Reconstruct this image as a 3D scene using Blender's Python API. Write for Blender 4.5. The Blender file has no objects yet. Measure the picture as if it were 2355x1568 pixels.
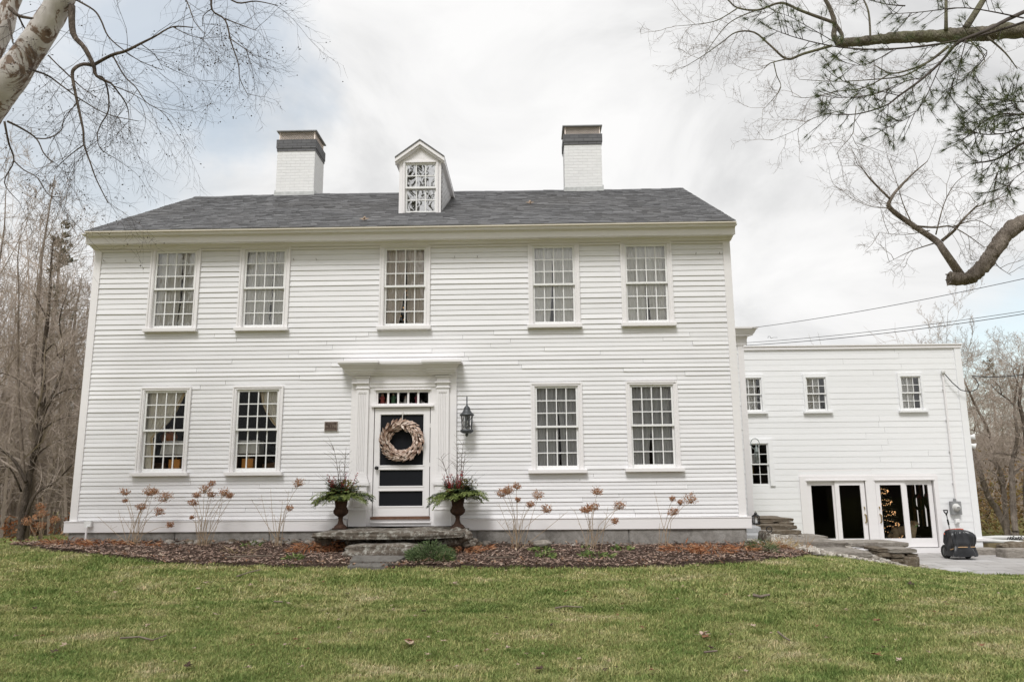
import bpy, bmesh, math, random
import numpy as np
from mathutils import Vector, Matrix, noise

R = math.radians
scene = bpy.context.scene
COL = scene.collection
PI = math.pi

# ------------------------------------------------------------------ camera
FPX, PITCH, ROLL, YAW = 1740.0, R(10.371), R(-0.466), R(-1.269)
EYE = Vector((0.0, 0.0, 1.6))
def cam_axes():
    cp, sp, cy, sy = math.cos(PITCH), math.sin(PITCH), math.cos(YAW), math.sin(YAW)
    f = Vector((sy*cp, cy*cp, sp)); r = Vector((cy, -sy, 0)); u = r.cross(f)
    cr, sr = math.cos(ROLL), math.sin(ROLL)
    return r*cr + u*sr, u*cr - r*sr, f
CR, CU, CF = cam_axes()
cd = bpy.data.cameras.new('camera'); cam = bpy.data.objects.new('camera', cd); COL.objects.link(cam)
m = Matrix((CR, CU, -CF)).transposed().to_4x4(); m.translation = EYE
cam.matrix_world = m
cd.sensor_width = 36.0; cd.lens = FPX/2355.0*36.0; cd.clip_start = 0.1; cd.clip_end = 3000
scene.camera = cam
def ray(px, py):
    d = CR*((px-1177.5)/FPX) - CU*((py-784.0)/FPX) + CF
    return d/d.y
def P(px, py, y):
    """world point seen at photo position (px,py) that stands at distance y"""
    return EYE + ray(px, py)*y

# ------------------------------------------------------------------ mesh builder
class MB:
    def __init__(s): s.v = []; s.f = []
    def quad(s, a, b, c, d):
        n = len(s.v); s.v += [tuple(a), tuple(b), tuple(c), tuple(d)]; s.f.append((n, n+1, n+2, n+3))
    def tri(s, a, b, c):
        n = len(s.v); s.v += [tuple(a), tuple(b), tuple(c)]; s.f.append((n, n+1, n+2))
    def box(s, x0, x1, y0, y1, z0, z1):
        n = len(s.v)
        s.v += [(x0,y0,z0),(x1,y0,z0),(x1,y1,z0),(x0,y1,z0),(x0,y0,z1),(x1,y0,z1),(x1,y1,z1),(x0,y1,z1)]
        for q in ((0,1,5,4),(1,2,6,5),(2,3,7,6),(3,0,4,7),(4,5,6,7),(3,2,1,0)): s.f.append(tuple(n+i for i in q))
        return s
    def obox(s, c, ax, ay, az):
        """box about c with half-axis vectors"""
        n = len(s.v); c = Vector(c)
        for z in (-1, 1):
            for x, y in ((-1,-1),(1,-1),(1,1),(-1,1)): s.v.append(tuple(c + ax*x + ay*y + az*z))
        for q in ((0,1,5,4),(1,2,6,5),(2,3,7,6),(3,0,4,7),(4,5,6,7),(3,2,1,0)): s.f.append(tuple(n+i for i in q))
        return s
    def tube(s, pts, rad, n=6, cap=True):
        pts = [Vector(p) for p in pts]; k = len(pts)
        if not hasattr(rad, '__len__'): rad = [rad]*k
        t0 = (pts[1]-pts[0]).normalized()
        a = Vector((0,0,1)) if abs(t0.z) < .8 else Vector((1,0,0))
        u = t0.cross(a).normalized(); base = len(s.v)
        cs = [(math.cos(2*PI*i/n), math.sin(2*PI*i/n)) for i in range(n)]
        for i in range(k):
            t = (pts[min(i+1,k-1)] - pts[max(i-1,0)])
            if t.length < 1e-9: t = t0
            t.normalize()
            u = (u - t*u.dot(t)); 
            if u.length < 1e-6: u = t.orthogonal()
            u.normalize(); w = t.cross(u); p = pts[i]; r = rad[i]
            for c, q in cs:
                s.v.append((p.x+(u.x*c+w.x*q)*r, p.y+(u.y*c+w.y*q)*r, p.z+(u.z*c+w.z*q)*r))
        for i in range(k-1):
            o = base+i*n
            for j in range(n):
                j2 = (j+1) % n
                s.f.append((o+j, o+j2, o+n+j2, o+n+j))
        if cap and n > 3:
            s.f.append(tuple(base+j for j in range(n-1,-1,-1))); s.f.append(tuple(base+(k-1)*n+j for j in range(n)))
        return s
    def lathe(s, prof, c=(0,0,0), n=24, sx=1, sy=1, cap=True):
        base = len(s.v); k = len(prof)
        for r, z in prof:
            for j in range(n):
                a = 2*PI*j/n; s.v.append((c[0]+math.cos(a)*r*sx, c[1]+math.sin(a)*r*sy, c[2]+z))
        for i in range(k-1):
            o = base+i*n
            for j in range(n):
                j2 = (j+1) % n; s.f.append((o+j, o+j2, o+n+j2, o+n+j))
        if cap:
            s.f.append(tuple(base+j for j in range(n-1,-1,-1))); s.f.append(tuple(base+(k-1)*n+j for j in range(n)))
        return s
    def ball(s, c, r, n=8, sz=1.0):
        k = max(4, n//2)
        return s.lathe([(max(1e-4, r*math.sin(PI*i/k)), -r*sz*math.cos(PI*i/k)) for i in range(k+1)], c, n)
    def octa(s, c, r):
        n = len(s.v); x, y, z = c
        s.v += [(x+r,y,z),(x-r,y,z),(x,y+r,z),(x,y-r,z),(x,y,z+r),(x,y,z-r)]
        for q in ((0,2,4),(2,1,4),(1,3,4),(3,0,4),(2,0,5),(1,2,5),(3,1,5),(0,3,5)): s.f.append(tuple(n+i for i in q))
    def prism_x(s, prof, x0, x1, ret0=0.0, ret1=0.0, ends=True):
        """extrude a closed (y,z) outline along x; ret: mitre, x end shifts by ret*(yref-y)"""
        yref = max(p[0] for p in prof); n = len(s.v); k = len(prof)
        for y, z in prof: s.v.append((x0 - ret0*(yref-y), y, z))
        for y, z in prof: s.v.append((x1 + ret1*(yref-y), y, z))
        for i in range(k):
            j = (i+1) % k; s.f.append((n+i, n+j, n+k+j, n+k+i))
        if ends: s.f.append(tuple(n+i for i in range(k-1,-1,-1))); s.f.append(tuple(n+k+i for i in range(k)))
        return s
    def leaf(s, p, d, nrm, L, W, fold=0.0):
        d = d.normalized(); w = d.cross(nrm)
        if w.length < 1e-6: w = d.orthogonal()
        w.normalize(); nn = w.cross(d)
        a = p; b = p + d*L*.45 + w*W*.5 + nn*fold*W; c = p + d*L; e = p + d*L*.45 - w*W*.5 + nn*fold*W
        n = len(s.v); mid = p + d*L*.5
        s.v += [tuple(a), tuple(b), tuple(c), tuple(e)]
        if fold: s.f += [(n, n+1, n+2), (n, n+2, n+3)]
        else: s.f.append((n, n+1, n+2, n+3))
    def build(s, name, mat, parent=None, smooth=False, recalc=False, bevel=0):
        me = bpy.data.meshes.new(name); me.from_pydata(s.v, [], s.f)
        if recalc:
            bm = bmesh.new(); bm.from_mesh(me); bmesh.ops.recalc_face_normals(bm, faces=bm.faces); bm.to_mesh(me); bm.free()
        me.update()
        if smooth: me.polygons.foreach_set('use_smooth', [True]*len(me.polygons))
        if mat: me.materials.append(mat)
        o = bpy.data.objects.new(name, me); COL.objects.link(o)
        if parent: attach(o, parent)
        if bevel:
            b = o.modifiers.new('bevel', 'BEVEL'); b.width = bevel; b.segments = 2; b.limit_method = 'ANGLE'
        return o
def attach(o, parent):
    o.parent = parent; o.matrix_parent_inverse = world_of(parent).inverted()
def world_of(o):
    m = Matrix.LocRotScale(o.location, o.rotation_euler, o.scale)
    if o.parent: m = world_of(o.parent) @ o.matrix_parent_inverse @ m
    return m
def np_mesh(name, V, F, mat, parent=None, smooth=False):
    """V (n,3) array, F (m,k) array"""
    me = bpy.data.meshes.new(name); F = np.asarray(F, np.int32); k = F.shape[1]
    me.vertices.add(len(V)); me.vertices.foreach_set('co', np.asarray(V, np.float32).ravel())
    me.loops.add(F.size); me.loops.foreach_set('vertex_index', F.ravel())
    me.polygons.add(len(F)); me.polygons.foreach_set('loop_start', np.arange(0, F.size, k, dtype=np.int32))
    me.update(calc_edges=True)
    if smooth: me.polygons.foreach_set('use_smooth', [True]*len(F))
    me.materials.append(mat); o = bpy.data.objects.new(name, me); COL.objects.link(o)
    if parent: attach(o, parent)
    return o
def tag(o, label=None, cat=None, group=None, kind=None):
    if label: o['label'] = label
    if cat: o['category'] = cat
    if group: o['group'] = group
    if kind: o['kind'] = kind
    return o
def empty(name, loc, label, cat, group=None):
    o = bpy.data.objects.new(name, None); COL.objects.link(o); o.location = loc; o.empty_display_size = .2
    return tag(o, label, cat, group)
def copy_tree(o, parent=None):
    c = o.copy(); COL.objects.link(c)
    if parent: c.parent = parent; c.matrix_parent_inverse = o.matrix_parent_inverse.copy()
    for ch in list(o.children): copy_tree(ch, c)
    return c

# ------------------------------------------------------------------ materials
class NT:
    def __init__(s, name):
        s.m = bpy.data.materials.new(name); s.m.use_nodes = True; s.t = s.m.node_tree; s.t.nodes.clear()
        s.out = s.n('ShaderNodeOutputMaterial'); s.co = None
    def n(s, typ, **kw):
        o = s.t.nodes.new(typ)
        for k, v in kw.items(): setattr(o, k, v)
        return o
    def l(s, a, b): s.t.links.new(a, b)
    def coords(s, kind='Object'):
        if s.co is None: s.co = s.n('ShaderNodeTexCoord')
        return s.co.outputs[kind]
    def mapping(s, scale=(1,1,1), rot=(0,0,0), src=None):
        m = s.n('ShaderNodeMapping'); m.inputs['Scale'].default_value = scale; m.inputs['Rotation'].default_value = rot
        s.l(src or s.coords(), m.inputs['Vector']); return m.outputs[0]
    def noise(s, scale, detail=4, rough=.6, vec=None, dist=0):
        o = s.n('ShaderNodeTexNoise'); o.inputs['Scale'].default_value = scale; o.inputs['Detail'].default_value = detail
        o.inputs['Roughness'].default_value = rough; o.inputs['Distortion'].default_value = dist
        s.l(vec or s.coords(), o.inputs['Vector']); return o.outputs['Fac']
    def ramp(s, fac, stops, interp='LINEAR'):
        o = s.n('ShaderNodeValToRGB'); o.color_ramp.interpolation = interp; e = o.color_ramp.elements
        while len(e) < len(stops): e.new(0.5)
        for i, (p, c) in enumerate(stops):
            e[i].position = p; e[i].color = (*c, 1) if len(c) == 3 else c
        s.l(fac, o.inputs[0]); return o.outputs[0]
    def mix(s, fac, a, b, mode='MIX'):
        o = s.n('ShaderNodeMix', data_type='RGBA', blend_type=mode)
        for sock, v in ((o.inputs[0], fac), (o.inputs[6], a), (o.inputs[7], b)):
            if hasattr(v, 'is_output'): s.l(v, sock)
            elif isinstance(v, (int, float)): sock.default_value = v
            else: sock.default_value = (*v, 1)
        return o.outputs[2]
    def math(s, op, a, b=0.0):
        o = s.n('ShaderNodeMath', operation=op)
        for sock, v in ((o.inputs[0], a), (o.inputs[1], b)):
            if hasattr(v, 'is_output'): s.l(v, sock)
            else: sock.default_value = v
        return o.outputs[0]
    def island(s): return s.n('ShaderNodeNewGeometry').outputs['Random Per Island']
    def bump(s, h, strength=.3, dist=.02):
        o = s.n('ShaderNodeBump'); o.inputs['Strength'].default_value = strength; o.inputs['Distance'].default_value = dist
        s.l(h, o.inputs['Height']); return o.outputs[0]
    def finish(s, col, rough=.7, bump=None, spec=.3, metal=0, trans=0):
        b = s.n('ShaderNodeBsdfPrincipled')
        for k, v in (('Base Color', col), ('Roughness', rough)):
            if hasattr(v, 'is_output'): s.l(v, b.inputs[k])
            elif isinstance(v, (int, float)): b.inputs[k].default_value = v
            else: b.inputs[k].default_value = (*v, 1)
        b.inputs['Specular IOR Level'].default_value = spec; b.inputs['Metallic'].default_value = metal
        if bump is not None: s.l(bump, b.inputs['Normal'])
        sh = b.outputs[0]
        if trans:
            tr = s.n('ShaderNodeBsdfTranslucent'); mx = s.n('ShaderNodeMixShader'); mx.inputs[0].default_value = trans
            if hasattr(col, 'is_output'): s.l(col, tr.inputs[0])
            else: tr.inputs[0].default_value = (*col, 1)
            s.l(sh, mx.inputs[1]); s.l(tr.outputs[0], mx.inputs[2]); sh = mx.outputs[0]
        s.l(sh, s.out.inputs[0]); return s.m

def simple(name, col, rough=.6, var=.12, scale=8, spec=.3, metal=0, bump=0, bscale=60):
    t = NT(name); a = tuple(c*(1-var) for c in col); b = tuple(min(1, c*(1+var)) for c in col)
    c = t.ramp(t.noise(scale), [(.3, a), (.7, b)])
    bp = t.bump(t.noise(bscale, 5), bump, .01) if bump else None
    return t.finish(c, rough, bp, spec, metal)
def island_mat(name, stops, rough=.7, spec=.2, trans=0, noise_mix=0, nscale=3, ncol=(.1,.1,.1)):
    t = NT(name); c = t.ramp(t.island(), stops)
    if noise_mix:
        f = t.math('MULTIPLY', t.ramp(t.noise(nscale), [(.4,(0,0,0)),(.65,(1,1,1))]), noise_mix)
        c = t.mix(f, c, ncol)
    return t.finish(c, rough, None, spec, 0, trans)

def mat_paint(name, col, streak=.05, isl=.045, rough=.45):
    t = NT(name)
    w = t.noise(1.0, 5, .65, t.mapping((1.2, 1.2, 9)))
    c = t.ramp(w, [(.25, tuple(x*(1-streak) for x in col)), (.6, col)])
    i = t.ramp(t.island(), [(0, (1-isl,)*3), (1, (1,)*3)])
    c = t.mix(1.0, c, i, 'MULTIPLY')
    sp = t.ramp(t.noise(26, 3, .7), [(.70, (0,0,0)), (.80, (1,1,1))])
    c = t.mix(t.math('MULTIPLY', sp, .22), c, (.42, .40, .37))
    return t.finish(c, rough, t.bump(t.noise(1, 6, .7, t.mapping((14,14,120))), .18, .004), .3)

M = {}
M['clap'] = mat_paint('white_clapboard_paint', (.81, .805, .815), .07, .075)
M['trim'] = mat_paint('white_trim_paint', (.82, .80, .80), .03, .02, .4)
M['wing_clap'] = mat_paint('bright_white_siding', (.83, .835, .84), .03, .03)
M['sash'] = simple('white_sash_paint', (.80, .80, .79), .4, .03)
def mat_roof():
    t = NT('asphalt_shingle')
    c = t.ramp(t.island(), [(0, (.14,.14,.144)), (.45, (.165,.165,.169)), (.8, (.19,.19,.194)), (1, (.23,.23,.234))])
    g = t.ramp(t.noise(140, 3, .8), [(.35, (.72,)*3), (.65, (1.2,)*3)])
    c = t.mix(1.0, c, g, 'MULTIPLY')
    c = t.mix(t.math('MULTIPLY', t.ramp(t.noise(.6, 4), [(.45,(0,0,0)),(.7,(1,1,1))]), .25), c, (.15,.14,.13))
    return t.finish(c, .9, t.bump(t.noise(200, 3), .3, .004), .15)
M['roof'] = mat_roof()
def mat_brick(name, brick, brick2, mortar, bstr=.5):
    t = NT(name)
    co = t.coords(); sep = t.n('ShaderNodeSeparateXYZ'); t.l(co, sep.inputs[0])
    add = t.math('ADD', sep.outputs[0], sep.outputs[1])
    cmb = t.n('ShaderNodeCombineXYZ'); t.l(add, cmb.inputs[0]); t.l(sep.outputs[2], cmb.inputs[1])
    b = t.n('ShaderNodeTexBrick'); b.inputs['Scale'].default_value = 1.0
    b.inputs['Brick Width'].default_value = .21; b.inputs['Row Height'].default_value = .07; b.inputs['Mortar Size'].default_value = .006
    b.inputs['Mortar Smooth'].default_value = .4
    b.inputs['Color1'].default_value = (*brick,1); b.inputs['Color2'].default_value = (*brick2,1); b.inputs['Mortar'].default_value = (*mortar,1)
    t.l(cmb.outputs[0], b.inputs['Vector'])
    c = t.mix(t.math('MULTIPLY', t.ramp(t.noise(9, 5), [(.4,(0,0,0)),(.7,(1,1,1))]), .25), b.outputs['Color'], tuple(x*.8 for x in brick))
    h = t.math('SUBTRACT', t.math('MULTIPLY', t.noise(30, 4), .5), b.outputs['Fac'])
    return t.finish(c, .75, t.bump(h, bstr, .012), .25)
M['brick_white'] = mat_brick('painted_white_brick', (.80,.80,.79), (.76,.76,.755), (.70,.70,.69))
M['brick_grey'] = mat_brick('dark_grey_brick', (.12,.12,.125), (.17,.17,.175), (.075,.075,.075))
def mat_stone(name, dark, mid, light, lichen=.35, lcol=(.42,.44,.38), scale=3, bump=.6, layers=True):
    t = NT(name); v = t.mapping((1,1,5 if layers else 1))
    c = t.ramp(t.noise(scale*2, 7, .7, v, .6), [(.25, dark), (.5, mid), (.75, light)])
    li = t.ramp(t.noise(scale*4.5, 6, .75), [(.55-.12*lichen, (0,0,0)), (.68-.12*lichen, (1,1,1))])
    c = t.mix(t.math('MULTIPLY', li, lichen*1.6 if lichen < .6 else 1.0), c, lcol)
    c = t.mix(t.math('MULTIPLY', t.ramp(t.noise(scale*16, 3, .8), [(.5,(0,0,0)),(.75,(1,1,1))]), .45), c, dark)
    return t.finish(c, .9, t.bump(t.noise(scale*7, 8, .75, v), bump, .03), .15)
M['slab'] = mat_stone('lichen_stone', (.04,.032,.025), (.135,.112,.09), (.25,.22,.185), .46, (.50,.49,.44))
M['stone'] = mat_stone('fieldstone', (.055,.043,.030), (.165,.133,.098), (.30,.255,.20), .26, (.38,.36,.30))
M['palestone'] = mat_stone('pale_fieldstone', (.13,.113,.097), (.30,.27,.235), (.45,.42,.375), .25, (.50,.47,.43))
M['granite'] = mat_stone('light_granite', (.34,.345,.35), (.47,.475,.48), (.56,.56,.56), .12, (.6,.6,.6), 6, .2, False)
M['found'] = mat_stone('foundation_granite', (.14,.132,.12), (.26,.245,.225), (.38,.365,.345), .2, (.34,.33,.31), 3.0, .35, False)
M['flag'] = mat_stone('flagstone', (.085,.078,.07), (.15,.14,.128), (.21,.20,.185), .2, (.24,.24,.21), 2.2, .3, False)
M['pebble'] = island_mat('pebble', [(0,(.22,.19,.16)),(.4,(.40,.36,.31)),(.75,(.52,.48,.42)),(1,(.62,.60,.56))], .8)
M['mulch_chip'] = island_mat('mulch_chip', [(0,(.20,.13,.10)),(.5,(.31,.212,.168)),(.88,(.40,.295,.24)),(1,(.55,.45,.36))], .95)
M['rust_leaf'] = island_mat('dry_rust_leaf', [(0,(.17,.065,.03)),(.5,(.40,.175,.085)),(1,(.56,.34,.20))], .8, .2, .3)
M['hydrangea'] = island_mat('dried_hydrangea', [(0,(.22,.085,.04)),(.5,(.45,.22,.115)),(1,(.64,.41,.26))], .85, .1, .3)
M['hyd_stem'] = simple('dry_stem', (.36,.27,.18), .8, .25, 20)
M['leafbrown'] = island_mat('fallen_leaf', [(0,(.10,.05,.025)),(.5,(.24,.13,.075)),(1,(.42,.33,.25))], .8)
M['twig'] = simple('grey_twig', (.19,.155,.12), .9, .3, 12)
M['darktwig'] = simple('dark_twig', (.085,.07,.062), .9, .25, 6)
M['greentwig'] = simple('winter_twig', (.12,.09,.075), .9, .2, 12)
def mat_bark(name, dark, light, scale=6, moss=None):
    t = NT(name); v = t.mapping((1,1,.35))
    c = t.ramp(t.noise(scale, 7, .7, v), [(.3, dark), (.7, light)])
    if moss: c = t.mix(t.ramp(t.noise(scale*.5, 4), [(.45,(0,0,0)),(.62,(.75,)*3)]), c, moss)
    li = t.ramp(t.noise(scale*2.3, 5, .7), [(.60,(0,0,0)),(.68,(.5,)*3)])
    c = t.mix(li, c, tuple(min(1,x*1.7) for x in light))
    vo = t.n('ShaderNodeTexVoronoi', feature='DISTANCE_TO_EDGE'); vo.inputs['Scale'].default_value = scale*4; t.l(v, vo.inputs['Vector'])
    return t.finish(c, .95, t.bump(t.math('ADD', t.math('MULTIPLY', vo.outputs['Distance'], 1.5), t.noise(scale*4, 6, .8, v)), .9, .03), .1)
M['bark'] = mat_bark('grey_bark', (.055,.042,.033), (.20,.165,.135))
M['oakbark'] = mat_bark('furrowed_bark', (.10,.08,.064), (.38,.325,.275), 7)
M['mossbark'] = mat_bark('mossy_bark', (.075,.065,.05), (.25,.22,.175), 7, (.19,.19,.115))
M['woodbark'] = mat_bark('woodland_bark', (.13,.103,.082), (.30,.25,.205), 3)
M['woodtwig'] = simple('woodland_twig', (.37,.31,.262), .95, .25, .5)
def mat_sycamore():
    t = NT('mottled_pale_bark'); v = t.mapping((1,1,.6))
    c = t.ramp(t.noise(5, 5, .6, v), [(.3,(.40,.37,.34)),(.65,(.60,.565,.535))])
    p = t.ramp(t.noise(3.3, 6, .68, v, 1.2), [(.505,(0,0,0)),(.545,(1,1,1))])
    c = t.mix(p, c, t.ramp(t.noise(14, 4), [(.3,(.10,.065,.045)),(.7,(.25,.18,.135))]))
    q = t.ramp(t.noise(9, 5, .7), [(.66,(0,0,0)),(.70,(.7,)*3)])
    c = t.mix(q, c, (.30,.25,.20))
    return t.finish(c, .8, t.bump(t.noise(20, 6, .7, v), .4, .02), .2)
M['sycamore'] = mat_sycamore()
M['needle'] = island_mat('pine_needle', [(0,(.035,.05,.025)),(.5,(.10,.13,.055)),(1,(.20,.22,.09))], .6, .25, .25)
M['bggreen'] = island_mat('evergreen_foliage', [(0,(.08,.085,.052)),(.6,(.17,.17,.105)),(1,(.27,.25,.165))], .8, .1, .2)
M['brush'] = island_mat('winter_brush', [(0,(.07,.05,.025)),(.3,(.20,.14,.07)),(.6,(.36,.21,.10)),(.8,(.26,.24,.07)),(1,(.48,.32,.20))], .9, .1, .3)

def mat_glass(name, refl, rough=0.02, tint=(.93,.95,.94), wavy=.0):
    t = NT(name)
    tr = t.n('ShaderNodeBsdfTransparent'); tr.inputs[0].default_value = (*tint,1)
    gl = t.n('ShaderNodeBsdfGlossy'); gl.inputs['Roughness'].default_value = rough; gl.inputs[0].default_value = (.95,.95,.95,1)
    fr = t.n('ShaderNodeFresnel'); fr.inputs[0].default_value = 1.5
    f = t.math('ADD', fr.outputs[0], refl)
    if wavy:
        b = t.bump(t.noise(4.5, 2, .5, None, .8), wavy, .05); t.l(b, gl.inputs['Normal'])
    mx = t.n('ShaderNodeMixShader'); t.l(f, mx.inputs[0]); t.l(tr.outputs[0], mx.inputs[1]); t.l(gl.outputs[0], mx.inputs[2])
    t.l(mx.outputs[0], t.out.inputs[0]); return t.m
M['glass'] = mat_glass('old_window_glass', -.022, .03, (.99,.99,.99), wavy=.05)
M['glass_sky'] = mat_glass('old_window_glass_under_sky', .07, .03, (1,1,1), wavy=.06)
M['glass_clear'] = mat_glass('clear_glass', -.028, .02, (.98,.98,.98))
M['glass_dormer'] = mat_glass('wavy_reflecting_glass', .58, .02, (.8,.8,.8), .22)
M['glass_lamp'] = mat_glass('lantern_glass', .05, .05)
def mat_screen():
    t = NT('door_screen'); return t.finish((.010,.011,.014), .6, None, .15)
M['screen'] = mat_screen()
M['interior'] = simple('painted_room_dark', (.03,.026,.023), .9, .2, 1)  # shade of the unlit rooms put into a near-black colour
def mat_curtain(name, a, b, trans=.35, lace=False):
    t = NT(name); c = t.ramp(t.noise(3, 4, .6, t.mapping((9,1,.6))), [(.3,a),(.7,b)])
    if lace: c = t.mix(t.math('MULTIPLY', t.ramp(t.noise(45, 3, .7), [(.55,(0,0,0)),(.65,(1,1,1))]), .5), c, (.72,.72,.73))
    return t.finish(c, .9, None, .1, 0, trans)
M['curtain'] = mat_curtain('sheer_curtain', (.88,.875,.86), (.95,.945,.935), .0)
M['curtain_warm'] = mat_curtain('beige_curtain', (.74,.67,.62), (.90,.84,.79), .0)
M['curtain_lace'] = mat_curtain('lace_curtain', (.48,.48,.49), (.66,.66,.67), .05, True)
M['curtain_cream'] = mat_curtain('cream_drape', (.78,.74,.66), (.93,.90,.83), .0)
M['gold_trim'] = simple('gold_drape_edge', (.62,.46,.24), .8, .15)
M['black'] = simple('black_metal', (.02,.02,.021), .45, .2)
M['lantern'] = simple('weathered_lantern_metal', (.075,.08,.085), .5, .35, 25, .4, .3)
M['rust'] = NT('rusty_cast_iron')
t = M['rust']; M['rust'] = t.finish(t.ramp(t.noise(9, 6, .7), [(.3,(.022,.014,.011)),(.55,(.062,.034,.023)),(.75,(.11,.065,.045))]), .85, t.bump(t.noise(60,5), .3, .006), .2)
M['plaque'] = simple('bronze_plaque', (.075,.05,.042), .5, .2, 20, .4, .3)
M['letter'] = simple('plaque_lettering', (.30,.24,.20), .5, .1)
M['brownwood'] = simple('worn_threshold_wood', (.16,.085,.055), .7, .3, 15)
M['brass'] = simple('brass', (.40,.29,.12), .35, .2, 10, .5, .8)
M['wreath'] = island_mat('magnolia_leaf', [(0,(.12,.06,.04)),(.28,(.38,.25,.185)),(.65,(.64,.495,.415)),(1,(.78,.665,.59))], .6, .25)
M['wreath_core'] = simple('wreath_twig_core', (.075,.04,.022), .9, .3)
M['string'] = simple('white_cord', (.7,.68,.63), .8, .05)
M['cedar'] = island_mat('cedar_spray', [(0,(.05,.08,.018)),(.5,(.16,.20,.055)),(1,(.32,.36,.14))], .7, .15, .25)
M['fir'] = island_mat('fir_spray', [(0,(.012,.025,.012)),(.6,(.04,.065,.028)),(1,(.10,.12,.055))], .6, .2, .2)
M['olive'] = island_mat('olive_leaf', [(0,(.09,.075,.015)),(1,(.25,.21,.055))], .6, .2, .2)
M['berry'] = island_mat('red_berry', [(0,(.16,.008,.010)),(1,(.46,.03,.028))], .35, .4)
M['juniper'] = island_mat('juniper', [(0,(.045,.075,.03)),(.6,(.12,.17,.075)),(1,(.22,.27,.14))], .8, .1, .25)
M['greenleaf'] = island_mat('low_green_leaf', [(0,(.05,.08,.02)),(.6,(.15,.21,.06)),(1,(.28,.32,.12))], .6, .25, .2)
M['meshwire'] = simple('pale_wire', (.86,.76,.69), .6, .1)
M['straw'] = island_mat('straw', [(0,(.30,.22,.11)),(1,(.58,.46,.28))], .9, .1, .2)
M['orangewood'] = simple('orange_wood', (.86,.38,.085), .5, .12, 6)
M['tanwood'] = simple('tan_wood', (.26,.15,.075), .6, .2)
M['shade'] = simple('linen_lampshade', (.78,.77,.75), .9, .05, 30)
M['pumpkin'] = simple('orange_pumpkin', (.92,.27,.05), .5, .12)
M['redcloth'] = simple('dark_red_cloth', (.16,.02,.015), .9, .2)
M['tarp'] = simple('black_tarp', (.02,.021,.024), .30, .3, 5, .5, 0, .9, 7)
M['tarp_cord'] = simple('tan_strap', (.55,.36,.2), .8)
M['redpaint'] = simple('orange_red_tube', (.55,.09,.035), .4)
M['rubber'] = simple('rubber', (.018,.018,.018), .8)
M['greymetal'] = simple('galvanised_grey', (.27,.275,.28), .5, .1, 10, .4, .2)
M['palegrey'] = simple('pale_grey_plastic', (.62,.62,.60), .5, .05)
M['whiteplastic'] = simple('white_plastic', (.8,.8,.79), .4, .03)
M['cable'] = simple('black_cable', (.03,.03,.032), .6)
M['steel'] = simple('dull_steel', (.40,.41,.42), .35, .1, 10, .5, .7)
M['dog'] = simple('golden_fur', (.50,.39,.25), .9, .25, 9)
M['verdigris'] = simple('aged_tin', (.24,.27,.26), .5, .3, 20, .4, .4)
M['xmas'] = island_mat('frosted_fir', [(0,(.03,.05,.035)),(.5,(.10,.135,.11)),(1,(.40,.44,.40))], .8, .1)
M['plankwood'] = simple('weathered_plank', (.21,.17,.095), .85, .25, 5)
def mat_emit(name, col, s):
    t = NT(name); e = t.n('ShaderNodeEmission'); e.inputs[0].default_value = (*col,1); e.inputs[1].default_value = s
    t.l(e.outputs[0], t.out.inputs[0]); return t.m
M['fairy'] = mat_emit('warm_fairy_light', (1,.55,.24), 1.8)
for nm, c in (('red',(.42,.10,.09)),('pink',(.62,.36,.30)),('green',(.10,.21,.12)),('white',(.68,.66,.62)),('grey',(.45,.43,.40)),('plum',(.36,.09,.13)),('skin',(.55,.36,.27))):
    M['fig_'+nm] = simple('painted_'+nm, c, .5, .2, 30)

# ------------------------------------------------------------------ world, sun
w = bpy.data.worlds.new('World'); scene.world = w; w.use_nodes = True
wt = w.node_tree; wt.nodes.clear()
class WT(NT):
    def __init__(s, tree): s.t = tree; s.co = None; s.out = s.n('ShaderNodeOutputWorld')
W_ = WT(wt)
SUN_EL, SUN_AZ = R(52), R(193)      # compass-like: direction the light comes from, measured from +Y clockwise
sky = W_.n('ShaderNodeTexSky', sky_type='NISHITA'); sky.sun_disc = False; sky.sun_elevation = SUN_EL; sky.sun_rotation = SUN_AZ
bg1 = W_.n('ShaderNodeBackground'); bg1.inputs[1].default_value = .13; W_.l(W_.mix(1.0, sky.outputs[0], (1.0, 1.03, .88), 'MULTIPLY'), bg1.inputs[0])
gen = W_.coords('Generated')
def blob(center, rad, soft):
    c = Vector(center).normalized(); v = W_.n('ShaderNodeVectorMath', operation='DISTANCE'); W_.l(gen, v.inputs[0]); v.inputs[1].default_value = c
    n_ = W_.math('MULTIPLY', W_.math('SUBTRACT', W_.noise(5.5, 5, .6, gen), .5), .24)
    d = W_.math('ADD', v.outputs['Value'], n_)
    mr = W_.n('ShaderNodeMapRange', interpolation_type='SMOOTHSTEP'); W_.l(d, mr.inputs[0])
    mr.inputs[1].default_value = rad-soft; mr.inputs[2].default_value = rad+soft; mr.inputs[3].default_value = 1; mr.inputs[4].default_value = 0
    return mr.outputs[0]
flat = W_.mapping((1, 1, 2.2), src=gen)
n1 = W_.noise(2.9, 7, .56, flat, .6)
ccol = W_.ramp(n1, [(.36, (1.0,.995,.99)), (.47, (.93,.927,.925)), (.56, (.82,.82,.82)), (.70, (.69,.692,.70))])
bg2 = W_.n('ShaderNodeBackground'); bg2.inputs[1].default_value = .615; W_.l(ccol, bg2.inputs[0])
b1 = blob(ray(455, 120), .115, .05); b2 = blob(ray(190, 200), .15, .07); b3 = blob(ray(2330, 850), .10, .05)
hole = W_.math('MAXIMUM', W_.math('MULTIPLY', b1, .46), W_.math('MAXIMUM', W_.math('MULTIPLY', b2, .30), W_.math('MULTIPLY', b3, .40)))
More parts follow.
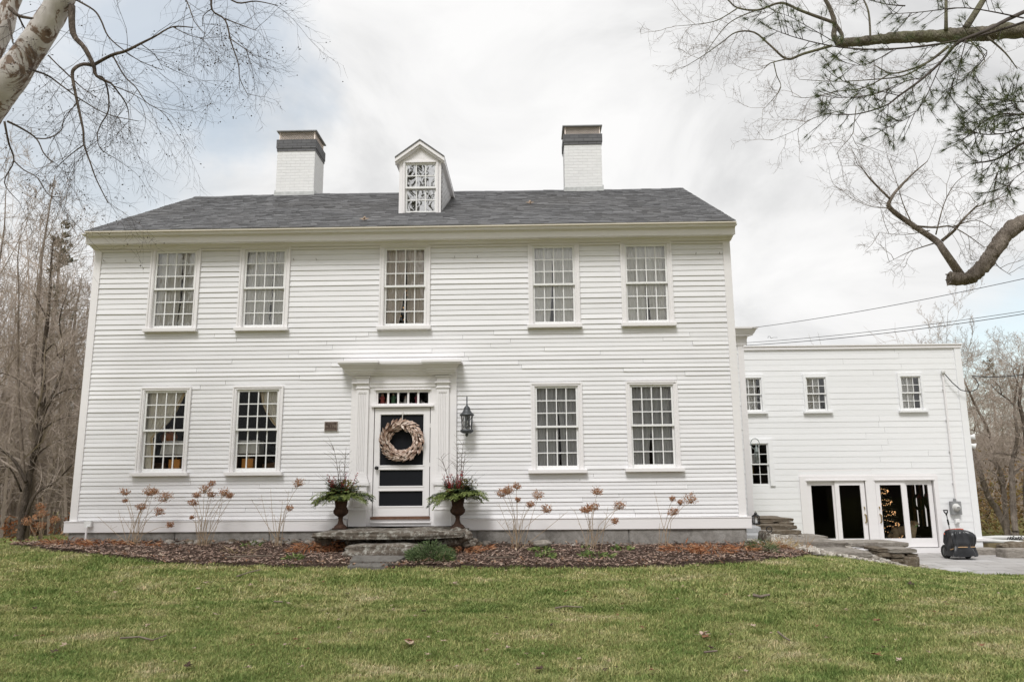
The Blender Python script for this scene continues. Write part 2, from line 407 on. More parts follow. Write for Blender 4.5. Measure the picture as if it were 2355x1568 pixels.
mx = W_.n('ShaderNodeMixShader'); W_.l(hole, mx.inputs[0]); W_.l(bg2.outputs[0], mx.inputs[1]); W_.l(bg1.outputs[0], mx.inputs[2])
W_.l(mx.outputs[0], W_.out.inputs[0])
sd = bpy.data.lights.new('sun', 'SUN'); sd.energy = 1.5; sd.angle = R(18); sd.color = (1, .985, .975)
sun = bpy.data.objects.new('sun', sd); COL.objects.link(sun)
sv = Vector((math.sin(SUN_AZ)*math.cos(SUN_EL), math.cos(SUN_AZ)*math.cos(SUN_EL), math.sin(SUN_EL)))
sun.rotation_euler = sv.to_track_quat('Z', 'Y').to_euler(); sun.location = (0, -5, 30)
scene.view_settings.view_transform = 'Standard'; scene.view_settings.look = 'None'
scene.view_settings.exposure = 0.68; scene.view_settings.gamma = 1.0
scene.render.engine = 'CYCLES'; scene.cycles.max_bounces = 8; scene.cycles.transparent_max_bounces = 12
scene.cycles.sample_clamp_indirect = 6; scene.cycles.use_denoising = True
# ------------------------------------------------------------------ distances
YF = 12.6                      # front wall of the main house
YE = 16.8                      # front wall of the ell
YW = 21.0                      # front wall of the wing
ZP = P(2200, 1270, YW).z       # patio level
XL = P(192, 880, YF).x; XR = P(1696.5, 866, YF).x     # house corners
ZB = P(640, 1221, YF).z        # bottom of skirt board
ZS = P(1000, 1192.5, YF).z     # top of skirt board
ZFR = P(950, 569, YF).z        # bottom of frieze
ZG = P(700, 1250, YF).z        # ground at the house

# ------------------------------------------------------------------ ground
def pt(px, py, y): q = P(px, py, y); return (q.x, q.y, q.z)
ctrl = [(0,-14,-.15),(-12,-8,-.1),(12,-8,-.15),(0,-3,-.05),(-8,0,0),(8,0,-.05),(0,3,0),(-6,6,.0),(0,6,0),(4,6,0),(9,6,-.03),
        (-9,9,.2),(-4.5,9,.24),(0,9,.25),(3,9,.23),(5.5,9,.2),(9,9,.08),
        pt(60,1262,11.6), pt(300,1283,11.2), pt(700,1299,10.9), pt(1100,1302,10.8), pt(1500,1298,10.8), pt(1760,1290,10.9),
        pt(200,1250,YF), pt(700,1250,YF), pt(1100,1254,YF), pt(1500,1257,YF), pt(1712,1257,YF), (3.5,16,.42),(3.7,20,.3),
        pt(0,1249,16), (-14,14,.2), (-16,22,.1), (-9.5,18,.3),(-9,24,.3),
        pt(1860,1279,12.0), pt(1985,1293,13.4), pt(2050,1307,14.8), pt(2118,1316,16.2), pt(2240,1318,16.6), pt(2355,1319,16.8),
        pt(1850,1262,14.5), pt(1760,1255,13.8), pt(1960,1270,15.5), pt(1850,1240,18.5), (5.6,20.8,P(1850,1245,20.5).z-.05),
        (9,12,.02),(13,12,-.12),(13,16.6,-.55),(9,19,ZP-.08),(12,19,ZP-.1),(9,24,ZP-.1),(14,22,ZP-.15),(13,26,ZP-.2),(18,18,-.8),(0,24,.1),(22,28,-1.2),(-24,10,0),(20,5,-.3)]
CP = np.array(ctrl)
def _phi(d2): return np.sqrt(d2 + .8)
_A = _phi(((CP[:,None,:2]-CP[None,:,:2])**2).sum(-1)) 
_wt = np.linalg.solve(_A + np.eye(len(CP))*1e-3, CP[:,2])
def gz_np(x, y):
    x = np.asarray(x, float); y = np.asarray(y, float); s = np.zeros_like(x)
    for (cx, cy, _), w_ in zip(CP, _wt): s += w_*np.sqrt((x-cx)**2+(y-cy)**2+.8)
    r = np.sqrt(x**2+(y-8)**2); k = np.clip((r-18)/14, 0, 1); k = k*k*(3-2*k)
    far = -.35 - .012*np.clip(r-30, 0, 60)
    return s*(1-k) + far*k
def gz(x, y): return float(gz_np(np.array([x]), np.array([y]))[0])

def ground_grid(xs, ys):
    X, Y = np.meshgrid(xs, ys); Z = gz_np(X, Y); return X, Y, Z
def ease(a, b, fine, n_out):   # dense between a and b, sparse outside up to 400 m
    mid = np.arange(a, b+1e-6, fine); o = np.geomspace(fine, 400, n_out)
    return np.concatenate([a-o[::-1], mid, b+o])
def mat_lawn():
    t = NT('lawn_soil_and_thatch')
    c = t.ramp(t.noise(1.1, 5, .6, t.mapping((.55,1.5,1)), .4), [(.3,(.13,.15,.05)),(.5,(.22,.21,.09)),(.68,(.34,.30,.16))])
    f = t.ramp(t.noise(28, 5, .8), [(.3,(.55,.55,.5)),(.7,(1.35,1.3,1.2))])
    c = t.mix(1.0, c, f, 'MULTIPLY')
    return t.finish(c, 1.0, t.bump(t.noise(40, 5, .8), .9, .03), .05)
M['lawn'] = mat_lawn()
X, Y, Z = ground_grid(ease(-16, 16, .4, 26), ease(-4, 26, .4, 26))
nx = X.shape[1]; ny = X.shape[0]
idx = np.arange(nx*ny).reshape(ny, nx)
F = np.stack([idx[:-1,:-1], idx[:-1,1:], idx[1:,1:], idx[1:,:-1]], -1).reshape(-1, 4)
V = np.stack([X, Y, Z], -1).reshape(-1, 3)
tag(np_mesh('lawn_ground', V, F, M['lawn'], None, True), kind='structure')

# ---- mulch bed outline (front edge measured in the photograph, back edge under the house)
bed_front = [pt(p[0], p[1], p[2]) for p in ((20,1258,12.6),(45,1264,11.9),(110,1275,11.4),(260,1284,11.15),(420,1296,10.85),(640,1302,10.75),(800,1304,10.7),(960,1305,10.68),(1200,1304,10.6),(1420,1301,10.6),(1600,1297,10.62),(1740,1292,10.8),(1830,1284,11.3),(1868,1277,12.1),(1850,1268,13.2),(1790,1262,13.9))]
bx = [p[0] for p in bed_front]
def bed_y(x): return float(np.interp(x, bx[:14], [p[1] for p in bed_front[:14]])) if x <= bx[13] else 99
def in_bed(x, y, pad=0):
    if x < bx[0] or x > bx[13]: return False
    top = YF+.05 if x < XR else 12.1+ (bx[13]-x)*1.2+.8
    if x < XL: top = bed_y(x)+ (x-bx[0])*1.2
    return bed_y(x)+pad < y < top
def mat_mulch():
    t = NT('bark_mulch')
    c = t.ramp(t.noise(30, 6, .8), [(.25,(.04,.026,.02)),(.5,(.115,.08,.064)),(.72,(.22,.165,.135))])
    c = t.mix(t.math('MULTIPLY', t.ramp(t.noise(2, 4), [(.45,(0,0,0)),(.7,(1,1,1))]), .5), c, (.13,.09,.07))
    return t.finish(c, 1, t.bump(t.noise(50, 6, .85), 1, .05), .05)
M['mulch'] = mat_mulch()
rg = np.random.default_rng(5); rnd = random.Random(7)
mbx = MB(); nx_ = 140; rows = 12
ids = []
for i in range(nx_):
    x = bx[0]+.05 + (bx[13]-.05-bx[0])*i/(nx_-1); y0 = bed_y(x) + .08*noise.noise((x*2.3, 0, 0)) + .07*noise.noise((x*6, 3, 0))
    top = YF+.25 if XL-.1 < x < XR+.1 else (min(YF+.1, y0 + max(.05,(x-bx[0])*.9)) if x < XL else min(14.0, 12.3+(bx[13]-x)*2.2))
    top = max(top, y0+.05); col = []
    for j in range(rows+1):
        t_ = j/rows; y = y0+(top-y0)*t_; e = min(1, t_*4)
        z = gz(x, y) + .012 + .035*e + .03*e*noise.noise((x*2, y*2, 1)) + .02*e*noise.noise((x*6, y*6, 4))
        col.append(len(mbx.v)); mbx.v.append((x, y, z))
    ids.append(col)
for i in range(nx_-1):
    for j in range(rows): mbx.f.append((ids[i][j], ids[i+1][j], ids[i+1][j+1], ids[i][j+1]))
tag(mbx.build('mulch_bed', M['mulch'], smooth=True), kind='structure')
def bz(x, y):
    return gz(x, y)+.045 + (.03*noise.noise((x*2, y*2, 1)) if True else 0)
# loose chips lying on it
chips = MB()
for k in range(19000):
    x = rnd.uniform(bx[0]+.1, bx[13]-.1); lo = bed_y(x) + .10*noise.noise((x*4, 7, 0)) - .06*rnd.random()**2; hi = YF if x < XR else 13
    if x < XL: hi = lo + min(1.2, (x-bx[0])*.9)
    y = lo + .03 + (hi-lo)*rnd.random()**1.25
    if y > hi: continue
    a = rnd.uniform(0, PI); L = rnd.uniform(.008, .032); Wd = rnd.uniform(.0025, .008)
    d = Vector((math.cos(a), math.sin(a), rnd.uniform(-.35,.35)))*L; s_ = Vector((-math.sin(a), math.cos(a), rnd.uniform(-.5,.5)))*Wd
    p = Vector((x, y, gz(x,y)+.05+ .03*noise.noise((x*2,y*2,1)) + .02*noise.noise((x*6,y*6,4)) + rnd.uniform(0,.012)))
    chips.quad(p-d-s_, p+d-s_, p+d+s_, p-d+s_)
lit = MB()
for k in range(900):
    x = rnd.uniform(bx[0]+.2, bx[13]-.2); lo = bed_y(x); hi = YF-.05 if x < XR else 13
    if x < XL: hi = lo+min(1.2, (x-bx[0])*.9)
    y = lo+(hi-lo)*(1-rnd.random()**2) if k % 3 else lo+rnd.gauss(.02,.14); p = Vector((x, y, gz(x,y)+.075+.03*noise.noise((x*2,y*2,1))))
    lit.leaf(p, Vector((rnd.uniform(-1,1),rnd.uniform(-1,1),rnd.uniform(-.2,.5))), Vector((rnd.uniform(-.5,.5),rnd.uniform(-.5,.5),1)), rnd.uniform(.03,.075), rnd.uniform(.02,.04), rnd.uniform(-.3,.3))
tag(lit.build('leaf_litter', M['leafbrown']), 'dry brown leaves caught in the mulch bed', 'leaf litter', kind='stuff')
tag(chips.build('mulch_chips', M['mulch_chip']), 'loose bark chips scattered over the mulch bed', 'mulch', kind='stuff')

# ---- patio
def mat_patio():
    t = NT('patio_paving')
    b = t.n('ShaderNodeTexBrick'); b.offset = .37; b.inputs['Scale'].default_value = 1
    b.inputs['Brick Width'].default_value = .95; b.inputs['Row Height'].default_value = .55; b.inputs['Mortar Size'].default_value = .012
    b.inputs['Color1'].default_value = (.42,.405,.395,1); b.inputs['Color2'].default_value = (.55,.535,.525,1); b.inputs['Mortar'].default_value = (.17,.165,.155,1)
    t.l(t.coords(), b.inputs['Vector'])
    c = t.mix(t.math('MULTIPLY', t.ramp(t.noise(1.2, 6, .7), [(.4,(0,0,0)),(.65,(1,1,1))]), .5), b.outputs['Color'], (.30,.275,.25))
    return t.finish(c, .8, t.bump(t.math('SUBTRACT', t.noise(30,4), b.outputs['Fac']), .3, .01), .2)
M['patio'] = mat_patio()
pm = MB()
xa = P(2110, 1300, 16.5).x; pm.box(5.0, 17.0, 17.9, 24.5, ZP-.12, ZP); 
pmf = MB()
y_front = [(xa-.3, 16.55), (xa+.6, 16.35), (xa+2.2, 16.45), (17, 16.6)]
pv = [(x, y) for x, y in y_front] + [(17, 17.9), (xa-.3, 17.9)]
n0 = len(pm.v); pm.v += [(x, y, ZP) for x, y in pv] + [(x, y, ZP-.12) for x, y in pv]
k = len(pv); pm.f.append(tuple(n0+i for i in range(k)))
for i in range(k): pm.f.append((n0+i, n0+k+i, n0+k+(i+1)%k, n0+(i+1)%k))
tag(pm.build('patio', M['patio'], recalc=True), kind='structure')

# ------------------------------------------------------------------ house helpers
def clapboards(x0, x1, zs, y, holes, rng, mb, lip=.017, tilt=.0036, seg=(1.6, 4.2), shift=0.0):
    """courses of lapped boards between x0 and x1; zs rising list of course lines; holes = (xa,xb,za,zb)"""
    for i in range(len(zs)-1):
        za, zb = zs[i], zs[i+1]; zm = (za+zb)/2
        spans = [(x0, x1)]
        for h in holes:
            if h[2] < zm < h[3]:
                ns = []
                for a, b in spans:
                    if h[1] <= a or h[0] >= b: ns.append((a, b)); continue
                    if h[0] > a: ns.append((a, h[0]))
                    if h[1] < b: ns.append((h[1], b))
                spans = ns
        for a, b in spans:
            x = a
            while x < b-1e-4:
                e = x + rng.uniform(*seg)
                if b-e < .6: e = b
                j0 = rng.uniform(-tilt, tilt); j1 = rng.uniform(-tilt, tilt); l = lip*rng.uniform(.72, 1.38)
                yb = y-l; yt = y-.004; g = .0016
                A=(x+g,yb,za+j0); B=(e-g,yb,za+j1); C=(e-g,yt,zb+.012); D=(x+g,yt,zb+.012)
                n = len(mb.v); mb.v += [A,B,C,D,(x+g,y+.004,za+j0+.002),(e-g,y+.004,za+j1+.002)]
                mb.f += [(n,n+1,n+2,n+3),(n+4,n+5,n+1,n)]
                x = e
def courses(px, stops, y):
    """course lines from photo heights: stops = [(y_px, spacing_px), ...] from the bottom up"""
    zs = []; yp = stops[0][0]
    for i in range(len(stops)-1):
        end = stops[i+1][0]; n = max(1, round((yp-end)/stops[i][1]))
        for k in range(n): zs.append(P(px, yp+(end-yp)*k/n, y).z)
        yp = end
    zs.append(P(px, yp, y).z); return zs

def make_window(parent, gx0, gx1, gz0, gz1, y, cols, rt, rb, cas=.115, sill=True, backband=True, glass='glass', name='window', sillx=.09, casing_mat='trim', depth=.05, head=None):
    """double-hung window; gx/gz = extent of the glazed area, rt/rb = rows of panes in the upper/lower sash"""
    st = .032; rail_b = .062; rail_t = .035                    # sash stiles and rails
    ox0, ox1, oz0, oz1 = gx0-st, gx1+st, gz0-rail_b, gz1+rail_t  # opening
    hd = cas if head is None else head
    c = MB(); yf = y-depth
    c.box(ox0-cas, ox0, yf, y+.075, oz0, oz1+hd); c.box(ox1, ox1+cas, yf, y+.075, oz0, oz1+hd)
    c.box(ox0, ox1, yf+.001, y+.075, oz1, oz1+hd)
    if backband:
        bb = .026
        c.box(ox0-cas-bb, ox0-cas, yf-.014, y, oz0, oz1+hd+bb); c.box(ox1+cas, ox1+cas+bb, yf-.014, y, oz0, oz1+hd+bb)
        c.box(ox0-cas, ox1+cas, yf-.0145, y, oz1+hd, oz1+hd+bb)
    b2 = .010     # bead round the opening
    c.box(ox0-.022, ox0-.022+b2, yf-.010, yf, oz0, oz1+.012); c.box(ox1+.022-b2, ox1+.022, yf-.010, yf, oz0, oz1+.012); c.box(ox0-.022+b2, ox1+.022-b2, yf-.0095, yf+.001, oz1+.012-b2, oz1+.012)
    ap = .16 if casing_mat == 'wing_clap' else .09
    c.box(ox0-cas-.01, ox1+cas+.01, y-.004, y+.02, oz0-.06-ap, oz0-.0615 if sill else oz0-.002); c.box(ox0-cas-.01, ox1+cas+.01, y-.004, y+.02, oz1+hd+.0005, oz1+hd+ap)
    W = c.build(name, M[casing_mat], parent)
    h = oz1-oz0; tot = gz1-gz0; meet = .034
    rh = (tot-meet)/(rt+rb); zm0 = gz0+rh*rb; zm1 = zm0+meet
    mun = .017
    for (za, zb, rows, yy, lo, hi) in ((zm1, gz1, rt, y-.012, meet, rail_t), (gz0, zm0, rb, y+.028, rail_b, meet-.002)):
        s = MB(); d = .036
        s.box(ox0+.001, gx0, yy, yy+d, za-lo, zb+hi); s.box(gx1, ox1-.001, yy, yy+d, za-lo, zb+hi)
        s.box(gx0, gx1, yy+.0005, yy+d, za-lo, za); s.box(gx0, gx1, yy+.0005, yy+d, zb, zb+hi)
        for i in range(1, cols):
            x = gx0+(gx1-gx0)*i/cols; s.box(x-mun/2, x+mun/2, yy+.004, yy+.030, za, zb)
        for j in range(1, rows):
            z = za+(zb-za)*j/rows
            for i in range(cols):
                xa_ = gx0+(gx1-gx0)*i/cols + (mun/2 if i else 0); xb_ = gx0+(gx1-gx0)*(i+1)/cols - (mun/2 if i < cols-1 else 0)
                s.box(xa_, xb_, yy+.0045, yy+.029, z-mun/2, z+mun/2)
        s.build('sash', M['sash'], W)
        g = MB()
        for i in range(cols):
            for j in range(rows):      # each old pane sits a hair out of true
                xa_ = gx0+(gx1-gx0)*i/cols; xb_ = gx0+(gx1-gx0)*(i+1)/cols; z0_ = za+(zb-za)*j/rows; z1_ = za+(zb-za)*(j+1)/rows
                q = [rnd.uniform(-.0022,.0022) for _ in range(3)]
                g.quad((xa_,yy+.018+q[0],z0_),(xb_,yy+.018+q[1],z0_),(xb_,yy+.018+q[1]+q[2],z1_),(xa_,yy+.018+q[0]+q[2],z1_))
        g.build('pane', M[glass], W)
    if sill:
        s = MB(); s.box(ox0-cas-sillx, ox1+cas+sillx, y-.105, y+.10, oz0-.062, oz0-.0005)
        s.build('sill', M[casing_mat], W, bevel=.006)
        return W, (ox0-cas+.004, ox1+cas-.004, oz0-.06, oz1+hd+.01)
    return W, (ox0-cas+.004, ox1+cas-.004, oz0-.01, oz1+hd+.01)
def rect(tl, tr, bl, br, y):
    a, b, c, d = P(*tl, y), P(*tr, y), P(*bl, y), P(*br, y)
    return (a.x+c.x)/2, (b.x+d.x)/2, (c.z+d.z)/2, (a.z+b.z)/2

# ------------------------------------------------------------------ main house
house = empty('clapboard_house', ((XL+XR)/2, YF+4, ZG), 'two-storey white clapboard house with grey roof and two chimneys', 'house')
yg = YF-.03
WR = {}
WR['U1'] = rect((363.5,583),(448.5,582),(354.5,748),(440,747.5), YF)
WR['U2'] = rect((568,579.5),(654,579),(562.5,746),(649,745.5), YF)
WR['U3'] = rect((889.5,575.5),(976,575),(886.5,743.5),(974,743), YF)
WR['U4'] = rect((1228.5,571.5),(1315.5,571),(1231.5,739.5),(1320,739), YF)
WR['U5'] = rect((1441,567.5),(1528.5,567),(1445,735.5),(1533.5,735), YF)
WR['L1'] = rect((338,904),(425,903.5),(330,1077.5),(418,1077), YF)
WR['L2'] = rect((550,901),(638,900.5),(543,1076.5),(632,1076), YF)
WR['L4'] = rect((1234,893),(1324,892.5),(1237,1071),(1327.5,1070.5), YF)
WR['L5'] = rect((1453,889),(1543.5,888.5),(1458,1066.5),(1549,1066), YF)
for row in (('U1','U2','U3','U4','U5'), ('L1','L2','L4','L5')):     # true up each row
    w_ = sum(WR[k][1]-WR[k][0] for k in row)/len(row); z0 = sum(WR[k][2] for k in row)/len(row); z1 = sum(WR[k][3] for k in row)/len(row)
    for k in row:
        c_ = (WR[k][0]+WR[k][1])/2; WR[k] = (c_-w_/2, c_+w_/2, WR[k][2]*.55+z0*.45, WR[k][3]*.55+z1*.45)
holes = []; WIN = {}
for k, r_ in WR.items():
    W, h = make_window(house, *r_, YF, 4, 3, 3, cas=.055 if k[0]=='U' else .047, head=(.014 if k[0]=='U' else .032), sillx=.05 if k[0]=='U' else .078, depth=.036, glass='glass_sky' if k[0]=='U' else 'glass')
    WIN[k] = W; holes.append(h)
# door surround extents
DX0, DX1 = P(804.5,1020,YF-.06).x, P(1049.5,1020,YF-.06).x
ZST = P(925, 1209.5, YF-.06).z                 # foot of the surround
ZCR = P(925, 834, YF-.06).z                    # top of crown
holes.append((DX0+.01, DX1-.01, ZST-.3, P(925,850,YF).z))
wallm = MB(); rs = random.Random(21)
zs = courses(950, [(1191.5,9.45),(1092,10.2),(880,9.6),(762,12.15),(571,12)], YF)
CW = .125
clapboards(XL+CW-.01, XR-CW+.01, zs, YF, holes, rs, wallm)
wallm.build('wall', M['clap'], house)
for px, py in ((240,601),(290,601),(676,598),(728,597.5),(1046,592.5),(1098,591.5),(1600,584),(1654,583.5)):   # little iron hooks high on the wall
    q = P(px, py, YF-.02); hk = MB(); hk.tube([q+Vector((0,.02,0)), q+Vector((0,-.03,0)), q+Vector((0,-.035,.02))], .0042, 5); hk.build('hook', simple('old_iron_hook', (.16,.13,.11), .7), house)
# corner boards
for sx, xc in ((-1, XL), (1, XR)):
    c = MB(); a, b = (xc, xc+CW) if sx < 0 else (xc-CW, xc)
    c.box(a, b, YF-.032, YF+.01, ZS, ZFR+.30)
    if sx < 0: c.box(a, a+.03, YF+.01, YF+.14, ZS, ZFR+.30)
    else: c.box(b-.03, b, YF+.01, YF+.14, ZS, ZFR+.30)
    c.build('corner_board', M['trim'], house, bevel=.004)
# skirt board, broken at the door
sk = MB(); dxa, dxb = P(812,1200,YF).x, P(1040,1200,YF).x
for a, b in ((XL-.06, DX0-.005), (DX1+.005, XR+.06)):
    sk.box(a, b, YF-.075, YF+.05, ZB, ZS-.012)
    sk.box(a, b, YF-.085, YF-.0, ZS-.012, ZS+.004)
sk.box(XL-.06, XL, YF+.05, YF+8.6, ZB, ZS); sk.box(XR, XR+.06, YF+.05, YF+8.6, ZB, ZS)
sk.build('skirt_board', M['trim'], house, bevel=.004)
# foundation blocks
zf0 = ZG-.45
for a, b in ((160,404),(405,620.5),(621.5,905),(906,1097),(1098,1445),(1446.5,1713)):
    xa_, xb_ = P(a,1236,YF).x, P(b,1236,YF).x
    f = MB(); nxs = 24
    bm = bmesh.new()
    bmesh.ops.create_grid(bm, x_segments=40, y_segments=10, size=.5)
    for v in bm.verts:
        x = xa_+.004+(xb_-xa_-.008)*(v.co.x+.5); z = zf0+(ZB-.002-zf0)*(v.co.y+.5)
        v.co = Vector((x, YF-.045+.012*noise.noise((x*3,z*4,a))+.006*noise.noise((x*11,z*11,a)), z))
    me = bpy.data.meshes.new('foundation_block'); bm.to_mesh(me); bm.free(); me.materials.append(M['found'])
    o = bpy.data.objects.new('foundation_block', me); COL.objects.link(o); attach(o, house)
fb = MB(); fb.box(XL+.02, XR-.02, YF-.02, YF+8.4, zf0-.3, ZB-.003); fb.box(XR-.02, P(1713,1236,YF).x, YF-.03, YF+8.4, zf0-.3, ZB-.004)
fb.build('foundation_wall', M['found'], house)
# cornice: outline in (y,z), mitred round the corners
yE = YF-.42
zt = P(950, 519.5, yE).z                       # roof edge
z1_ = P(950, 536.5, YF-.275).z; z2_ = P(950, 549.5, YF-.27).z
z3_ = P(950, 556.5, YF-.12).z; z4_ = P(950, 563, YF-.05).z
prof = [(YF+.05, zt-.0), (yE+.03, zt-.03), (yE+.03, zt-.045), (yE+.055, zt-.055), (yE+.082, (zt-.055)*.55+(z1_+.02)*.45), (yE+.125, z1_+.026), (yE+.138, z1_+.02), (yE+.138, z1_+.004), (YF-.272, z1_), (YF-.270, z2_),
        (YF-.15, z2_+.006), (YF-.146, z2_-.014), (YF-.125, z3_+.012), (YF-.11, z3_), (YF-.105, z3_-.015), (YF-.07, z4_+.01), (YF-.055, z4_), (YF-.05, z4_-.004), (YF+.05, z4_-.004)]
cm = MB(); cm.prism_x([p for p in reversed(prof)], XL-.012, XR+.012, .07, .07)
cm.build('cornice', M['trim'], house, recalc=True)
# frieze is interrupted where the upper windows' heads rise into it
fz = MB(); xs_ = [XL+CW]
for k in ('U1','U2','U3','U4','U5'): xs_ += [WR[k][0]-.032-.055-.027, WR[k][1]+.032+.055+.027]
xs_.append(XR-CW)
for i in range(0, len(xs_), 2):
    fz = MB(); fz.box(xs_[i], xs_[i+1], YF-.030, YF+.01, ZFR-.012, z4_-.005); fz.box(xs_[i], xs_[i+1], YF-.042, YF-.030, ZFR-.014, ZFR+.014); fz.build('frieze', M['trim'], house)
# roof
XRL = P(195, 530.5, yE).x; XRR = P(1693.5, 508.5, yE).x
yr = .5*(XRL/ray(455,453).x + XRR/ray(1573,433).x)
zr = .5*(P(455,453,yr).z + P(1573,433,yr).z)
ze = zt
L_ = math.hypot(yr-yE, zr-ze); sl = Vector((0, yr-yE, zr-ze))/L_; nrm = Vector((0, -sl.z, sl.y))
def roof_z(y): return ze+(zr-ze)*(y-yE)/(yr-yE)
rsag = lambda xx: .035*noise.noise((xx*.33, 2, 0))+.012*noise.noise((xx*1.2, 5, 0))
rm = MB(); ncrs = 44; rr = random.Random(3)
for i in range(ncrs):
    s0 = L_*i/ncrs; s1 = L_*(i+1)/ncrs + .03; x = XRL + (rr.random()-1)*.3
    while x < XRR:
        w_ = rr.uniform(.09, .24); a, b = max(x, XRL), min(x+w_, XRR); x += w_
        if b-a < .01: continue
        th = rr.uniform(.007, .016); base = Vector((0, yE, ze))
        sag = lambda xx: Vector((0,0,rsag(xx)*(.25+.75*i/ncrs)+.006*noise.noise((xx*.9, i*.25, 0))))
        lo = base + sl*(s0 - rr.uniform(0,.008)); hi = base + sl*s1
        p0 = lo+nrm*th; p1 = hi+nrm*.002; q0 = lo-nrm*.004
        A = Vector((a,0,0)); B = Vector((b-.003,0,0))
        n = len(rm.v); rm.v += [tuple(A+p0+sag(a)), tuple(B+p0+sag(b)), tuple(B+p1+sag(b)), tuple(A+p1+sag(a)), tuple(A+q0+sag(a)), tuple(B+q0+sag(b))]
        rm.f += [(n,n+1,n+2,n+3), (n+4,n+5,n+1,n)]
roof = rm.build('roof', M['roof'], house)
rb = MB()   # roof deck, ridge caps and rear slope
yb = 2*yr-yE; d_ = .03
prof = [(yE+.02, ze-.024), (yr, zr-.065), (yb, ze-.03), (yb, ze-.09), (yr, zr-.14), (yE+.12, ze-.05)]
rb.prism_x(prof, XRL+.01, XRR-.01); rb.build('roof_deck', M['trim'], house, recalc=True)
rc = MB(); x = XRL
while x < XRR:
    e = min(x+.22, XRR); h_ = rr.uniform(.008,.016)
    for sg in (-1, 1): rc.quad((x,yr,zr+h_+.006+rsag(x)),(e,yr,zr+h_+.004+rsag(e)),(e,yr+sg*.14,zr-.075+h_+rsag(e)),(x,yr+sg*.14,zr-.075+h_+rsag(x)))
    x = e
rc.quad((XRL,yr+.02,zr-.05),(XRR,yr+.02,zr-.05),(XRR,yb,ze+.002),(XRL,yb,ze+.002))
rc.build('ridge_cap', M['roof'], house)
de = MB(); de.box(XRL, XRR, yE-.006, yE+.03, ze-.03, ze-.008); de.build('drip_edge', simple('pale_drip_edge', (.62,.57,.48), .5, .05), house)
# gable ends and rear wall (solid outside), near-black lining added inside to stand for the rooms' shade
gb = MB()
for x, sx in ((XL, 1), (XR, -1)):
    o_ = [(YF+.14, ZB), (yb-.42, ZB), (yb-.42, ze-.1), (yr, zr-.13), (YF+.14, ze-.1)]
    n = len(gb.v); gb.v += [(x+sx*.0, y, z) for y, z in o_] + [(x+sx*.08, y, z) for y, z in o_]
    gb.f += [tuple(n+i for i in range(5)), tuple(n+5+i for i in range(4,-1,-1))] + [(n+i, n+(i+1)%5, n+5+(i+1)%5, n+5+i) for i in range(5)]
gb.box(XL+.08, XR-.08, yb-.5, yb-.42, ZB, ze-.1)
gb.build('gable_wall', M['clap'], house, recalc=True)
ZM = P(950, 800, YF).z
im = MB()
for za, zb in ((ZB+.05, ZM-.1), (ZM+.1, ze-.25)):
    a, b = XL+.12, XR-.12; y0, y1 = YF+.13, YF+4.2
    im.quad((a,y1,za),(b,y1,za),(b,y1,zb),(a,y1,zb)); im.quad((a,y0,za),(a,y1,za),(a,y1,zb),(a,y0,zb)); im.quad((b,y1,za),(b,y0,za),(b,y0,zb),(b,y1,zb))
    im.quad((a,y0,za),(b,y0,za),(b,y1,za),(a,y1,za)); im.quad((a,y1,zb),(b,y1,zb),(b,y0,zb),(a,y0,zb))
im.build('room_dark_lining', M['interior'], house)

# ---- chimneys
def chimney(fl, fr, yb_px, yt_px, band_px, cap_px, side_frac, capside):
    y0 = yr-.12; xa_, xb_ = P(fl, (yb_px+yt_px)/2, y0).x, P(fr, (yb_px+yt_px)/2, y0).x; dp = side_frac
    zt_ = P((fl+fr)/2, yt_px, y0).z; zb_ = P((fl+fr)/2, band_px, y0-.03).z; zc = P((fl+fr)/2, cap_px, y0-.03).z
    bb = MB(); z0 = roof_z(y0)-.25; bb.box(xa_, xb_, y0, y0+dp, z0, zt_)
    c = bb.build('chimney', M['brick_white'], house)
    d = MB(); d.box(xa_-.012, xb_+.012, y0-.014, y0+dp+.014, zt_, zt_+(zb_-zt_)*.25); d.box(xa_-.024, xb_+.024, y0-.026, y0+dp+.026, zt_+(zb_-zt_)*.25, zb_)
    d.build('dark_band', M['brick_grey'], c)
    fl_ = MB(); e = .025
    fl_.box(xa_-e, xb_+e, y0-e, y0-.001, z0, roof_z(y0)+.09); fl_.box(xb_+.001, xb_+e, y0-.001, y0+dp, z0, zr+.07); fl_.box(xa_-e, xa_-.001, y0-.001, y0+dp, z0, zr+.07)
    fl_.build('flashing', simple('tarred_white_flashing', (.52,.53,.52), .6, .15, 12), c)
    # spark-arrestor: expanded metal mesh under a lid
    g = MB(); a0, a1, b0, b1 = xa_+.03, xb_-.03, y0+.03, y0+dp-.03; s_ = .040
    def strip(p, q, z0, z1, m_):
        L = (q-p).length; n = int(L/s_)+1; nz = max(2, int((z1-z0)/s_)); u = (q-p).normalized()
        for i in range(-nz, n):
            for sg in (1, -1):
                aa = Vector(p)+u*(i*s_ if sg > 0 else (i+nz)*s_); pts = []
                for j in range(nz+1):
                    t_ = aa+u*(sg*j*s_); k = (t_-p).dot(u)
                    if -1e-6 <= k <= L+1e-6: pts.append(Vector((t_.x, t_.y, z0+(z1-z0)*j/nz)))
                if len(pts) > 1: m_.tube([pts[0], pts[-1]], .0045, 3, False)
    for p, q in (((a0,b0),(a1,b0)),((a1,b0),(a1,b1)),((a1,b1),(a0,b1)),((a0,b1),(a0,b0))):
        strip(Vector((*p, zb_)), Vector((*q, zb_)), zb_, zc-.02, g)
    for x in (a0, a1):
        for y in (b0, b1): g.box(x-.012, x+.012, y-.012, y+.012, zb_, zc-.02)
    g.build('mesh_screen', M['meshwire'], c)
    l = MB(); l.box(xa_-.03, xb_+.03, y0-.04, y0+dp+.04, zc-.022, zc); l.build('chimney_cap', M['greymetal'], c)
    return c
